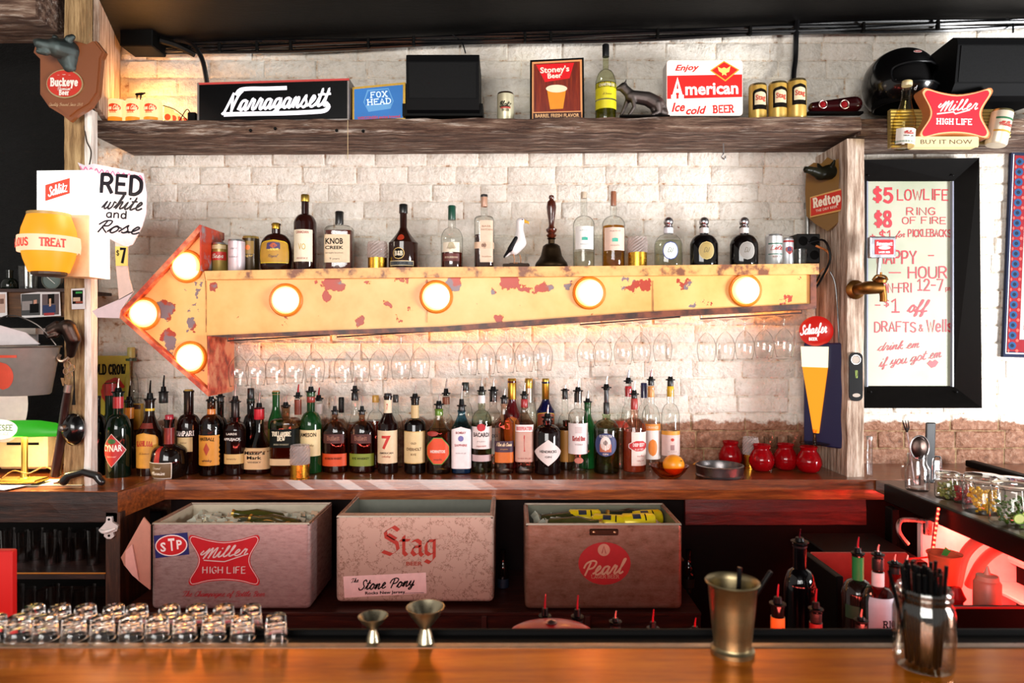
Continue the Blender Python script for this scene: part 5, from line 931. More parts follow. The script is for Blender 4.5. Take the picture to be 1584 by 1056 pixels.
blob('body', [((-16, 0, 34), 9.5, (10, 0, 30), 11), ((10, 0, 30), 11, (24, 0, 22), 12), ((-16, 0, 36), 8, (-28, 0, 47), 7), ((-28, 0, 48), 7.5, (-36, 0, 46), 3.5), ((-25, 4, 54), 2, (-24, 5, 59), .8), ((-25, -4, 54), 2, (-24, -5, 59), .8),
  ((-14, -5, 30), 4.5, (-12, -6, 16), 3), ((-12, -6, 16), 3, (-20, -7, 3), 2.4), ((-20, 5, 30), 4.2, (-26, 6, 16), 3), ((-26, 6, 16), 3, (-31, 7, 5), 2.2), ((24, -6, 20), 7, (26, -7, 8), 4), ((26, -7, 8), 4, (16, -8, 3), 3), ((26, 6, 20), 7, (32, 7, 4), 3.4), ((22, 0, 14), 8, (36, 0, 8), 6), ((34, 0, 22), 4, (40, 0, 8), 2.5)], 1.1, M_CAST, fg)
obj('stand', bbox(-34, 42, -11, 11, -1, 2.5, 1), paint('#17110e', .4), fg)
org = P(1089, 181, 2.83); am = thing('light_box_sign', 'glowing red and white light box sign with an eagle diamond', 'sign', org)
obj('case', px_g([rrect(1031, 1149, 93, 179, 5)], 2.83, 2.90, org), paint('#d8cfc8', .4), am)
obj('lit_panel', px_g([rrect(1032, 1148, 93.5, 178.5, 4)], 2.826, 2.832, org), glow('#ffe9dc', 1.05), am)
RD = glow('#e0140c', 1.0)
flat('red_band', PL([(1032, 117), (1148, 115), (1148, 150), (1032, 153)]), 2.8255, org, RD, am)
flat('diamond_edge', PL([(1098, 109), (1120, 94), (1144, 108), (1122, 126)]), 2.8250, org, glow('#f0a030', 1), am)
flat('diamond', PL([(1101, 109), (1120, 96), (1141, 108), (1122, 123.5)]), 2.8246, org, RD, am)
flat('eagle', PL([(1110, 103), (1116, 106), (1120, 104), (1124, 106), (1130, 102), (1128, 111), (1123, 113), (1124, 117), (1120, 115), (1117, 117), (1117, 113), (1112, 110)]), 2.8242, org, glow('#ffd06a', 1), am)
flat('enjoy_lettering', T('Enjoy', 'sans bold ital', 38, 9, 1063, 104, R(2)).join(T('Ice', 'sans bold ital', 21, 14, 1049, 165, R(3))).join(T('cold', 'sans bold ital', 32, 12, 1077, 170, R(3))).join(T('BEER', 'slab bold', 34, 10.5, 1119, 168.5, R(2))), 2.8246, org, RD, am)
flat('brand_lettering', T('merican', 'sans bold', 82, 19, 1101, 136, R(1.4)).join(T('A', 'slab bold', 22, 27, 1048, 136)), 2.8250, org, glow('#fff4e8', 1.15), am)
for i, (x, w_, t_) in enumerate(((1172, 27, 132), (1203, 28, 129), (1232, 29, 125))):
    can(x, w_, t_, 'gold beer can with a white panel, ' + ['nearest the red and white sign', 'middle of the three', 'tallest of three, in front of the black cable'][i], '#c9a24c', 2.84 - i*.012, sz(x), [('Stag', t_+23, 15, 8, '#c0402c', 'sans bold')], [(t_+25, 24, 32, '#1e1410', 'arch'), (t_+24, 18, 20, '#e2d0a8', 'arch')], metal='#b8a070', group='gold cans on the upper shelf')
# tail light
org = P(1290, 176, 2.83); tl = thing('tail_light', 'dark red vintage tail light lying left of the helmet', 'light', org); u = 2.83/FX; tl.scale = (u,)*3
blob('lens', [((-32, 0, 10), 8, (30, 0, 14), 13)], 1.6, darkglass('#2c0508', .1), tl); obj('base', bbox(-42, 44, -5, 8, -1, 3, 1), paint('#100c0c', .4), tl)
for x_, r_ in ((-22, 6), (11, 6.5)):
    obj('chrome_ring', tube([(x_ + r_*math.cos(a), -11.5, 11 + r_*math.sin(a)) for a in [2*math.pi*i/20 for i in range(20)]], .8, 6, closed=True), metalm('#d0b8b0', .2), tl, smooth=True)
    obj('red_lens', lathe([(0, -2), (r_*.7, -1), (r_, 2)], 16).map(lambda v, x_=x_: (v.x + x_, v.z - 10.5, v.y + 11)), darkglass('#a0141c', .3), tl, smooth=True)
# helmet
org = P(1390, 178, 2.84); hm = thing('helmet', 'glossy black full face motorcycle helmet on the upper shelf', 'helmet', org); u = 2.84/FX; hm.scale = (u*.93, u*.93, u*1.02); hm.rotation_euler.z = R(20)
def hp(th, ph):                                        # direction -> point on the shell
    x, y, z = math.cos(ph)*math.sin(th), -math.cos(ph)*math.cos(th), math.sin(ph)
    k = 1 + (.10 * max(0, -y) if z < -.1 else 0); return Vector((52*x, 60*y*k, 48 + 50*z if z > -.75 else 48 - 37.5))
def hole(th, ph): return abs(th) < 1.12 and ((th/1.12)**4 + ((ph + .02) / .30)**4) < 1
NT, NP = 56, 36; g = G(); vs = []; 
for j in range(NP+1):
    for i in range(NT): vs.append(hp(-math.pi + 2*math.pi*i/NT, -.86 + (math.pi/2 + .86)*j/NP))
fs = []
for j in range(NP):
    for i in range(NT):
        th = -math.pi + 2*math.pi*(i+.5)/NT; ph = -.86 + (math.pi/2+.86)*(j+.5)/NP
        if not hole(th, ph): fs.append((j*NT+i, j*NT+(i+1) % NT, (j+1)*NT+(i+1) % NT, (j+1)*NT+i))
M_HEL = paint('#060607', .16, 0, .25)
obj('shell', g.add(vs, fs), M_HEL, hm, smooth=True)
rim = [hp(1.12*math.copysign(abs(math.cos(a))**.5, math.cos(a)), -.02 + .30*math.copysign(abs(math.sin(a))**.5, math.sin(a))) for a in [2*math.pi*i/40 for i in range(40)]]
obj('eye_port_trim', tube(rim, 1.8, 6, closed=True), paint('#161618', .3), hm, smooth=True)
obj('lining', lathe([(0, 12), (40, 12), (46, 30), (47, 48), (42, 70), (28, 86), (0, 93)], 28), paint('#090808', .9), hm, smooth=True)
obj('chin_trim', tube([hp(th, -.80) * 1.0 for th in [2*math.pi*i/40 for i in range(40)]], 1.6, 6, closed=True), paint('#121212', .4), hm, smooth=True)
def on_shell(g, th0, ph0, off): return g.map(lambda v: (lambda p: Vector((p.x*off, p.y*off, 48 + (p.z-48)*off)))(hp(th0 + v.x/52, ph0 + v.y/50)))
obj('badge', on_shell(poly2d(ell(8.5, 3.6, rot=.1)), -.30, .66, 1.012), paint('#e8dcd8', .4), hm); obj('badge_panel', on_shell(poly2d(ell(7.3, 2.6, rot=.1)), -.30, .66, 1.02), paint('#c02028', .4), hm)
obj('lettering', on_shell(text2d('BELL', 'sans bold', 10, 3, rot=.1), -.30, .66, 1.03), paint('#f0e8e4', .4), hm)
obj('chin_mark', on_shell(text2d('d', 'sans bold', 4, 6), -.52, -.5, 1.03), paint('#c8c8cc', .4), hm)
# red bow-tie shaped light sign with bottle and glass
org = P(1470, 229, 2.70); ml = thing('light_up_sign', 'red bow-tie shaped light sign on a ribbed gold backing with bottle and can', 'sign', org)
for i in range(12): obj('backing_rib', tube([P(1377, 172 + i*4.9, 2.72) - org, P(1512 + (i < 9)*50, 172 + i*4.9, 2.72) - org], .0058, 6, caps=True), paint('#b09a58', .35, .3), ml, smooth=True)
obj('backing', px_g([[(1377, 169), (1562, 169), (1556, 222), (1377, 228)]], 2.724, 2.744, org), paint('#8a7640', .5), ml)
def bow(cx, cy, w_, h_, k, dip=.16, r=.16):             # four rounded horns with pinched sides
    q = [(-.9, 1), (-.5, .84), (0, .74), (.5, .84), (.9, 1), (1.0, .94), (1.0, .78), (.80, .3), (.74, 0), (.80, -.3), (1.0, -.76), (1.0, -.94), (.9, -1), (.5, -.86), (0, -.80), (-.5, -.86), (-.9, -1), (-1.0, -.94), (-1.0, -.76), (-.80, -.3), (-.74, 0), (-.80, .3), (-1.0, .78), (-1.0, .94)]
    return [(cx + v.x*w_/2*k, cy - v.y*h_/2*k) for v in smooth_pts([(a, b, 0) for a, b in q], 3, True)]
def bowt(dx=0, k=1): return [(x + (y-175)*(-.06) + dx, y) for x, y in bow(1479, 175, 108, 78, k)]
obj('sign_case', px_g([bowt(0, 1)], 2.665, 2.72, org), paint('#c87a4a', .35), ml)
obj('cream_edge', px_g([bowt(0, .955)], 2.660, 2.668, org), glow('#f2c48c', .9), ml)
obj('red_face', px_g([bowt(0, .90)], 2.656, 2.664, org), glow('#d8182c', .95), ml)
flat('script_lettering', T('Miller', 'script bold', 62, 15, 1482, 163, R(3)).join(ribbon([[(1450, -176), (1475, -173), (1478, -176), (1500, -170)]], 2.2)), 2.6552, org, glow('#ffd0c8', 1.1), ml)
flat('lettering', T('HIGH LIFE', 'slab bold', 56, 8, 1476, 188, R(-1)), 2.6552, org, glow('#fff0e8', 1.2), ml)
obj('caption_bar', px_g([rrect(1413, 1514, 211, 227, 3)], 2.66, 2.70, org), glow('#f4d8a0', .9), ml)
flat('caption', T('BUY IT NOW', 'sans', 80, 7, 1464, 219), 2.6592, org, paint('#4a3424', .5), ml)
mb = bottle(1396, 32, 126, 185, 150, 14, 'clear gold-tinted beer bottle mounted left on the bow-tie light sign', D=2.68, zs=0, basey=229, kind='slope', glass='thin:#f4ecd0,#b8a468', liquid=('#f6ecc0', 150, .8), labels=[(202, 226, .75, '#e8e0d4', 'rect', [('Miller', 209, 15, 5, '#b02a28', 'script bold'), ('HIGH LIFE', 214, 15, 2.6, '#2a2a2a', 'sans bold')], {}), (221, 224, .8, '#1f5a3a', 'rect')], caps=[(125, 133, 15, '#d8c8a0')], group='bottles on the upper shelf', tilt=(0, R(4), 0))
cn = can(1540, 30, 171, 'tilted white and gold can mounted right on the bow-tie light sign', '#e0d4bc', 2.68, 0, [('Miller', 195, 20, 7, '#b83a34', 'script bold')], [(186, 31, 3, '#2a6a44', 'rect'), (206, 31, 3, '#c89a44', 'rect')], metal='#d8c890', basey=225, tilt=(0, R(12), 0), group='cans on the upper shelf')
hk = obj('cup_hook', tube([P(1119, 222, 2.9), P(1119, 238, 2.9), P(1116, 243, 2.9), P(1121, 246, 2.9), P(1122, 241, 2.9)], .003, 6, 3).move(-P(1119, 222, 2.9)), M_WIRE, None, P(1119, 222, 2.9), True); tag(hk, 'small metal hook screwed under the upper shelf', 'hook')

# ================================================================ right side: mirror board, rug, post fittings
org = P(1425, 440, 3.06); fr = thing('mirror_board', 'dark framed mirror panel covered with red handwritten drink prices', 'board', org)
M_FR = paint('#130f0e', .38, 0, 0, .3)
xo0, xo1, yo0, yo1 = 1335, 1503, 252, 622; xi0, xi1, yi0, yi1 = 1340, 1475, 280, 597
def frame_piece(pts): # outer two and inner two picture points, sloping from front outer edge back to the inner edge
    (a, b, c, d) = pts; q = [P(a[0], a[1], 2.98), P(b[0], b[1], 2.98), P(c[0], c[1], 3.045), P(d[0], d[1], 3.045)]
    g = G().add(q + [Vector((v.x, 3.07, v.z)) for v in q], [(0,1,2,3), (7,6,5,4), (0,4,5,1), (1,5,6,2), (2,6,7,3), (3,7,4,0)]); return g.move(-org)
for nm, pts in (('frame_top', [(1330, 247), (1515, 244), (1475, 280), (1342, 280)]), ('frame_right', [(1515, 244), (1519, 631), (1475, 597), (1475, 280)]), ('frame_bottom', [(1519, 631), (1336, 631), (1342, 597), (1475, 597)]), ('frame_left', [(1336, 631), (1330, 247), (1342, 280), (1342, 597)])): obj(nm, frame_piece(pts), M_FR, fr)
for x_, y_ in ((1343, 271), (1474, 271), (1347, 606), (1480, 606)): obj('bolt', lathe([(0, -.004), (.004, -.003), (.005, 0)], 8).map(lambda v: (v.x, v.z, v.y)), M_BLACK, fr, P(x_, y_, 3.02) - org)
m, nt, b = newmat('cloudy_mirror'); n_ = noise_n(nt, coords(nt), 3, 4); L(nt, ramp(nt, n_.outputs[0], [(.3, '#969e84'), (.5, '#aaac98'), (.7, '#b8b0a2')]).outputs[0], b.inputs['Base Color']); b.inputs['Roughness'].default_value = .45; b.inputs['Specular IOR Level'].default_value = .3
plate('mirror_panel', 1342, 1475, 280, 597, 3.047, .01, m, fr, org, r=.002)
obj('panel_lip', G().join(px_g([[(1341, 280), (1343, 280), (1343, 598), (1341, 598)]], 3.03, 3.048, org)).join(px_g([[(1473.5, 280), (1475.5, 280), (1475.5, 598), (1473.5, 598)]], 3.03, 3.048, org)), paint('#8a8ea0', .3), fr)
MK = paint('#b8202e', .5)
for (s, st, x0, x1, yb, h) in (('$5', 'hand bold', 1351, 1384, 312, 21), ('LOWLIFE', 'hand', 1388, 1470, 309, 16), ('$8', 'hand bold', 1353, 1382, 349, 22), ('RING', 'hand', 1403, 1449, 332, 11), ('OF FIRE', 'hand', 1396, 1466, 346, 10),
    ('+', 'hand', 1347, 1356, 370, 10), ('$1', 'hand', 1361, 1383, 372, 16), ('for', 'hand script', 1386, 1402, 367, 9), ('PICKLEBACKS', 'hand', 1405, 1474, 366, 11), ('HAPPY', 'hand', 1357, 1421, 407, 19), ('-', 'hand', 1437, 1447, 402, 14), ('-', 'hand', 1376, 1396, 428, 14), ('HOUR', 'hand', 1405, 1468, 430, 17),
    ('MON-FRI', 'hand', 1354, 1413, 452, 14), ('12-7', 'hand', 1420, 1462, 449, 17), ('pm', 'hand', 1464, 1474, 449, 7), ('-', 'hand', 1355, 1364, 477, 12), ('$', 'hand', 1369, 1377, 474, 11), ('1', 'hand', 1380, 1394, 482, 20), ('off', 'hand script bold', 1404, 1441, 483, 18),
    ('DRAFTS', 'hand', 1353, 1420, 513, 15), ('&', 'hand', 1423, 1430, 512, 10), ('Wells', 'hand', 1434, 1475, 513, 18), ('drink em', 'hand script', 1357, 1425, 540, 12), ('if you got em', 'hand script', 1358, 1460, 560, 13)):
    flat('lettering', T(s, st, (x1 - x0)*.97, h, (x0+x1)/2 - 1.5, yb - h/2, R(9) if s.startswith('if') else (R(5) if s.startswith('dri') else 0)), 3.0455, org, MK, fr)
flat('lip_print', PL([(1434, 562), (1439, 557), (1443, 559), (1447, 556), (1452, 560), (1447, 567), (1441, 569)]), 3.0455, org, MK, fr)
# wall rug
org = P(1575, 232, 3.05); rg = thing('hanging_rug', 'blue and red patterned rug hanging at the right edge of the wall', 'rug', org)
obj('rug_ground', px_g([[(1565, 230), (1700, 236), (1700, 556), (1552, 552)]], 3.05, 3.065, org), paint('#101c3a', .9), rg)
def rgx(y, d): return 1565 - (y-230)*13/322 + d
obj('white_line', G().join(px_g([[(rgx(238, 3), 238), (rgx(238, 4.4), 238), (rgx(545, 4.4), 545), (rgx(545, 3), 545)]], 3.0485, 3.051, org)).join(px_g([[(rgx(545, 3), 545), (1700, 549), (1700, 550.5), (rgx(546, 3), 547)]], 3.0485, 3.051, org)), paint('#d8dce8', .9), rg)
obj('red_border', px_g([[(rgx(240, 5.5), 240), (1600, 242), (1600, 300), (rgx(300, 24), 300), (rgx(525, 24), 525), (1600, 528), (1600, 546), (rgx(543, 5.5), 543)]], 3.0480, 3.051, org), paint('#8a1420', .9), rg)
obj('inner_ground', px_g([[(rgx(300, 24), 290), (1700, 290), (1700, 526), (rgx(525, 24), 525)]], 3.0480, 3.051, org), paint('#c8b4ac', .9), rg)
obj('inner_field', px_g([[(rgx(300, 30), 296), (1700, 296), (1700, 510), (rgx(510, 30), 510)]], 3.0475, 3.051, org), paint('#6a2a24', .9), rg)
for i in range(19):
    y = 250 + i*15.8
    if y > 540: break
    flat('blue_motif', EL(rgx(y, 13), y, 6.4, 6.2, n=8), 3.0474, org, paint('#1c4a78', .9), rg); flat('blue_motif_centre', EL(rgx(y, 13), y, 3, 3, n=8), 3.047, org, paint('#0e1c34', .9), rg)
    flat('flower_print', EL(rgx(y+8, 20.5), y+8, 2.6, 2.6, n=6), 3.0472, org, paint('#d85a50', .9), rg); flat('flower_print', EL(rgx(y+8, 7.5), y+8, 1.6, 2.6, n=6), 3.0472, org, paint('#d85a50', .9), rg)
for i in range(4): flat('blue_motif', EL(1588, 250 + i*0, 5, 5, n=8), 3.0473, org, paint('#1c4a78', .9), rg) if i == 0 else None
# brass tap with sign handle
org = P(1322, 448, 2.775); tp = thing('beer_tap', 'old brass tap on the timber post with a red and silver sign handle', 'tap', org); MB_ = metalm('#8a5c2c', .35, .4)
u = 2.775/FX
obj('flange', lathe([(0, 0), (14, 0), (15, -3), (12, -6), (8, -8)], 20).map(lambda v: (v.x, v.z, v.y)).scale(u), MB_, tp, smooth=True)
obj('body', tube([(0, -4, 0), (0, -22, 0), (6, -30, 1), (24, -32, 1)], [8, 9, 10, 9], 14, 4).join(tube([(24, -32, 3), (27, -32, -10), (27, -32, -20)], [6, 5, 5], 12, 2)).scale(u), MB_, tp, smooth=True)
obj('bonnet', lathe([(9, 8), (10, 12), (7, 15), (3, 17), (3, 24)], 14).move((22, -32, 0)).join(tube([(10, -34, 12), (16, -34, 19), (28, -34, 18), (32, -34, 12)], 1.6, 6, 4)).scale(u), MB_, tp, smooth=True)
obj('handle_stem', tube([(19, -32, 18), (22, -32, 48)], [2.5, 3.5], 10).scale(u), metalm('#b8b8bc', .25), tp, smooth=True)
hs = obj('handle_sign', bbox(4, 43, -38, -28, 45, 77, 2, 2).scale(u), metalm('#b4b6bc', .25, .1), tp)
obj('sign_face', face(poly2d(rrect(11, 39, 50, 72, 1.5)), -38.4).scale(u), paint('#c81f28', .35), hs)
obj('lettering', face(text2d("Narragansett", 'slab bold', 24, 5, 25, 66).join(text2d('LAGER BEER', 'sans bold', 17, 3, 25, 53.5)), -38.9).scale(u), paint('#f4e8e8', .4), hs)
obj('oval', face(poly2d(ell(9, 2.6, 25, 60)), -38.8).scale(u), paint('#f0e8e8', .4), hs)
org = P(1323, 620, 2.772); bo = thing('bottle_opener', 'flat black bar blade bottle opener hanging on the timber post', 'opener', org); u = 2.772/FX
obj('blade', face(G().add([(a, b, 0) for a, b in rrect(-10, 11, 0, 75, 8)], [tuple(range(20))]), -1.4).join(prism(rrect(-10, 11, 0, 75, 8), -1.3, 0)).scale(u), paint('#1c1a1a', .35), bo)
obj('opening', face(poly2d(ell(6, 6, 0, 64)), -1.7).scale(u), paint('#a89a8c', .6), bo); obj('opening', face(poly2d(ell(6, 3, 1, 9)), -1.7).scale(u), paint('#a89a8c', .6), bo)
obj('rim', tube([(7.2*math.cos(a), -1.6, 64 + 7.2*math.sin(a)) for a in [2*math.pi*i/20 for i in range(20)]], .8, 5, closed=True).scale(u), metalm('#c8c4c0', .25), bo)
obj('marking', face(text2d('WILD', 'sans bold', 4, 12, 1, 42, R(0)), -1.8).scale(u), paint('#8aa02c', .5), bo)
# shield plaque with animal head on the post's inner face, built square then turned
def hang(label, nm, cat, x, y, D, ang, sc):
    t = thing(nm, label, cat, P(x, y, D)); t.rotation_euler.z = R(ang); t.scale = (sc,)*3; return t
sp_ = hang('wooden shield plaque with a small animal head and a red label, on the post', 'shield_plaque', 'plaque', 1283, 352, 2.90, -52, 2.9/FX)
shp = [(-34, 98), (-22, 104), (-10, 100), (0, 108), (10, 100), (22, 104), (34, 98), (36, 60), (34, 22), (20, 8), (0, -6), (-20, 8), (-34, 22), (-36, 60)]
obj('shield', prism(shp, -6, 0), wood('plaque_wood', [(.3, '#5c3c14'), (.7, '#8a6428')], (8, 8, 1.5), 5, .35, .1, .3), sp_)
obj('label_plate', prism([(-26, 18), (28, 22), (28, 56), (-26, 50)], -10, -6), paint('#d0a05a', .4), sp_); obj('label_face', prism([(-24, 20), (26, 24), (26, 53), (-24, 48)], -11, -9), paint('#c42a18', .4), sp_)
obj('lettering', face(text2d('Redtop', 'slab bold', 44, 13, 1, 41, R(4)).join(text2d('THE DRY BEER', 'sans', 34, 4, 1, 28, R(4))), -11.4), paint('#f0e0c8', .4), sp_)
blob('animal_head', [((4, -8, 84), 12, (-2, -22, 80), 10), ((-2, -22, 80), 9, (-8, -40, 84), 6), ((-8, -42, 84), 6, (-10, -50, 84), 5), ((12, -14, 92), 4, (16, -16, 98), 2), ((-8, -14, 92), 4, (-10, -16, 98), 2)], 1.6, paint('#2c2a1c', .35), sp_)
# tall lit beer glass sign
bs = hang('tall blue lit sign with a pilsner glass and a red oval, on the post', 'beer_glass_sign', 'sign', 1279, 690, 2.90, -52, 2.9/FX)
obj('back_board', bbox(-34, 34, -8, 0, 0, 160, 2), paint('#1c2048', .4), bs)
obj('red_oval', lathe([(0, -14), (18, -13), (24, -9), (25, -6)], 28).map(lambda v: (v.x*1.1 - 14, v.z, v.y*.95 + 178)), glow('#cc1c14', .75), bs, smooth=True)
obj('lettering', face(text2d('Schaefer', 'script bold', 44, 14, -14, 181, R(5)).join(text2d('BEER', 'sans bold', 14, 5, -14, 166)), -14.6), glow('#fff4ec', 1.2), bs)
gl_ = obj('glass_picture', prism([(-34, 122), (6, 122), (-8, 20), (-16, 20)], -11, -8), glow('#ff9a1e', 1.0), bs)
obj('foam', prism([(-36, 154), (7, 154), (6, 122), (-34, 122)], -12, -8), glow('#fff0c4', 1.3), bs)
obj('glass_foot', lathe([(0, 0), (22, 0), (22, 1.5), (3, 3), (2, 16), (4, 22)], 20).move((-12, -14, 4)), thin('#f0c080', '#a06a30'), bs, smooth=True)
# ================================================================ coolers on the low ledge
def cooler(x0, x1, ytop, ybot, D, dep, label, mt, side, skew=0, rimc='#b8a898', rad=.01, inner='#b8aa94'):
    org = P((x0+x1)/2, ybot, D); t = thing('metal_cooler', label, 'cooler', org, 'old metal beer coolers')
    w_ = (x1-x0)*D/FX; h = (ybot-ytop)*D/FX; a, b = -w_/2, w_/2; t.rotation_euler.z = R(skew); th = .016
    bm = bmesh.new(); g = box(a, b, 0, dep, 0, h); vs = [bm.verts.new(v) for v in g.v]
    for f in g.f: bm.faces.new([vs[i] for i in f])
    ed = [e for e in bm.edges if abs(e.verts[0].co.z - e.verts[1].co.z) > .1] + [e for e in bm.edges if e.verts[0].co.z < .001 and e.verts[1].co.z < .001]
    bmesh.ops.bevel(bm, geom=ed, offset=.018, segments=4, affect='EDGES', profile=.5)
    top = [f for f in bm.faces if f.normal.z > .9 and f.calc_center_median().z > h*.9]; bm.faces.ensure_lookup_table()
    if top:
        r = bmesh.ops.inset_region(bm, faces=top, thickness=th); bmesh.ops.delete(bm, geom=[f for f in top if f.is_valid], context='FACES')
    bm.verts.index_update(); gg = G().add([v.co.copy() for v in bm.verts], [tuple(v.index for v in f.verts) for f in bm.faces]); bm.free()
    obj('body', gg, mt, t, smooth=True)
    i0, i1, j0, j1 = a+th, b-th, th, dep-th; fl = h*.3
    obj('inner_liner', G().add([(i0,j0,h),(i1,j0,h),(i1,j1,h),(i0,j1,h),(i0+.01,j0+.01,fl),(i1-.01,j0+.01,fl),(i1-.01,j1-.01,fl),(i0+.01,j1-.01,fl)], [(4,5,6,7),(0,1,5,4),(1,2,6,5),(2,3,7,6),(3,0,4,7)]), paint(inner, .4), t)
    rp = [(a+.006, .006, h), (b-.006, .006, h), (b-.006, dep-.006, h), (a+.006, dep-.006, h)]
    obj('rim', tube(rp, .006, 6, closed=True), metalm(rimc, .3, .3), t, smooth=False)
    return t, org, w_, h, D
m, nt, b = newmat('brushed_aluminium'); b.inputs['Metallic'].default_value = .6; v = coords(nt, (1, 1, 3)); n_ = noise_n(nt, v, 30, 7, .75)
L(nt, ramp(nt, n_.outputs[0], [(.3, '#8a6c66'), (.5, '#b49a96'), (.7, '#c8b2ae')]).outputs[0], b.inputs['Base Color']); L(nt, ramp(nt, n_.outputs[0], [(.3, (.55,)*3+(1,)), (.7, (.36,)*3+(1,))]).outputs[0], b.inputs['Roughness']); bump(nt, b, n_.outputs[0], .12, .003); M_ALU = m
m, nt, b = newmat('scratched_cooler_paint'); b.inputs['Metallic'].default_value = .3; v = coords(nt, (1, 1, 1)); n_ = noise_n(nt, v, 9, 6, .7); w_ = N(nt, 'ShaderNodeTexVoronoi', feature='DISTANCE_TO_EDGE'); w_.inputs['Scale'].default_value = 13
ds = N(nt, 'ShaderNodeVectorMath', operation='MULTIPLY_ADD'); L(nt, n_.outputs['Color'], ds.inputs[0]); ds.inputs[1].default_value = (.35, .35, .35); L(nt, v, ds.inputs[2]); L(nt, ds.outputs[0], w_.inputs['Vector'])
a_ = ramp(nt, w_.outputs['Distance'], [(.0, '#5a3a28'), (.012, '#8a6a54'), (.03, '#c2a898')]); c_ = ramp(nt, n_.outputs[0], [(.27, '#4a2c18'), (.35, '#ffffff')])
mx = N(nt, 'ShaderNodeMix', data_type='RGBA', blend_type='MULTIPLY'); mx.inputs[0].default_value = 1; L(nt, a_.outputs[0], mx.inputs[6]); L(nt, c_.outputs[0], mx.inputs[7]); L(nt, mx.outputs[2], b.inputs['Base Color']); b.inputs['Roughness'].default_value = .45; M_SCR = m
m, nt, b = newmat('tarnished_aluminium'); b.inputs['Metallic'].default_value = .7; v = coords(nt, (1, 1, 2)); n_ = noise_n(nt, v, 16, 8, .78)
L(nt, ramp(nt, n_.outputs[0], [(.28, '#4a3024'), (.42, '#8a6450'), (.7, '#a88474')]).outputs[0], b.inputs['Base Color']); b.inputs['Roughness'].default_value = .42; bump(nt, b, n_.outputs[0], .2, .004); M_TAR = m
def on(t, g, org, D, m, nm, off=.0015): # flat lettering in picture positions put on the cooler's front
    gg = G().add([((p.x - CX)*D/FX - org.x, -off - p.z*.0025, CZ + (HY + p.y)*D/FX - org.z) for p in g.v], g.f); return obj(nm, gg, m, t)
def bowk(cx, cy, w_, h_): return [(x, -y) for x, y in bow(cx, cy, w_, h_, 1)]
t, org, cw, ch, D = cooler(233, 480, 811, 943, 2.38, .30, 'silver cooler with a red bow-tie logo and a blue oval sticker', M_ALU, 1, 0)
on(t, poly2d([(238, -828), (290, -823), (293, -857), (241, -863)]), org, D, paint('#1c2262', .4), 'sticker')
on(t, EL(265.5, 843, 25, 16.5, R(4)), org, D, paint('#e8dcd8', .4), 'sticker_oval_edge', .0022); on(t, EL(265.5, 843, 23.2, 14.8, R(4)), org, D, paint('#c01a20', .4), 'sticker_oval', .0028)
on(t, text2d('S', 'sans bold', 8.5, 14, 253, -845, R(5)).join(text2d('T', 'sans bold', 10, 19, 266, -841, R(5))).join(text2d('P', 'sans bold', 8.5, 14, 278, -841, R(5))), org, D, paint('#f0e8e4', .4), 'sticker_letters', .0034)
on(t, poly2d(bowk(347, 866, 108, 78)), org, D, paint('#b81420', .4), 'logo'); on(t, ribbon([[(a, b) for a, b in bowk(347, 866, 103, 73)] + [bowk(347, 866, 103, 73)[0]]], 1), org, D, paint('#d8c0bc', .35), 'logo_outline', .002)
on(t, text2d('Miller', 'script bold', 74, 15, 347, -853, R(5)).join(ribbon([[(316, -866), (344, -868), (348, -868), (384, -856)]], 1.6)).join(text2d('HIGH LIFE', 'nib bold', 68, 10, 347, -881)), org, D, paint('#cfb8b4', .35), 'logo_lettering', .002)
on(t, text2d('The Champagne of Bottle Beer', 'script', 128, 8, 346, -918), org, D, paint('#a8182a', .4), 'slogan'); on(t, text2d('Miller Brewing Company', 'script fine', 60, 3, 342, -929), org, D, paint('#9a3a44', .4), 'small_print')
T1 = t
t, org, cw, ch, D = cooler(519, 764, 800, 932, 2.42, .32, 'cream scratched cooler with a big red blackletter word, in the middle', M_SCR, 1, 0, inner='#5c5c50')
obj('front_lip', bbox(-cw/2+.004, cw/2-.004, .004, .05, ch-.004, ch+.004, .002), M_SCR, t)
def BL(ch_): # broad-pen blackletter strokes
    return {'S': [[(3.6,5.2),(2.4,6),(.6,5),(.8,3.9),(3.2,2.6),(3.5,1.2),(2,.2),(0,.9)], [(1.2,4.4),(3.0,3.4)]], 't': [[(1,5),(1,.8),(1.8,.1),(2.6,.7)], [(0,3.9),(2.6,3.9)]], 'a': [[(.4,3.6),(1.6,4),(2.6,3.4),(2.6,.6),(3.3,0)], [(2.6,2.3),(.9,2.2),(.3,1),(1.2,.1),(2.6,.9)]], 'g': [[(2.7,3.8),(1,3.8),(.4,2.6),(.5,.8),(1.4,.2),(2.6,.8)], [(2.7,4),(2.7,-.6),(1.6,-1.8),(.2,-1.2)]]}[ch_]
g = G(); x = 0
for c_, k in (('S', 1.35), ('t', 1.1), ('a', 1.1), ('g', 1.1)):
    for pth in BL(c_): g.join(ribbon([[(x + p[0]*k*1.05, p[1]*k) for p in pth]], 1.25, R(38)))
    x += {'S': 5.6, 't': 3.4, 'a': 4.4, 'g': 4}[c_]
k = 84 / x; g.map(lambda v: (592 + v.x*k, -859 + v.y*k*1.15, 0)); on(t, g, org, D, paint('#a82c1c', .5), 'lettering')
on(t, text2d('BEER', 'sans bold', 25, 6, 641, -871), org, D, paint('#a04030', .5), 'small_lettering')
on(t, poly2d([(531, -891), (659, -885), (660, -917), (533, -924)]), org, D, paint('#e8c8c4', .5), 'bumper_sticker')
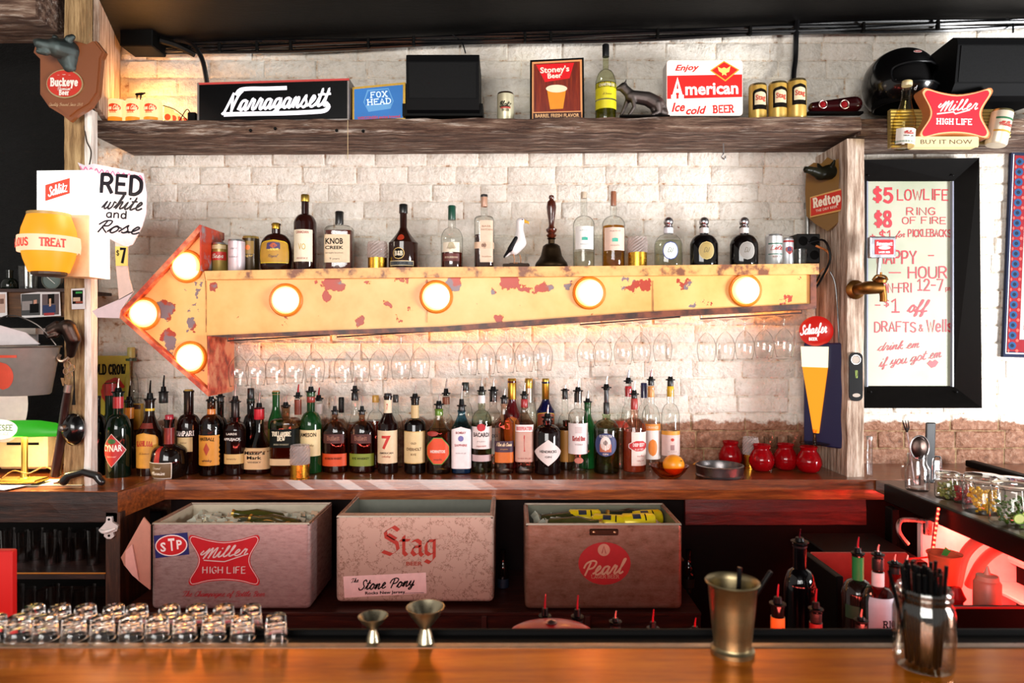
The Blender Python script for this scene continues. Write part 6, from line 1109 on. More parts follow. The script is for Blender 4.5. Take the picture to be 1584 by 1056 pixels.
on(t, text2d('The', 'hand script bold', 12, 6, 549, -897, R(5)).join(text2d('Stone Pony', 'hand script bold', 88, 14, 598, -902, R(4))).join(text2d('Rocks New Jersey', 'sans bold', 62, 4.5, 596, -915.5, R(2))).join(ribbon([[(624, -917), (656, -916)]], .7)), org, D, paint('#141010', .5), 'sticker_lettering', .0022)
t, org, cw, ch, D = cooler(812, 1056, 812, 943, 2.38, .30, 'tarnished cooler with a red oval logo, yellow cans inside', M_TAR, 1, 0, inner='#5c5a48')
on(t, EL(935, 871, 40.5, 33), org, D, paint('#a01418', .45), 'logo'); on(t, EL(934, 850, 9.5, 9.5), org, D, paint('#b07a64', .45), 'logo_disc', .002)
on(t, text2d('Pearl', 'script bold', 68, 21, 936, -877, R(3)).join(text2d('LAGER BEER', 'slab', 44, 5, 936, -891)), org, D, paint('#b88a70', .45), 'logo_lettering', .0024)
on(t, ribbon([[(931, -855), (934, -844), (937, -855)]], 1.2), org, D, paint('#8a1c1c', .45), 'disc_mark', .0026)
obj('latch_plate', bbox(-.05, .05, -.008, .004, ch-.034, ch-.012, .003), metalm('#4a3024', .4), t)
for s in (-1, 1): obj('latch_rivet', lathe([(.006, 0), (.005, -.004), (0, -.006)], 10).map(lambda v, s=s: (v.x + s*.036, v.z - .008, v.y + ch - .023)), metalm('#a0785a', .3), t, smooth=True)
obj('side_handle', tube([(cw/2, .08, ch*.55), (cw/2+.02, .08, ch*.5), (cw/2+.02, .2, ch*.5), (cw/2, .2, ch*.55)], .005, 6), metalm('#6a4a38', .4), t)
# ice and drinks in them
def ice(x0, x1, D0, D1, z, n, label):
    g = G(); random.seed(n)
    for i in range(n):
        s = random.uniform(.008, .015); Mx = Matrix.Translation((random.uniform(x0, x1), random.uniform(D0, D1), z + random.uniform(-.012, .012))) @ Matrix.Rotation(random.uniform(0, 3), 4, Vector((random.random(), random.random(), random.random() + .1)).normalized()) @ Matrix.Scale(s, 4)
        g.join(box(-1, 1, -1, 1, -1, 1), Mx)
    o = obj('ice_cubes', g, paint('#b8b8a8', .12, 0, .5), None); tag(o, label, 'ice', kind='stuff')
def XD(x, D): return (x-CX)*D/FX
ice(XD(250, 2.4)+.03, XD(470, 2.4)-.02, 2.42, 2.64, .855, 260, 'loose ice heaped in the silver cooler with the blue sticker')
ice(XD(822, 2.4)+.02, XD(1046, 2.4)-.02, 2.42, 2.64, .850, 260, 'loose ice heaped in the tarnished cooler')
def lying(x, y, D, rz, label, c, L_=.17, capc='#c8a050', bodyk='bottle', elev=8):
    t = thing('beer_bottle', label, 'bottle', P(x, y, D), 'beer bottles in ice'); t.rotation_euler = (R(90 - elev), 0, R(rz))
    obj('glass_body', lathe([(0, 0), (.026, 0), (.03, .004), (.03, .11), (.014, .16), (.012, .19), (0, .19)], 20), darkglass(c, .2), t, smooth=True); obj('cap', lathe([(.014, .186), (.015, .195), (0, .197)], 16), metalm(capc, .3), t, smooth=True)
lying(340, 812, 2.58, 80, 'dark beer bottle lying left in the ice of the silver cooler', '#3a3a14'); lying(440, 806, 2.62, -80, 'olive beer bottle lying at the back of the silver cooler', '#4a4a1c', elev=12)
lying(385, 814, 2.54, 65, 'olive beer bottle lying right in the silver cooler', '#3c4418'); lying(462, 816, 2.50, -100, 'beer bottle lying at the right end of the silver cooler', '#44421c')
for i, x in enumerate((354, 382)):
    bc_ = obj('crown_cork', lathe([(.017, 0), (.016, .006), (.012, .008), (0, .009)], 18), paint('#d8c490', .3, .2), None, P(x, 811, 2.44), True); tag(bc_, ['cream bottle cap poking from ice, left one in the silver cooler', 'cream bottle cap poking from ice, right one in the silver cooler'][i], 'bottle cap', 'caps in ice')
def lycan(x, y, D, rz, label, elev=5):
    t = thing('beer_can', label, 'can', P(x, y, D), 'yellow cans in ice'); t.rotation_euler = (R(90), R(elev), R(rz)); p = [(0, 0), (.028, 0), (.033, .006), (.033, .112), (.028, .12), (0, .12)]
    obj('can_body', lathe(p, 24), paint('#dcc010', .3, .2), t, smooth=True)
    for a0 in (-2.6, -1.2, .4, 1.9): obj('badge', G().join(lathe([(.0335, .035), (.0335, .065)], 6, a0=a0, a1=a0+.7)), paint('#1c2436', .4), t); obj('label_text', lathe([(.0336, .08), (.0336, .085)], 6, a0=a0, a1=a0+.9), paint('#20201c', .4), t)
lycan(880, 801, 2.60, 90, 'yellow beer can lying at the back of the tarnished cooler'); lycan(918, 808, 2.52, 80, 'yellow beer can lying in the middle of the tarnished cooler'); lycan(962, 808, 2.50, 95, 'yellow beer can lying to the right in the tarnished cooler'); lycan(975, 803, 2.58, 100, 'yellow beer can at the right end of the tarnished cooler')
lying(838, 808, 2.60, 85, 'clear-green bottle lying at the left in the tarnished cooler', '#3a3c20'); lying(850, 814, 2.50, 75, 'olive bottle lying beside the yellow cans', '#4a4824'); lying(1015, 803, 2.60, -85, 'dark bottle between the yellow cans', '#2a2c1c')
# cardboard panel beside the first cooler and bits under the counter
cp = thing('cardboard_sheet', 'pinkish bent cardboard sheet wedged left of the silver cooler', 'cardboard', P(215, 905, 2.36))
obj('sheet', px_g([[(222, 800), (232, 812), (232, 912), (214, 898), (192, 874), (187, 862), (194, 850)]], 2.36, 2.366, P(215, 905, 2.36)), paint('#b8806c', .6), cp, rot=(0, 0, 0))
obj('folded_strip', px_g([[(194, 852), (204, 842), (214, 897), (205, 890), (194, 876)]], 2.352, 2.357, P(215, 905, 2.36)), paint('#d8a094', .6), cp)
for i, (x, c_) in enumerate(((778, '#142436'), (1065, '#2a160c'))):
    bottle(x, 18, 850, 890, 870, 8, ['dark blue-labelled bottle between the cream and the tarnished cooler', 'dark bottle right of the tarnished cooler'][i], D=2.6, zs=.60, glass='#0a0908', labels=[(893, 915, .9, c_, 'rect')], group='bottles on the low ledge')

# ================================================================ glass rack at the lower left
org = P(90, 780, 2.50); rk = thing('glass_shelf_unit', 'dark wooden shelf unit holding glasses under the left counter', 'shelf', org)
def pl2(nm, x0, x1, y0, y1, D0, D1, m): a, b = P(x0, y1, D0), P(x1, y0, D0); return obj(nm, bbox(a.x, b.x, D0, D1, a.z, b.z, .002).move(-org), m, rk)
pl2('top_rail', -60, 182, 792, 808, 2.50, 2.56, M_DARKW); pl2('upright', 163, 186, 792, 1080, 2.50, 2.56, M_DARKV); pl2('upright', -60, -40, 792, 1080, 2.50, 2.56, M_DARKV)
pl2('shelf_board', -60, 163, 887, 896, 2.50, 2.95, M_DARKW); pl2('painted_lit_edge', -60, 163, 885.5, 888, 2.495, 2.50, paint('#c07a24', .4)); pl2('shelf_board', -60, 163, 975, 985, 2.50, 2.95, M_DARKW); pl2('back_panel', -60, 250, 792, 1080, 2.95, 2.97, M_BLACK)  # orange strip paints the lit line along the shelf front
sd = G().add([P(186, 792, 2.50), P(232, 785, 2.72), P(232, 1000, 2.72), P(186, 1080, 2.50)], [(3, 2, 1, 0)]); sd.v += [v + Vector((-.01, .01, 0)) for v in sd.v]; sd.f += [(4,5,6,7), (0,1,5,4), (1,2,6,5), (2,3,7,6), (3,0,4,7)]
obj('side_panel', sd.move(-org), M_DARKV, rk)
for i, x in enumerate((12, 34, 56, 78, 100, 122, 144)):
    tumbler(x, 20, 818 + (i % 2)*3, ['leftmost', 'second', 'third', 'fourth', 'fifth', 'sixth', 'rightmost'][i] + ' tall glass on the upper shelf of the dark unit', 2.60 + (i % 3)*.03, 0, 'tall glasses on the upper dark shelf', basey=884, taper=.8, m=thin('#dcd8d8', '#a8a0a0', 1.4))
for i, x in enumerate((28, 46, 64, 84, 104, 122, 140)):
    tumbler(x, 17, 905 + (i % 3)*4, ['leftmost', 'second', 'third', 'fourth', 'fifth', 'sixth', 'rightmost'][i] + ' small glass on the lower shelf of the dark unit', 2.56 + (i % 3)*.03, 0, 'small glasses on the lower dark shelf', basey=972, taper=.75, m=thin('#dcd8d8', '#a8a0a0', 1.4))
wo = thing('wall_bottle_opener', 'white enamel bottle opener screwed to the dark upright', 'opener', P(171, 832, 2.498)); u = 2.498/FX
obj('plate', prism([(-4, 34), (4, 34), (5, 26), (14, 20), (12, 12), (6, 10), (8, 4), (3, 0), (-3, 0), (-8, 4), (-7, 10), (-16, 14), (-10, 20), (-5, 26)], -4, 0).scale(u), paint('#d8d0cc', .25, 0, .5), wo)
obj('lip', tube([(-14, -5, 14), (-4, -9, 12), (11, -5, 16)], [1.5, 3, 1.5], 8, 4).scale(u), paint('#e4dcd8', .25), wo, smooth=True)
obj('screw', lathe([(2, 0), (1.8, -1), (0, -1.3)], 8).map(lambda v: (v.x, v.z-4, v.y+30)).scale(u), M_BLACK, wo); obj('screw', lathe([(2, 0), (1.8, -1), (0, -1.3)], 8).map(lambda v: (v.x, v.z-4, v.y+5)).scale(u), M_BLACK, wo)
rdb = obj('glowing_red_box', bbox(-.25, P(18, 0, 1.6).x - P(-40, 0, 1.6).x - .25, 0, .02, 0, .24, .003), glow('#c00804', .55), None, (P(-40, 0, 1.6).x + .25, 1.6, P(0, 1010, 1.6).z)); tag(rdb, 'red box edge with an added glow at the far left behind the bar', 'panel')  # red glow put into the material, though the box is no lamp

# ================================================================ left side: posts, signs, odds and ends
sp2 = thing('shield_plaque', 'wooden shield plaque with a bear head and round red beer badge', 'plaque', P(113, 190, 2.57)); u = 2.57/FX; sp2.scale = (u,)*3
shl = [(-52, 122), (-40, 124), (-28, 118), (0, 126), (28, 118), (40, 124), (54, 106), (49, 96), (46, 60), (44, 40), (32, 22), (12, 10), (0, 0), (-12, 10), (-32, 22), (-46, 42), (-46, 60), (-46, 96), (-56, 106)]
M_PLQ = wood('plaque_walnut', [(.3, '#5a2c12'), (.5, '#7c421e'), (.7, '#94562a')], (9, 9, 1.4), 5, .35, .1, .4)
obj('shield', prism(shl, -7, 0), M_PLQ, sp2); obj('shield_step', prism([(x*.94, 7 + z*.93) for x, z in shl], -10, -7), M_PLQ, sp2)
obj('badge_edge', prism([(a - 5, b + 56) for a, b in ell(28, 22)], -12, -10), metalm('#c8b488', .35), sp2); obj('badge', prism([(a - 5, b + 56) for a, b in ell(26, 20)], -13.5, -11), paint('#c42c1c', .35), sp2)
obj('lettering', face(text2d('Buckeye', 'slab bold', 43, 11, -5, 58).join(text2d('Premium', 'script', 20, 5, -5, 48)).join(text2d('Beer', 'slab bold', 16, 7, -5, 42)).join(text2d('- * -', 'sans', 20, 2, -5, 69)), -13.9), paint('#f4e8dc', .4), sp2)
obj('slogan', face(text2d('Quality Brewed Since 1838', 'script', 52, 4.5, -4, 25), -10.4), paint('#c8a078', .4), sp2)
blob('bear_head', [((0, -12, 106), 17, (-6, -28, 104), 15), ((-8, -30, 103), 12, (-22, -42, 104), 8), ((-24, -42, 107), 6, (-27, -44, 107), 4), ((-16, -38, 94), 6, (-24, -42, 93), 4), ((8, -22, 120), 6, (12, -20, 124), 4.5), ((-14, -20, 122), 5, (-16, -18, 125), 4), ((0, -10, 92), 15, (2, -10, 82), 10)], 1.5, metalm('#5a6462', .38, .45, bs=.3), sp2)
# glowing white box sign with amber barrel
org = P(100, 430, 2.50); sl = thing('barrel_light_sign', 'glowing white box sign with an amber barrel and red slogan band', 'sign', org)
M_SLW = glow('#fffdf8', 1.5)
obj('upper_box', px_g([[(57, 264), (136, 263), (136, 330), (57, 330)]], 2.46, 2.60, org), M_SLW, sl)
obj('lower_board', px_g([[(62, 330), (136, 330), (136, 428), (62, 426)]], 2.49, 2.60, org), paint('#d8b890', .5), sl)
obj('side_panel', px_g([[(137, 263), (142, 262), (143, 428), (137, 428)]], 2.50, 2.61, org), glow('#fff4e4', 1.2), sl)
flat('red_label', PL([(70, 286), (108, 275), (108, 299), (70, 311)]), 2.458, org, glow('#d8442c', .9), sl)
flat('script_lettering', T('Schlitz', 'script bold', 33, 13, 89, 293, R(16)), 2.4572, org, glow('#fff8f4', 1.4), sl)
u = 2.42/FX; bo_ = P(76, 421, 2.42) - org
ba = obj('barrel', lathe([(0, 0), (27, 0), (34, 20), (39, 44), (36, 66), (29, 88), (0, 88)], 20).scale(u), glow('#ff9a0a', .95), sl, bo_, True)
obj('barrel_head', lathe([(29.5, 86), (29.5, 91), (0, 91)], 20).scale(u), paint('#b8904a', .4), ba, smooth=True)
obj('slogan_band', lathe([(41.5, 30), (42.5, 41), (41.5, 54), (38, 54), (38, 30)], 28).scale(u), glow('#f8c8a0', 1.0), ba, smooth=True)
pb = [(42.6, 0), (42.6, 90)]
obj('lettering', wrap(text2d('FAMOUS', 'slab bold', 44, 11, -24, 42).join(text2d('TREAT', 'slab bold', 36, 11, 30, 42)), pb, 2, 1, .4).scale(u), glow('#e03a2c', .9), ba)
obj('foot', lathe([(20, -6), (24, -4), (24, 0)], 20, capb=True).scale(u), paint('#3a2410', .5), ba)
lw = bpy.data.lights.new('box_sign_glow', 'POINT'); lw.energy = .8; lw.color = (1, .85, .65); lw.shadow_soft_size = .05; lo = bpy.data.objects.new('box_sign_glow', lw); col.objects.link(lo); lo.location = P(150, 300, 2.42)
# paper wine glass price sign
org = P(185, 495, 2.53); wg = thing('paper_wine_glass_sign', 'white paper wine glass cut-out reading red white and rose', 'sign', org)
PW = paint('#cfc4cc', .6)
obj('bowl', px_g([[(120, 251), (132, 256), (145, 253), (222, 268), (227, 300), (226, 330), (220, 350), (205, 378), (196, 382), (178, 374), (150, 358), (146, 340), (144, 300)]], 2.53, 2.534, org), PW, wg)
obj('stem', px_g([[(178, 374), (198, 380), (197, 410), (200, 430), (206, 452), (184, 464), (182, 440), (179, 410)]], 2.531, 2.535, org), paint('#cfb4a8', .6), wg)
obj('price_tape', px_g([[(178, 381), (197, 381), (197, 411), (179, 411)]], 2.528, 2.531, org), paint('#d8c060', .6), wg)
obj('foot', px_g([[(142, 481), (184, 463), (207, 450), (186, 480), (184, 492), (150, 491)]], 2.531, 2.535, org), paint('#cdb8ba', .6), wg)
INK = paint('#1c1624', .5)
for (s, st, w_, h_, cx, cy) in (('RED', 'hand bold', 67, 27, 188, 286), ('white', 'hand script bold', 64, 20, 189, 314), ('and', 'hand bold', 32, 11, 180, 331), ('Rose', 'hand script bold', 66, 18, 184, 351)): flat('lettering', T(s, st, w_, h_, cx, cy, R(-4)), 2.5292, org, INK, wg)
flat('price', T('$', 'hand', 5, 8, 182, 391).join(T('7', 'hand bold', 11, 21, 190, 396)), 2.5272, org, INK, wg)
flat('pink_scribble', ribbon([smooth_pts([(124 + i*4.2, -(259 + i*.65 + (4 if i % 2 else -2)), 0) for i in range(24)], 3)], 1.6), 2.5292, org, paint('#d85a8a', .5), wg)
# dark shelf with photographs, glasses, a round gauge
org = P(50, 440, 2.72); ds_ = thing('small_shelf', 'small dark shelf behind the glowing barrel sign', 'shelf', org)
obj('board', px_g([[(-80, 449), (104, 448), (104, 490), (-80, 490)]], 2.72, 2.74, org), wood('small_shelf_wood', [(.3, '#1f110a'), (.7, '#6a4424')], (1.2, 9, 9), 5, .5, .2), ds_); obj('ledge', px_g([[(-80, 447), (104, 446), (104, 451), (-80, 452)]], 2.70, 3.0, org), M_DARKW, ds_)
tumbler(44, 28, 412, 'clear tumbler on the small dark shelf below the barrel', 2.78, 0, 'odd glasses', basey=447, taper=.9)
dg_ = thing('round_gauge', 'round glass-fronted dial on the small dark shelf', 'gauge', P(83, 433, 2.78)); u = 2.78/FX
obj('case', lathe([(0, 0), (15, 0), (16, -3), (15, -6), (13.5, -6)], 24).map(lambda v: (v.x, v.z, v.y)).scale(u), metalm('#6a6a60', .35), dg_, smooth=True); obj('dial', lathe([(0, -5), (13.5, -5)], 24).map(lambda v: (v.x, v.z, v.y)).scale(u), paint('#55605a', .2, 0, .6), dg_); obj('needle', tube([(-6, -6, 4), (6, -6, -6)], .6, 5).scale(u), paint('#c8c8c0', .4), dg_)
bottle(15, 24, 418, 440, 430, 9, 'dark bottle on the small shelf at the picture\'s left edge', D=2.80, zs=0, basey=447, glass='#0d140c', group='odd bottles at the left')
def photo(x0, x1, y0, y1, D, label, blocks, rot=0):
    org = P((x0+x1)/2, y1, D); t = thing('photograph', label, 'photo', org, 'snapshots pinned at the left')
    k = (x1-x0)/2; obj('paper', px_g([[(x0, y0+rot*k*.06), (x1, y0-rot*k*.06), (x1+rot, y1-rot*k*.03), (x0+rot, y1+rot*k*.03)]], D, D+.002, org), paint('#d8d4d4', .25), t)
    for (a, b, c, d, cc) in blocks: flat('print', PL([(a, c), (b, c-.4*rot), (b, d-.4*rot), (a, d)]), D-.001 - .00008*len(t.children), org, paint(cc, .3), t)
photo(32, 92, 451, 490, 2.705, 'wide snapshot of seated people pinned to the small shelf', [(33, 62, 455, 488, '#3c3c3c'), (34, 50, 466, 480, '#8a8280'), (46, 60, 470, 484, '#141414'), (52, 57, 464, 470, '#c08a74'), (65, 91, 455, 487, '#5a4a4a'), (74, 84, 455, 470, '#16120f'), (66, 86, 472, 484, '#1c2c54'), (68, 84, 484, 488, '#a02a2c'), (76, 79, 462, 474, '#d0a080')], 2)
photo(-6, 10, 451, 490, 2.705, 'pale snapshot cut off by the picture\'s left edge', [(-4, 8, 455, 484, '#b89a8c'), (0, 6, 462, 470, '#6a4a3c')], 1)
photo(110, 131, 446, 478, 2.59, 'small white bordered snapshot pinned on the yellowed post', [(112, 128, 449, 470, '#15120f'), (117, 127, 451, 454, '#2a8a3a'), (113, 124, 460, 466, '#b89a80'), (117, 128, 466, 469, '#8a3a24')], 1)
# galvanised bucket
bk = thing('metal_bucket', 'galvanised bucket with an orange-red emblem hanging at the left', 'bucket', P(34, 610, 2.52)); u = 2.52/FX
obj('pail', lathe([(0, 0), (38, 0), (40, 2), (52, 72), (53.5, 75), (51, 74), (38, 4), (0, 4)], 36, ys=.85).scale(u), paint('#9a928a', .32, .45), bk, smooth=True)
obj('rim', tube([(53*math.cos(a), 53*.85*math.sin(a), 74) for a in [2*math.pi*i/36 for i in range(36)]], 1.6, 6, closed=True).scale(u), metalm('#b0a8a0', .3), bk, smooth=True)
obj('bail_handle', tube([(-53, 0, 74), (-48, -8, 100), (-10, -14, 122), (30, -10, 108), (50, 0, 80), (53, 0, 74)], 1.1, 6, 5).scale(u), metalm('#5a5450', .3), bk, smooth=True)
pk = [(39, 0), (53, 76)]; obj('emblem', patch(10, 52, 20, pk, 2, .85, .8, 'oval', x_c=-4).scale(u), paint('#c8442a', .5), bk); obj('emblem_band', wrap(poly2d([(-30 + 4*i, 58) for i in range(14)] + [(22 - 4*i, 62) for i in range(14)]), pk, 2, .85, .8).scale(u), paint('#c8442a', .5), bk)
obj('folded_paper', prism([(-60, 76), (30, 78), (8, 96), (-50, 112)], -4, -2).scale(u), paint('#cfc4c4', .7), bk)
pg = thing('bucket_shelf', 'pale ledge behind the hanging bucket', 'shelf', P(20, 512, 2.72)); obj('board', box(-.25, .09, 0, .12, -.012, .012), paint('#a89c94', .5), pg); obj('support', box(-.25, .06, .05, .06, -.16, -.012), paint('#8a8484', .6), pg)
dc = thing('white_disc', 'large white disc hanging below the metal bucket', 'plate', P(8, 660, 2.80)); u = 2.8/FX; obj('disc', lathe([(0, 0), (44, 0), (46, -2), (0, -4)], 36).map(lambda v: (v.x*.8, v.z, v.y*1.3 + 36)).scale(u), paint('#e0d4cc', .4), dc, smooth=True)
# carved fist hook with keys
fh_ = thing('carved_fist_hook', 'dark bronze fist-shaped hook on the yellowed post', 'hook', P(112, 560, 2.58)); u = 2.58/FX; fh_.scale = (u,)*3
blob('fist', [((4, -10, 12), 6, (10, -14, 36), 10), ((10, -14, 36), 11, (4, -18, 54), 12), ((4, -18, 54), 11, (-10, -20, 52), 9), ((-10, -22, 58), 6, (-20, -24, 52), 5), ((-12, -24, 50), 5.5, (-22, -26, 45), 4.5), ((-10, -24, 42), 5, (-18, -26, 39), 4)], 1.5, metalm('#4a3c36', .25, .4), fh_)
obj('hook', tube([(2, -12, 8), (-4, -18, 2), (-10, -18, 6), (-10, -14, 12)], 2.6, 8, 4), metalm('#c8a890', .25), fh_, smooth=True)
ky = thing('key_bunch', 'bunch of keys and rings hanging from the fist hook', 'keys', P(104, 560, 2.545)); ky.scale = (u,)*3
for k, (cx, cz, r_) in enumerate(((0, -4, 5), (6, -9, 4.5), (-3, -14, 4), (2, -20, 4))): obj('ring', tube([(cx + r_*math.cos(a), k*.8, cz + r_*1.2*math.sin(a)) for a in [2*math.pi*i/14 for i in range(14)]], .8, 5, closed=True), metalm('#b0937c', .25), ky, smooth=True)
for (x_, z_, a_) in ((-7, -24, .4), (-2, -28, .1), (3, -26, -.2)): obj('key', prism([(x_-2.5, z_), (x_+2.5, z_), (x_+1+a_*4, z_-12), (x_-1+a_*4, z_-12)], -1, 0), metalm('#a88460', .3), ky)
cl = obj('wooden_club', tube([P(86, 735, 2.62), P(93, 690, 2.60), P(101, 630, 2.57), P(105, 600, 2.55)], [.020, .018, .015, .011], 10, 4).move(-P(86, 735, 2.62)), wood('club_wood', [(.3, '#1c0b08'), (.7, '#40201a')], (8, 8, 1), 5, .3, .1, .4), None, P(86, 735, 2.62), True); tag(cl, 'dark reddish wooden club leaning on the post', 'club')
obj('metal_ferrule', tube([P(104, 606, 2.551) - P(86, 735, 2.62), P(106, 594, 2.548) - P(86, 735, 2.62)], .0135, 10), metalm('#c0b0a4', .3), cl, smooth=True)
kn = thing('wall_bell', 'round black bell with a hub, mounted low on the yellowed post', 'bell', P(113, 664, 2.575)); u = 2.57/FX
obj('gong', lathe([(0, -12), (8, -12), (18, -8), (25, 0), (24, 3)], 28).map(lambda v: (v.x*.7, v.z, v.y)).scale(u), paint('#0d0b0b', .2, .3, .4), kn, smooth=True); obj('hub', lathe([(0, -20), (4, -19), (6, -14), (6, -10)], 16).map(lambda v: (v.x - 7, v.z, v.y+4)).scale(u), metalm('#8a827c', .3), kn, smooth=True)
ck = obj('black_lanyard', tube([P(114, 570, 2.56), P(115, 600, 2.56), P(114, 626, 2.56)], [.002, .002, .006], 6).move(-P(114, 570, 2.56)), M_BLACK, None, P(114, 570, 2.56)); tag(ck, 'short black cord hanging beside the keys', 'cord')
# banker's lamp, papers, stapler
lb = thing('desk_lamp', 'green glass desk lamp with a white oval panel on the left counter', 'lamp', P(38, 745, 2.62)); u = 2.62/FX
obj('shade', lathe([(18, 0), (19.5, 4), (19, 12), (15, 19), (8, 23), (0, 24)], 12, sq=3).map(lambda v: (v.x*(3.3 if v.x > 0 else 5), v.y*.9 - 4, v.z + 72)).scale(u), glow('#2fae1c', .7), lb, smooth=True)
obj('oval_panel', prism([(a - 22, b + 84) for a, b in ell(26, 15)], -24, -20).scale(u), glow('#fff6d8', 1.3), lb)
obj('lettering', face(text2d('GENESEE', 'slab bold', 40, 8, -20, 87).join(text2d('CREAM ALE', 'slab', 28, 4, -20, 78)), -24.5).scale(u), paint('#8aa47a', .5), lb)
obj('stem', lathe([(14, 0), (14, 4), (6, 8), (4.5, 20), (4.5, 72)], 16, capb=True).scale(u), metalm('#c8a04a', .25, .2), lb, smooth=True); obj('base', bbox(-38, 30, -20, 14, 0, 6, 2).scale(u), metalm('#c09848', .3), lb)
obj('pull_switch', tube([(60, -8, 84), (74, -10, 88)], [1.5, .8], 6).scale(u), metalm('#3a302a', .3), lb)
ll = bpy.data.lights.new('desk_lamp_light', 'AREA'); ll.shape = 'DISK'; ll.size = .12; ll.energy = 3.0; ll.color = (1, .72, .32); lo = bpy.data.objects.new('desk_lamp_light', ll); col.objects.link(lo); lo.location = P(38, 672, 2.62)
for i, (pts, c_, lab) in enumerate((([(0, 0), (.30, .02), (.28, .13), (.02, .12)], '#e8dcb8', 'cream sheet of paper on the left counter by the lamp'), ([(-.04, -.06), (.10, -.075), (.13, .02), (-.03, .02)], '#d8ccd0', 'white sheet hanging over the left counter edge'))):
    o = obj('paper_sheet', G().add([(a, b, 0) for a, b in pts] + [(a, b, .003) for a, b in pts], [(3,2,1,0), (4,5,6,7), (0,1,5,4), (1,2,6,5), (2,3,7,6), (3,0,4,7)]), paint(c_, .7), None, (P(0, 0, 2.58).x + (.0 if i == 0 else -.02), 2.575 if i == 0 else 2.57, .988 + i*.004)); tag(o, lab, 'paper', 'papers on the left counter')
rcp = thing('receipt_printer', 'pale boxy machine standing behind the desk lamp', 'machine', P(62, 722, 2.85)); obj('housing', bbox(-.14, .06, -.05, .1, 0, .16, .01), paint('#c8b084', .5), rcp); obj('slot', box(-.1, .03, -.053, -.049, .10, .11), M_BLACK, rcp)
cw_ = obj('tangled_cable', tube([P(0, 742, 2.60), P(20, 728, 2.62), P(44, 732, 2.60), P(70, 722, 2.66), P(95, 734, 2.62), P(115, 724, 2.62)], .0025, 6, 5).move(-P(0, 742, 2.6)), paint('#8a5a24', .5), None, P(0, 742, 2.6), True); tag(cw_, 'thin cord tangled over the left counter around the lamp base', 'cord')
sk = thing('phone_handset', 'black handset lying on the corner of the left counter', 'handset', P(125, 752, 2.56)); u = 2.56/FX; sk.scale = (u,)*3
blob('handset_body', [((-26, 0, 8), 7, (-20, 0, 16), 6), ((-20, 0, 16), 6, (4, 0, 22), 5.5), ((4, 0, 22), 5.5, (26, 0, 16), 6), ((26, 0, 14), 6, (32, 0, 7), 6)], 1.4, paint('#0e0d0e', .3, 0, .3), sk); obj('jack', tube([(-34, -1, 7), (-40, -2, 6)], 2.2, 8), metalm('#c8b8a8', .3), sk)
# ================================================================ side counter: jars, mug of tools
SZ = .983
def SD(x, y): D = (CZ - SZ) * FX / (y - HY); return D
mg = thing('handled_jar', 'glass handled jar full of bar tools on the side counter', 'mug', P(1419, 758, SD(0, 758))); u = SD(0, 758)/FX
obj('jar_wall', lathe([(0, 0), (15, 0), (17, 3), (17, 34), (13, 42), (13, 52), (14, 52), (14, 56), (12.5, 56), (12, 43), (15.5, 34), (15.5, 4), (0, 3)], 28).scale(u), thin('#f4f0f0', '#77706c', 1.5), mg, smooth=True)
obj('handle', tube([(-13, 0, 42), (-22, 0, 38), (-22, 0, 20), (-16, 0, 12)], 2.4, 8, 4).scale(u), thin('#f4f0f0', '#77706c', 1.8), mg, smooth=True)
def tool(nm, lab, cat, build):
    t = thing(nm, lab, cat, P(1419, 754, SD(0, 758))); t.scale = (u,)*3; build(t); return t
MS = metalm('#5a4a44', .2, .2); MSs = metalm('#c8c4c4', .15, .1)
tool('bar_fork', 'dark twisted bar spoon fork sticking out of the handled jar', 'utensil', lambda t: (obj('shaft', tube([(-4, 0, 4), (-8, 2, 40), (-15, 2, 88)], 1.1, 6), MSs, t), [obj('tine', tube([(-15, 2, 86), (-18 + k*3, 2, 92), (-22 + k*4.5, 2, 104)], [1.4, 1.2, .5], 6), paint('#1c1a18', .25, .6), t) for k in range(3)]))
tool('strainer_spoon', 'polished dark oval spoon in the handled jar', 'utensil', lambda t: (obj('handle', tube([(4, 0, 4), (3, -1, 44)], 1.8, 8), MS, t, smooth=True), obj('bowl', lathe([(0, -3), (9, -2), (14, 2), (15, 4), (13, 3), (0, -1)], 24).map(lambda v: (v.x*.95 + 3, v.z - 3, v.y*1.25 + 62)), MS, t, smooth=True), obj('coil_rim', tube([(3 + 14.5*math.cos(a), -1, 62 + 18.5*math.sin(a)) for a in [2*math.pi*i/24 for i in range(24)]], 1.1, 6, closed=True), MSs, t, smooth=True)))
tool('black_muddler', 'flat black paddle standing in the handled jar', 'utensil', lambda t: obj('paddle', bbox(14, 29, 4, 8, 6, 100, 1.6, 2).map(lambda v: (v.x + (v.z - 6)*.03, v.y, v.z)), paint('#141316', .3, 0, .3), t))
tg = thing('jigger_tin', 'shiny steel tongs behind the row of fruit jars', 'utensil', P(1449, 742, 2.55)); uu = 2.55/FX
obj('loop', tube([(-7, 0, 0), (-7, 0, 28), (-4, 0, 35), (2, 0, 36), (6, 0, 32), (7, 0, 0)], 1.4, 6, 4).join(box(-6, 6, 0, .6, 0, 30)).scale(uu), MSs, tg, smooth=True)
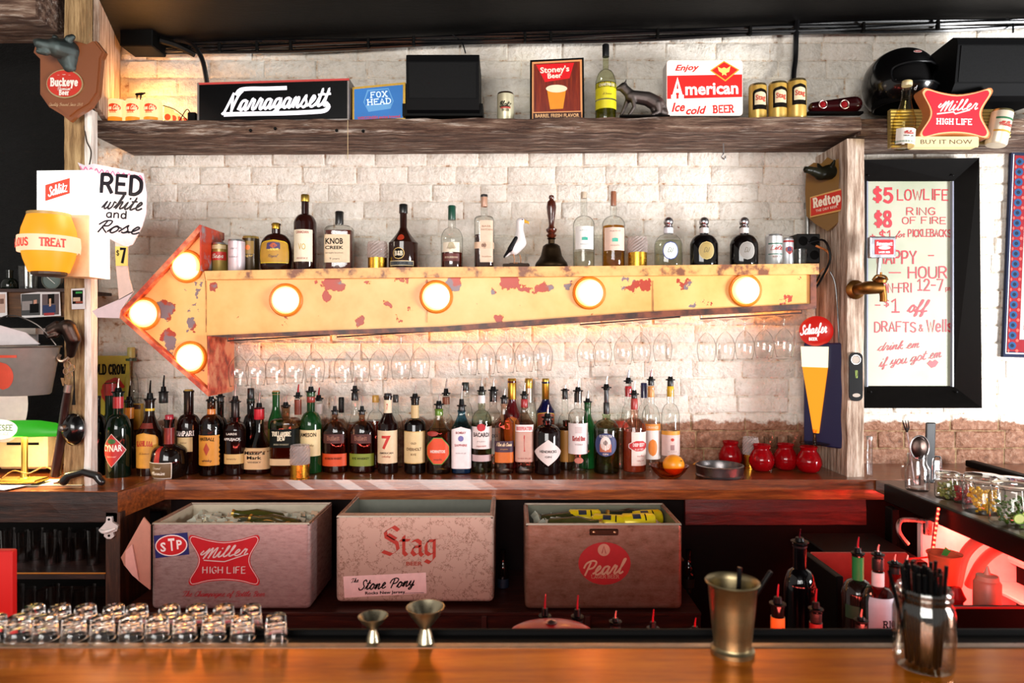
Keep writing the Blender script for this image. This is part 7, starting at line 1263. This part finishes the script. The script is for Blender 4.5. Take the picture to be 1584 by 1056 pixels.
def jar(x, y, w_, h, label, fill, fillc, wedge=None, lidc='#e8e0dc'):
    D = SD(x, y); u = D/FX; r = w_/2; t = thing('clip_top_jar', label, 'jar', P(x, y, D), 'clip top jars of garnish')
    p = [(0, 0), (r*.9, 0), (r, 3), (r, h*.62), (r*.86, h*.72), (r*.86, h*.84)]
    obj('jar_glass', lathe(p, 28).scale(u), thin('#f4f6f0', '#6c7068', 1.2), t, smooth=True)
    obj('glass_lid', lathe([(r*.92, h*.86), (r*.95, h*.90), (r*.88, h*.97), (r*.5, h), (0, h)], 28).scale(u), thin('#fffdf8', '#d8d0c4', 2.5), t, smooth=True)
    obj('rubber_seal', lathe([(r*.84, h*.83), (r*.92, h*.84), (r*.92, h*.87), (r*.84, h*.87)], 28).scale(u), paint('#e0d4c0', .5), t, smooth=True)
    obj('wire_clip', tube([(r*.9*math.cos(a), r*.9*math.sin(a), h*.78) for a in [2*math.pi*i/28 for i in range(28)]], .55, 5, closed=True).join(tube([(-r*.2, -r*.92, h*.8), (-r*.22, -r*1.05, h*.4), (r*.1, -r*1.05, h*.38), (r*.14, -r*.95, h*.86)], .6, 5)).scale(u), MSs, t, smooth=True)
    g = G(); random.seed(int(x))
    if fill == 'chunks':
        for k in range(100):
            a, q, z = random.uniform(0, 6.28), math.sqrt(random.random())*r*.68, random.uniform(3, h*.58); s = random.uniform(1.9, 3.4)
            g.join(bbox(-1, 1, -.7, .7, -.8, .8, .35), Matrix.Translation((q*math.cos(a), q*math.sin(a), z)) @ Matrix.Rotation(random.uniform(0, 3), 4, Vector((1, random.random(), random.random())).normalized()) @ Matrix.Scale(s, 4))
        o = obj('filling', g.scale(u), paint(fillc, .3, 0, .4), t); o['kind'] = 'stuff'
    else:
        obj('filling', lathe([(0, 1.5), (r*.88, 1.5), (r*.92, 4), (r*.92, h*.5), (0, h*.5)], 24).scale(u), darkglass(fillc, .25), t, smooth=True)
    for (wx, wz, wr, wc) in wedge or []:
        s = obj('citrus_slice', lathe([(0, -1), (wr, -1), (wr, 1), (0, 1)], 20).map(lambda v, wx=wx, wz=wz: (v.x + wx, v.z - math.sqrt(max(0, (r*.86)**2 - wx*wx)) * .86, v.y*.8 + wz)).scale(u), paint('#d8dc8a', .3), t)
        obj('slice_rind', tube([(wx + wr*math.cos(a), -math.sqrt(max(0, (r*.86)**2 - wx*wx))*.86 - 1, wz + wr*.8*math.sin(a)) for a in [2*math.pi*i/20 for i in range(20)]], .9, 5, closed=True).scale(u), paint(wc, .4), s)
jar(1466, 770, 36, 42, 'clip top jar of pale green olives, first of the row', 'chunks', '#8a8a4a')
jar(1491, 777, 30, 44, 'narrow clip top jar of dark red cherries', 'chunks', '#9a1420')
jar(1521, 792, 56, 60, 'clip top jar of yellow lemon wedges', 'chunks', '#e0a818')
jar(1566, 812, 62, 74, 'clip top jar of green limes with a cut slice showing', 'chunks', '#4a6a1c', [(-6, 16, 9, '#8ab03a'), (10, 22, 10, '#c8d04a')])
bpst = obj('dark_box', bbox(0, .10, 0, .08, 0, .15, .003), paint('#1a1614', .4), None, P(1628, 868, SD(0, 868))); tag(bpst, 'dark box standing at the right edge after the lime jar', 'box')

# ================================================================ red lit well under the side counter
X0 = 1.43
well = thing('ice_well', 'white plastic ice bin lit red under the side counter', 'bin', (1.47, 1.75, .46))
M_WH = paint('#e8dcdc', .4)
obj('bin_wall', bbox(.34, .36, -.85, .72, 0, .42, .004), M_WH, well); obj('bin_wall', bbox(0, .36, .70, .73, 0, .42, .004), M_WH, well); obj('bin_floor', bbox(.0, .36, -.85, .72, 0, .02, .004), M_WH, well)
obj('bin_lip', tube([(.33, -.85, .30), (.33, .70, .30)], .022, 8), M_WH, well, smooth=True); obj('bin_shelf', bbox(.22, .34, -.85, .70, .2, .215, .004), M_WH, well)
uc = thing('well_frame', 'black steel frame of the well under the side counter', 'frame', (1.43, 2.2, 0)); obj('post', bbox(0, .03, .37, .42, .0, .905, .003), M_BLACK, uc); obj('post', bbox(0, .03, -1.25, -1.2, 0, .905, .003), M_BLACK, uc); obj('back_wall', box(.38, .42, -1.3, .8, 0, .9), M_BLACK, uc); obj('front_panel', box(.0, .03, -1.3, .42, 0, .46), M_BLACK, uc)
ls = thing('led_strip', 'strip of red dots of light running down the well\'s corner', 'light', P(1446, 868, 2.28))
LR = glow('#ff3020', 14)
obj('backing_strip', tube([P(1452, 785, 2.27) - ls.location, P(1445, 830, 2.27) - ls.location, P(1440, 885, 2.27) - ls.location], .006, 6, 3), paint('#701010', .5), ls)
for i in range(13): y = 787 + i*7.4; xx = 1452 - (y-785)*.13; obj('diode', bbox(-.003, .003, -.003, .003, -.0035, .0035, .001), LR, ls, P(xx, y, 2.258) - ls.location)
LS2 = glow('#ff1a10', 22); obj('assumed_long_strip', tube([(.05, -1.3, .88-.847), (.05, .1, .88-.847)], .005, 6).move((1.47-ls.location.x, 2.2-ls.location.y, .86-ls.location.z)), LS2, ls)  # unseen second strip under the counter, assumed for the red light in the well
rl = area('red_led_glow', (1.60, 1.95, .89), (1.62, 1.95, .4), .12, 1.1, 17.0, (1, .05, .035)); rl.rotation_euler = (0, 0, 0)
pr = bpy.data.lights.new('red_led_spill', 'POINT'); pr.energy = .15; pr.color = (1, .03, .015); pr.shadow_soft_size = .04; pro = bpy.data.objects.new('red_led_spill', pr); col.objects.link(pro); pro.location = (1.38, 2.32, .84)
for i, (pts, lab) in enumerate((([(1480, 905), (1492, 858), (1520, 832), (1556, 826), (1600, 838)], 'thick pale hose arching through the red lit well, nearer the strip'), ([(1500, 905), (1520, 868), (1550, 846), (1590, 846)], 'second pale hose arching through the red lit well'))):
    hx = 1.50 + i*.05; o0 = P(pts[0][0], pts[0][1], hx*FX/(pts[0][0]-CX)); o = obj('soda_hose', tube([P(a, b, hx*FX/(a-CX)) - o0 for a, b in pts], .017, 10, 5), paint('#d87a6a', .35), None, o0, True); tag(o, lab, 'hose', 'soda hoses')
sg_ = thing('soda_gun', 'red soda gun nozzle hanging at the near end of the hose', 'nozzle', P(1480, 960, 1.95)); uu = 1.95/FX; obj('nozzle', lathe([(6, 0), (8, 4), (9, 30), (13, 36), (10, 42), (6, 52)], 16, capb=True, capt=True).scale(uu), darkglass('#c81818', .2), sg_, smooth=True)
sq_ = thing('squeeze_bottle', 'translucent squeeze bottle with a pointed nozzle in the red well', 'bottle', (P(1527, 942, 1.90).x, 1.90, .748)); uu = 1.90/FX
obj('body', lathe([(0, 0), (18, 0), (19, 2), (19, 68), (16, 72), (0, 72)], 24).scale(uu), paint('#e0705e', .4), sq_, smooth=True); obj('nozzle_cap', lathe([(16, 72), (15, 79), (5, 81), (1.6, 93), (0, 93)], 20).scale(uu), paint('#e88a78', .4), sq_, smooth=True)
tr = thing('garnish_tray', 'black divided tray with red light painted on its rim in front of the squeeze bottle', 'tray', P(1530, 942, 1.75)); obj('tray_front', bbox(-.12, .22, -.02, 0, -.12, .012, .003), M_BLACK, tr); obj('tray_bottom', bbox(-.12, .22, 0, .3, -.12, -.11, .003), M_BLACK, tr); obj('rim', tube([(-.12, -.02, .012), (.22, -.02, .012)], .003, 6), paint('#d02018', .4), tr)  # the rim's red light is put into its paint
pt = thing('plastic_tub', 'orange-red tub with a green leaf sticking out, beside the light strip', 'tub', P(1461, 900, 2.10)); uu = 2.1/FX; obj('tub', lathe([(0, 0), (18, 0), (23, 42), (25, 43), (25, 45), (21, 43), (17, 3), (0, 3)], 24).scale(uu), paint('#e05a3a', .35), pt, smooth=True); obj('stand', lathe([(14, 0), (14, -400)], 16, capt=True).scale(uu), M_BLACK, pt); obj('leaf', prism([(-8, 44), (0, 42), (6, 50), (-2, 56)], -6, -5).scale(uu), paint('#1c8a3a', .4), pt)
wb = thing('wash_basin', 'black sink ledge with red light painted on its edge left of the light strip', 'sink', P(1370, 860, 2.30)); obj('ledge', bbox(-.17, .12, -.04, .30, -.05, -.008, .004), M_BLACK, wb); obj('apron', bbox(-.17, .12, -.02, .0, -.28, -.05, .004), M_BLACK, wb); obj('edge', tube([(-.1, -.04, 0), (.05, -.04, .004), (.12, -.04, .01)], .003, 6, 3), paint('#a81810', .4), wb)  # red tube paints the light caught along the ledge front
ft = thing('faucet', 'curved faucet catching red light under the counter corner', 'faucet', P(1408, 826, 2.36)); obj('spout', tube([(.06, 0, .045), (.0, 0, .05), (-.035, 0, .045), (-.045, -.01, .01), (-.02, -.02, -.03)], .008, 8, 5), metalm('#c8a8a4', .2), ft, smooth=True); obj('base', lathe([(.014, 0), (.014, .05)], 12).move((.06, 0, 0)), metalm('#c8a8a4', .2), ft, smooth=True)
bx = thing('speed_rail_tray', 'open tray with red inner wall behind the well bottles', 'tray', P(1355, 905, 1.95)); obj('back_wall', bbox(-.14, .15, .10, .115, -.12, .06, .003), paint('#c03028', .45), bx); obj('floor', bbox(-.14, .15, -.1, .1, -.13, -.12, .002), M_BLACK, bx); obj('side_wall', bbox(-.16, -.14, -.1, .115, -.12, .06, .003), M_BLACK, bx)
# bottles standing in the well behind the bar
def well_bottle(x, w_, ptip, pbase, mouth, sh, nk, nw, D, label, glass, bands, cap_c, labels=(), tipc='red', zs=.72): return bottle(x, w_, mouth, sh, nk, nw, label, D=D, zs=zs, glass=glass, labels=labels, caps=bands, pour=(ptip, pbase, tipc), group='bottles in the speed rail')
well_bottle(843, 52, 918, 953, 955, 1040, 1005, 15, 1.42, 'speed rail bottle with a red spout left of the red dome', '#12100e', [(957, 975, 16, '#2a1410')], BLK)
well_bottle(893, 52, 920, 954, 956, 1040, 1005, 15, 1.42, 'speed rail bottle with a red spout right of the red dome', '#12100e', [(958, 975, 16, '#141212')], BLK)
well_bottle(952, 50, 944, 962, 964, 1040, 1010, 15, 1.42, 'speed rail bottle with a clear pointed nozzle', '#12100e', [(966, 980, 16, '#1a1412')], BLK, tipc='#d8a8a0')
well_bottle(1010, 50, 942, 972, 974, 1045, 1015, 15, 1.42, 'speed rail bottle with only its red spout tip above the bar', '#12100e', [(976, 986, 16, '#141212')], BLK)
well_bottle(1075, 50, 955, 976, 978, 1045, 1015, 15, 1.42, 'speed rail bottle almost hidden left of the metal cup', '#12100e', [(980, 988, 16, '#141212')], BLK)
well_bottle(1203, 52, 903, 934, 935, 1035, 990, 19, 1.40, 'speed rail bottle with an orange paper neck band', '#17100c', [(953, 976, 21, '#e0812c'), (935, 952, 18, '#1c1010')], BLK)
well_bottle(1262, 52, 910, 942, 944, 1035, 995, 17, 1.40, 'speed rail bottle with a dark red foil neck', '#100c0c', [(962, 978, 19, '#7a1414'), (944, 961, 17, '#1a1412')], BLK)
well_bottle(1327, 48, 830, 856, 858, 915, 895, 15, 1.60, 'bottle with a green neck label in the right hand rail', '#1c120e', [(860, 898, 17, '#1c6a34')], BLK, [(930, 950, .8, '#163a20', 'rect')])
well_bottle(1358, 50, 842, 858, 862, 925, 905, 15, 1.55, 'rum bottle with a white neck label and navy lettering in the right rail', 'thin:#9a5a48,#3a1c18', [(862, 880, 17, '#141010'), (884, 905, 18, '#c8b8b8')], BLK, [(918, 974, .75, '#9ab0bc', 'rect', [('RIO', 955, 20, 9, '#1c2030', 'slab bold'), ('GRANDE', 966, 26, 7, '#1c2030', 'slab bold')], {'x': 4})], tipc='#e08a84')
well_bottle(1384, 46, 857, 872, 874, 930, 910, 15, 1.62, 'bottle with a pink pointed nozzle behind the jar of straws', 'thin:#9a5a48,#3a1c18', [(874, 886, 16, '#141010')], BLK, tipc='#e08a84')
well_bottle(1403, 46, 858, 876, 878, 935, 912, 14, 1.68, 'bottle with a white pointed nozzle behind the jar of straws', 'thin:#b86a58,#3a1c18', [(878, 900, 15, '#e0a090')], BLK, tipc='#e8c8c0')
well_bottle(1332, 50, 942, 960, 962, 1035, 1000, 16, 1.35, 'low bottle with a stubby pink nozzle at the bar edge', '#100c0c', [(964, 980, 17, '#1a1412')], BLK, tipc='#e08a84')
well_bottle(1237, 48, 818, 838, 840, 905, 878, 20, 1.78, 'large black bottle standing in the dark under the counter', '#060507', [(840, 846, 21, '#0c0a0c')], BLK, tipc='#301018')
sr = thing('speed_rail', 'long steel rail shelf behind the bar carrying the pour bottles', 'rail', (0, 1.5, .70))
obj('shelf_plate', bbox(-.1, 1.38, -.27, .36, 0, .018, .003), metalm('#5a5452', .4), sr); obj('rail_leg', box(-.1, -.07, .3, .33, -.7, 0), M_BLACK, sr); obj('rail_leg', box(1.33, 1.36, .3, .33, -.7, 0), M_BLACK, sr)
rdm = thing('red_dome_lid', 'glossy red domed lid just showing over the bar edge', 'lid', P(853, 1000, 1.32)); uu = 1.32/FX
obj('dome', lathe([(66, 0), (66, 18), (62, 26), (50, 32), (30, 35), (8, 36), (0, 36)], 36, ys=.6, capb=True).scale(uu), paint('#cc0c08', .3, 0, .15), rdm, smooth=True); obj('bin_body', lathe([(60, -186), (66, 0)], 32, ys=.6, capb=True).scale(uu), paint('#a80c08', .3), rdm, smooth=True); obj('knob', lathe([(8, 36), (9, 38), (6, 41), (0, 42)], 16).scale(uu), metalm('#c89890', .2), rdm, smooth=True)

# ================================================================ on the bar top
def BD(y): return (CZ - BZ) * FX / (y - HY)
M_CUP = metalm('#9a8a68', .3, .35, bs=.1)
D = BD(1008); u = D/FX; jc = thing('julep_cup', 'tarnished metal julep cup holding two black straws', 'cup', P(1133, 1008, D))
obj('cup', lathe([(0, 1), (31, 1), (33, 0), (33, 6), (29, 9), (28, 12), (30, 30), (34, 70), (36.5, 103), (40, 107), (41.5, 109), (40, 111), (37, 109), (34.5, 100), (28.5, 30), (26.5, 12), (0, 12)], 48).scale(u), M_CUP, jc, smooth=True)
for i, (a, b) in enumerate((((6, 4, 14), (14, 8, 128)), ((-8, 6, 14), (58, -4, 126)))):
    o = obj('straw', tube([a, b], 3.4 if i else 3.6, 10).scale(u), paint('#121214', .3), None, P(1133, 1008, D), True); tag(o, ['upright black straw in the julep cup', 'black straw leaning right out of the julep cup'][i], 'straw', 'straws in the julep cup')
def jigger(x, y, rt, rb, h, hw, rw, label):
    D = BD(y); u = D/FX; t = thing('jigger', label, 'jigger', P(x, y, D), 'steel jiggers')
    obj('upper_cup', lathe([(rw, hw), (rt*.75, hw + (h-hw)*.6), (rt, h), (rt*.97, h), (rt*.7, hw + (h-hw)*.6), (0, hw+2)], 36).scale(u), metalm('#b8ac90', .2, .2), t, smooth=True); obj('lower_cup', lathe([(rw, hw), (rb*.8, hw*.5), (rb, 0), (0, 2)], 32).scale(u), metalm('#b8ac90', .2, .2), t, smooth=True)
jigger(577, 991, 23, 11, 39, 18, 5, 'small steel jigger left of the larger one'); jigger(658, 993, 29.5, 14, 55, 22, 7, 'large steel jigger on the bar top')
# shot glasses upside down in two rows
M_SH = solidglass()
def shot(x, y, w_, h, label, D=None):
    D = D or BD(y); u = D/FX; r = w_/2; t = thing('shot_glass', label, 'glass', P(x, y, D), 'upside down shot glasses')
    obj('glass_body', lathe([(r, 0), (r*.98, 1), (r*.80, h*.97), (r*.7, h), (0, h), (0, h*.72), (r*.45, h*.70), (r*.72, h*.58), (r*.91, 1), (r*.91, 0), (r, 0)], 28).scale(u), M_SH, t, smooth=True)
nm = ['first', 'second', 'third', 'fourth', 'fifth', 'sixth', 'seventh', 'eighth', 'ninth', 'tenth']
for i, x in enumerate((28, 70, 114, 158, 202, 243, 285, 330, 375)): shot(x, 987, 38, 34, 'upside down shot glass, %s from the left in the front row' % nm[i], BD(992))
for i, x in enumerate((52, 92, 132, 176, 212, 262, 304, 346, 388)): shot(x, 973, 36, 36, 'upside down shot glass, %s from the left in the back row' % nm[i], 1.165)
shot(427, 993, 36, 42, 'single upside down shot glass apart at the right end')
shot(-8, 987, 38, 34, 'upside down shot glass cut off at the left edge', BD(992))
gm = obj('glass_mat', bbox(-1.0, P(406, 0, 1.16).x, 1.132, 1.215, BZ-.034, BZ-.024, .002), M_RUB, None); tag(gm, 'black mat behind the rail carrying the back row of shot glasses', 'mat')
# mason jar of straws
D = BD(1031); u = D/FX; mj = thing('mason_jar', 'ribbed mason jar crammed with black straws at the right of the bar', 'jar', P(1429, 1031, D))
p = [(0, 2), (38, 2), (44, 4), (47, 10), (47.5, 60), (47, 88), (44, 98), (41, 103), (41, 106), (43, 108), (43, 111), (41, 113), (41, 116), (43, 118), (43, 121), (41, 124), (39, 124)]
p = [(a * .91, b) for a, b in p]
obj('jar_glass', lathe(p, 48).scale(u), thin('#e4e2dc', '#8c8a84', 1.8), mj, smooth=True)
obj('jar_glass_inner', lathe([(r_*.93, max(z, 6)) for r_, z in p[1:]], 48).scale(u), thin('#f0eee8', '#a8a6a0', 1.3), mj, smooth=True)
pj = [(43.4, 0), (43.4, 130)]; obj('embossing', wrap(text2d('Mason', 'script', 40, 16, 52, 54), pj, 2, 1, .2).scale(u), thin('#ffffff', '#e0e0e0', 3), mj)
random.seed(11)
for i in range(26):
    a = i*2.4; q = 5 + 27*math.sqrt(i/26); x0, y0 = q*math.cos(a)*.78, q*math.sin(a)*.74; x1, y1 = q*math.cos(a)*1.05 + random.uniform(-3, 3), q*math.sin(a)*.95; h = 150 + random.uniform(-4, 12)
    if i == 24: x1, y1, h = -60, -12, 152; x0 = -8
    if i == 25: x1, y1, h = -38, -6, 158; x0 = -14
    x1 = max(-33, min(33, x1)) if i < 24 else x1
    o = obj('straw', tube([(x0, y0, 7), ((x0+x1)/2*1.0, (y0+y1)/2, h*.5), (x1, y1, h)], 3.0, 7).scale(u), paint('#101012', .3), None, P(1429, 1031, D), True)
    if i == 24: tag(o, 'black straw leaning furthest left out of the mason jar', 'straw', 'straws in the mason jar')
    elif i == 25: tag(o, 'black straw leaning slightly left in the mason jar, next to the furthest one', 'straw', 'straws in the mason jar')
    else: tag(o, 'one of the upright black straws packed in the mason jar', 'straw', 'upright straws in the mason jar')
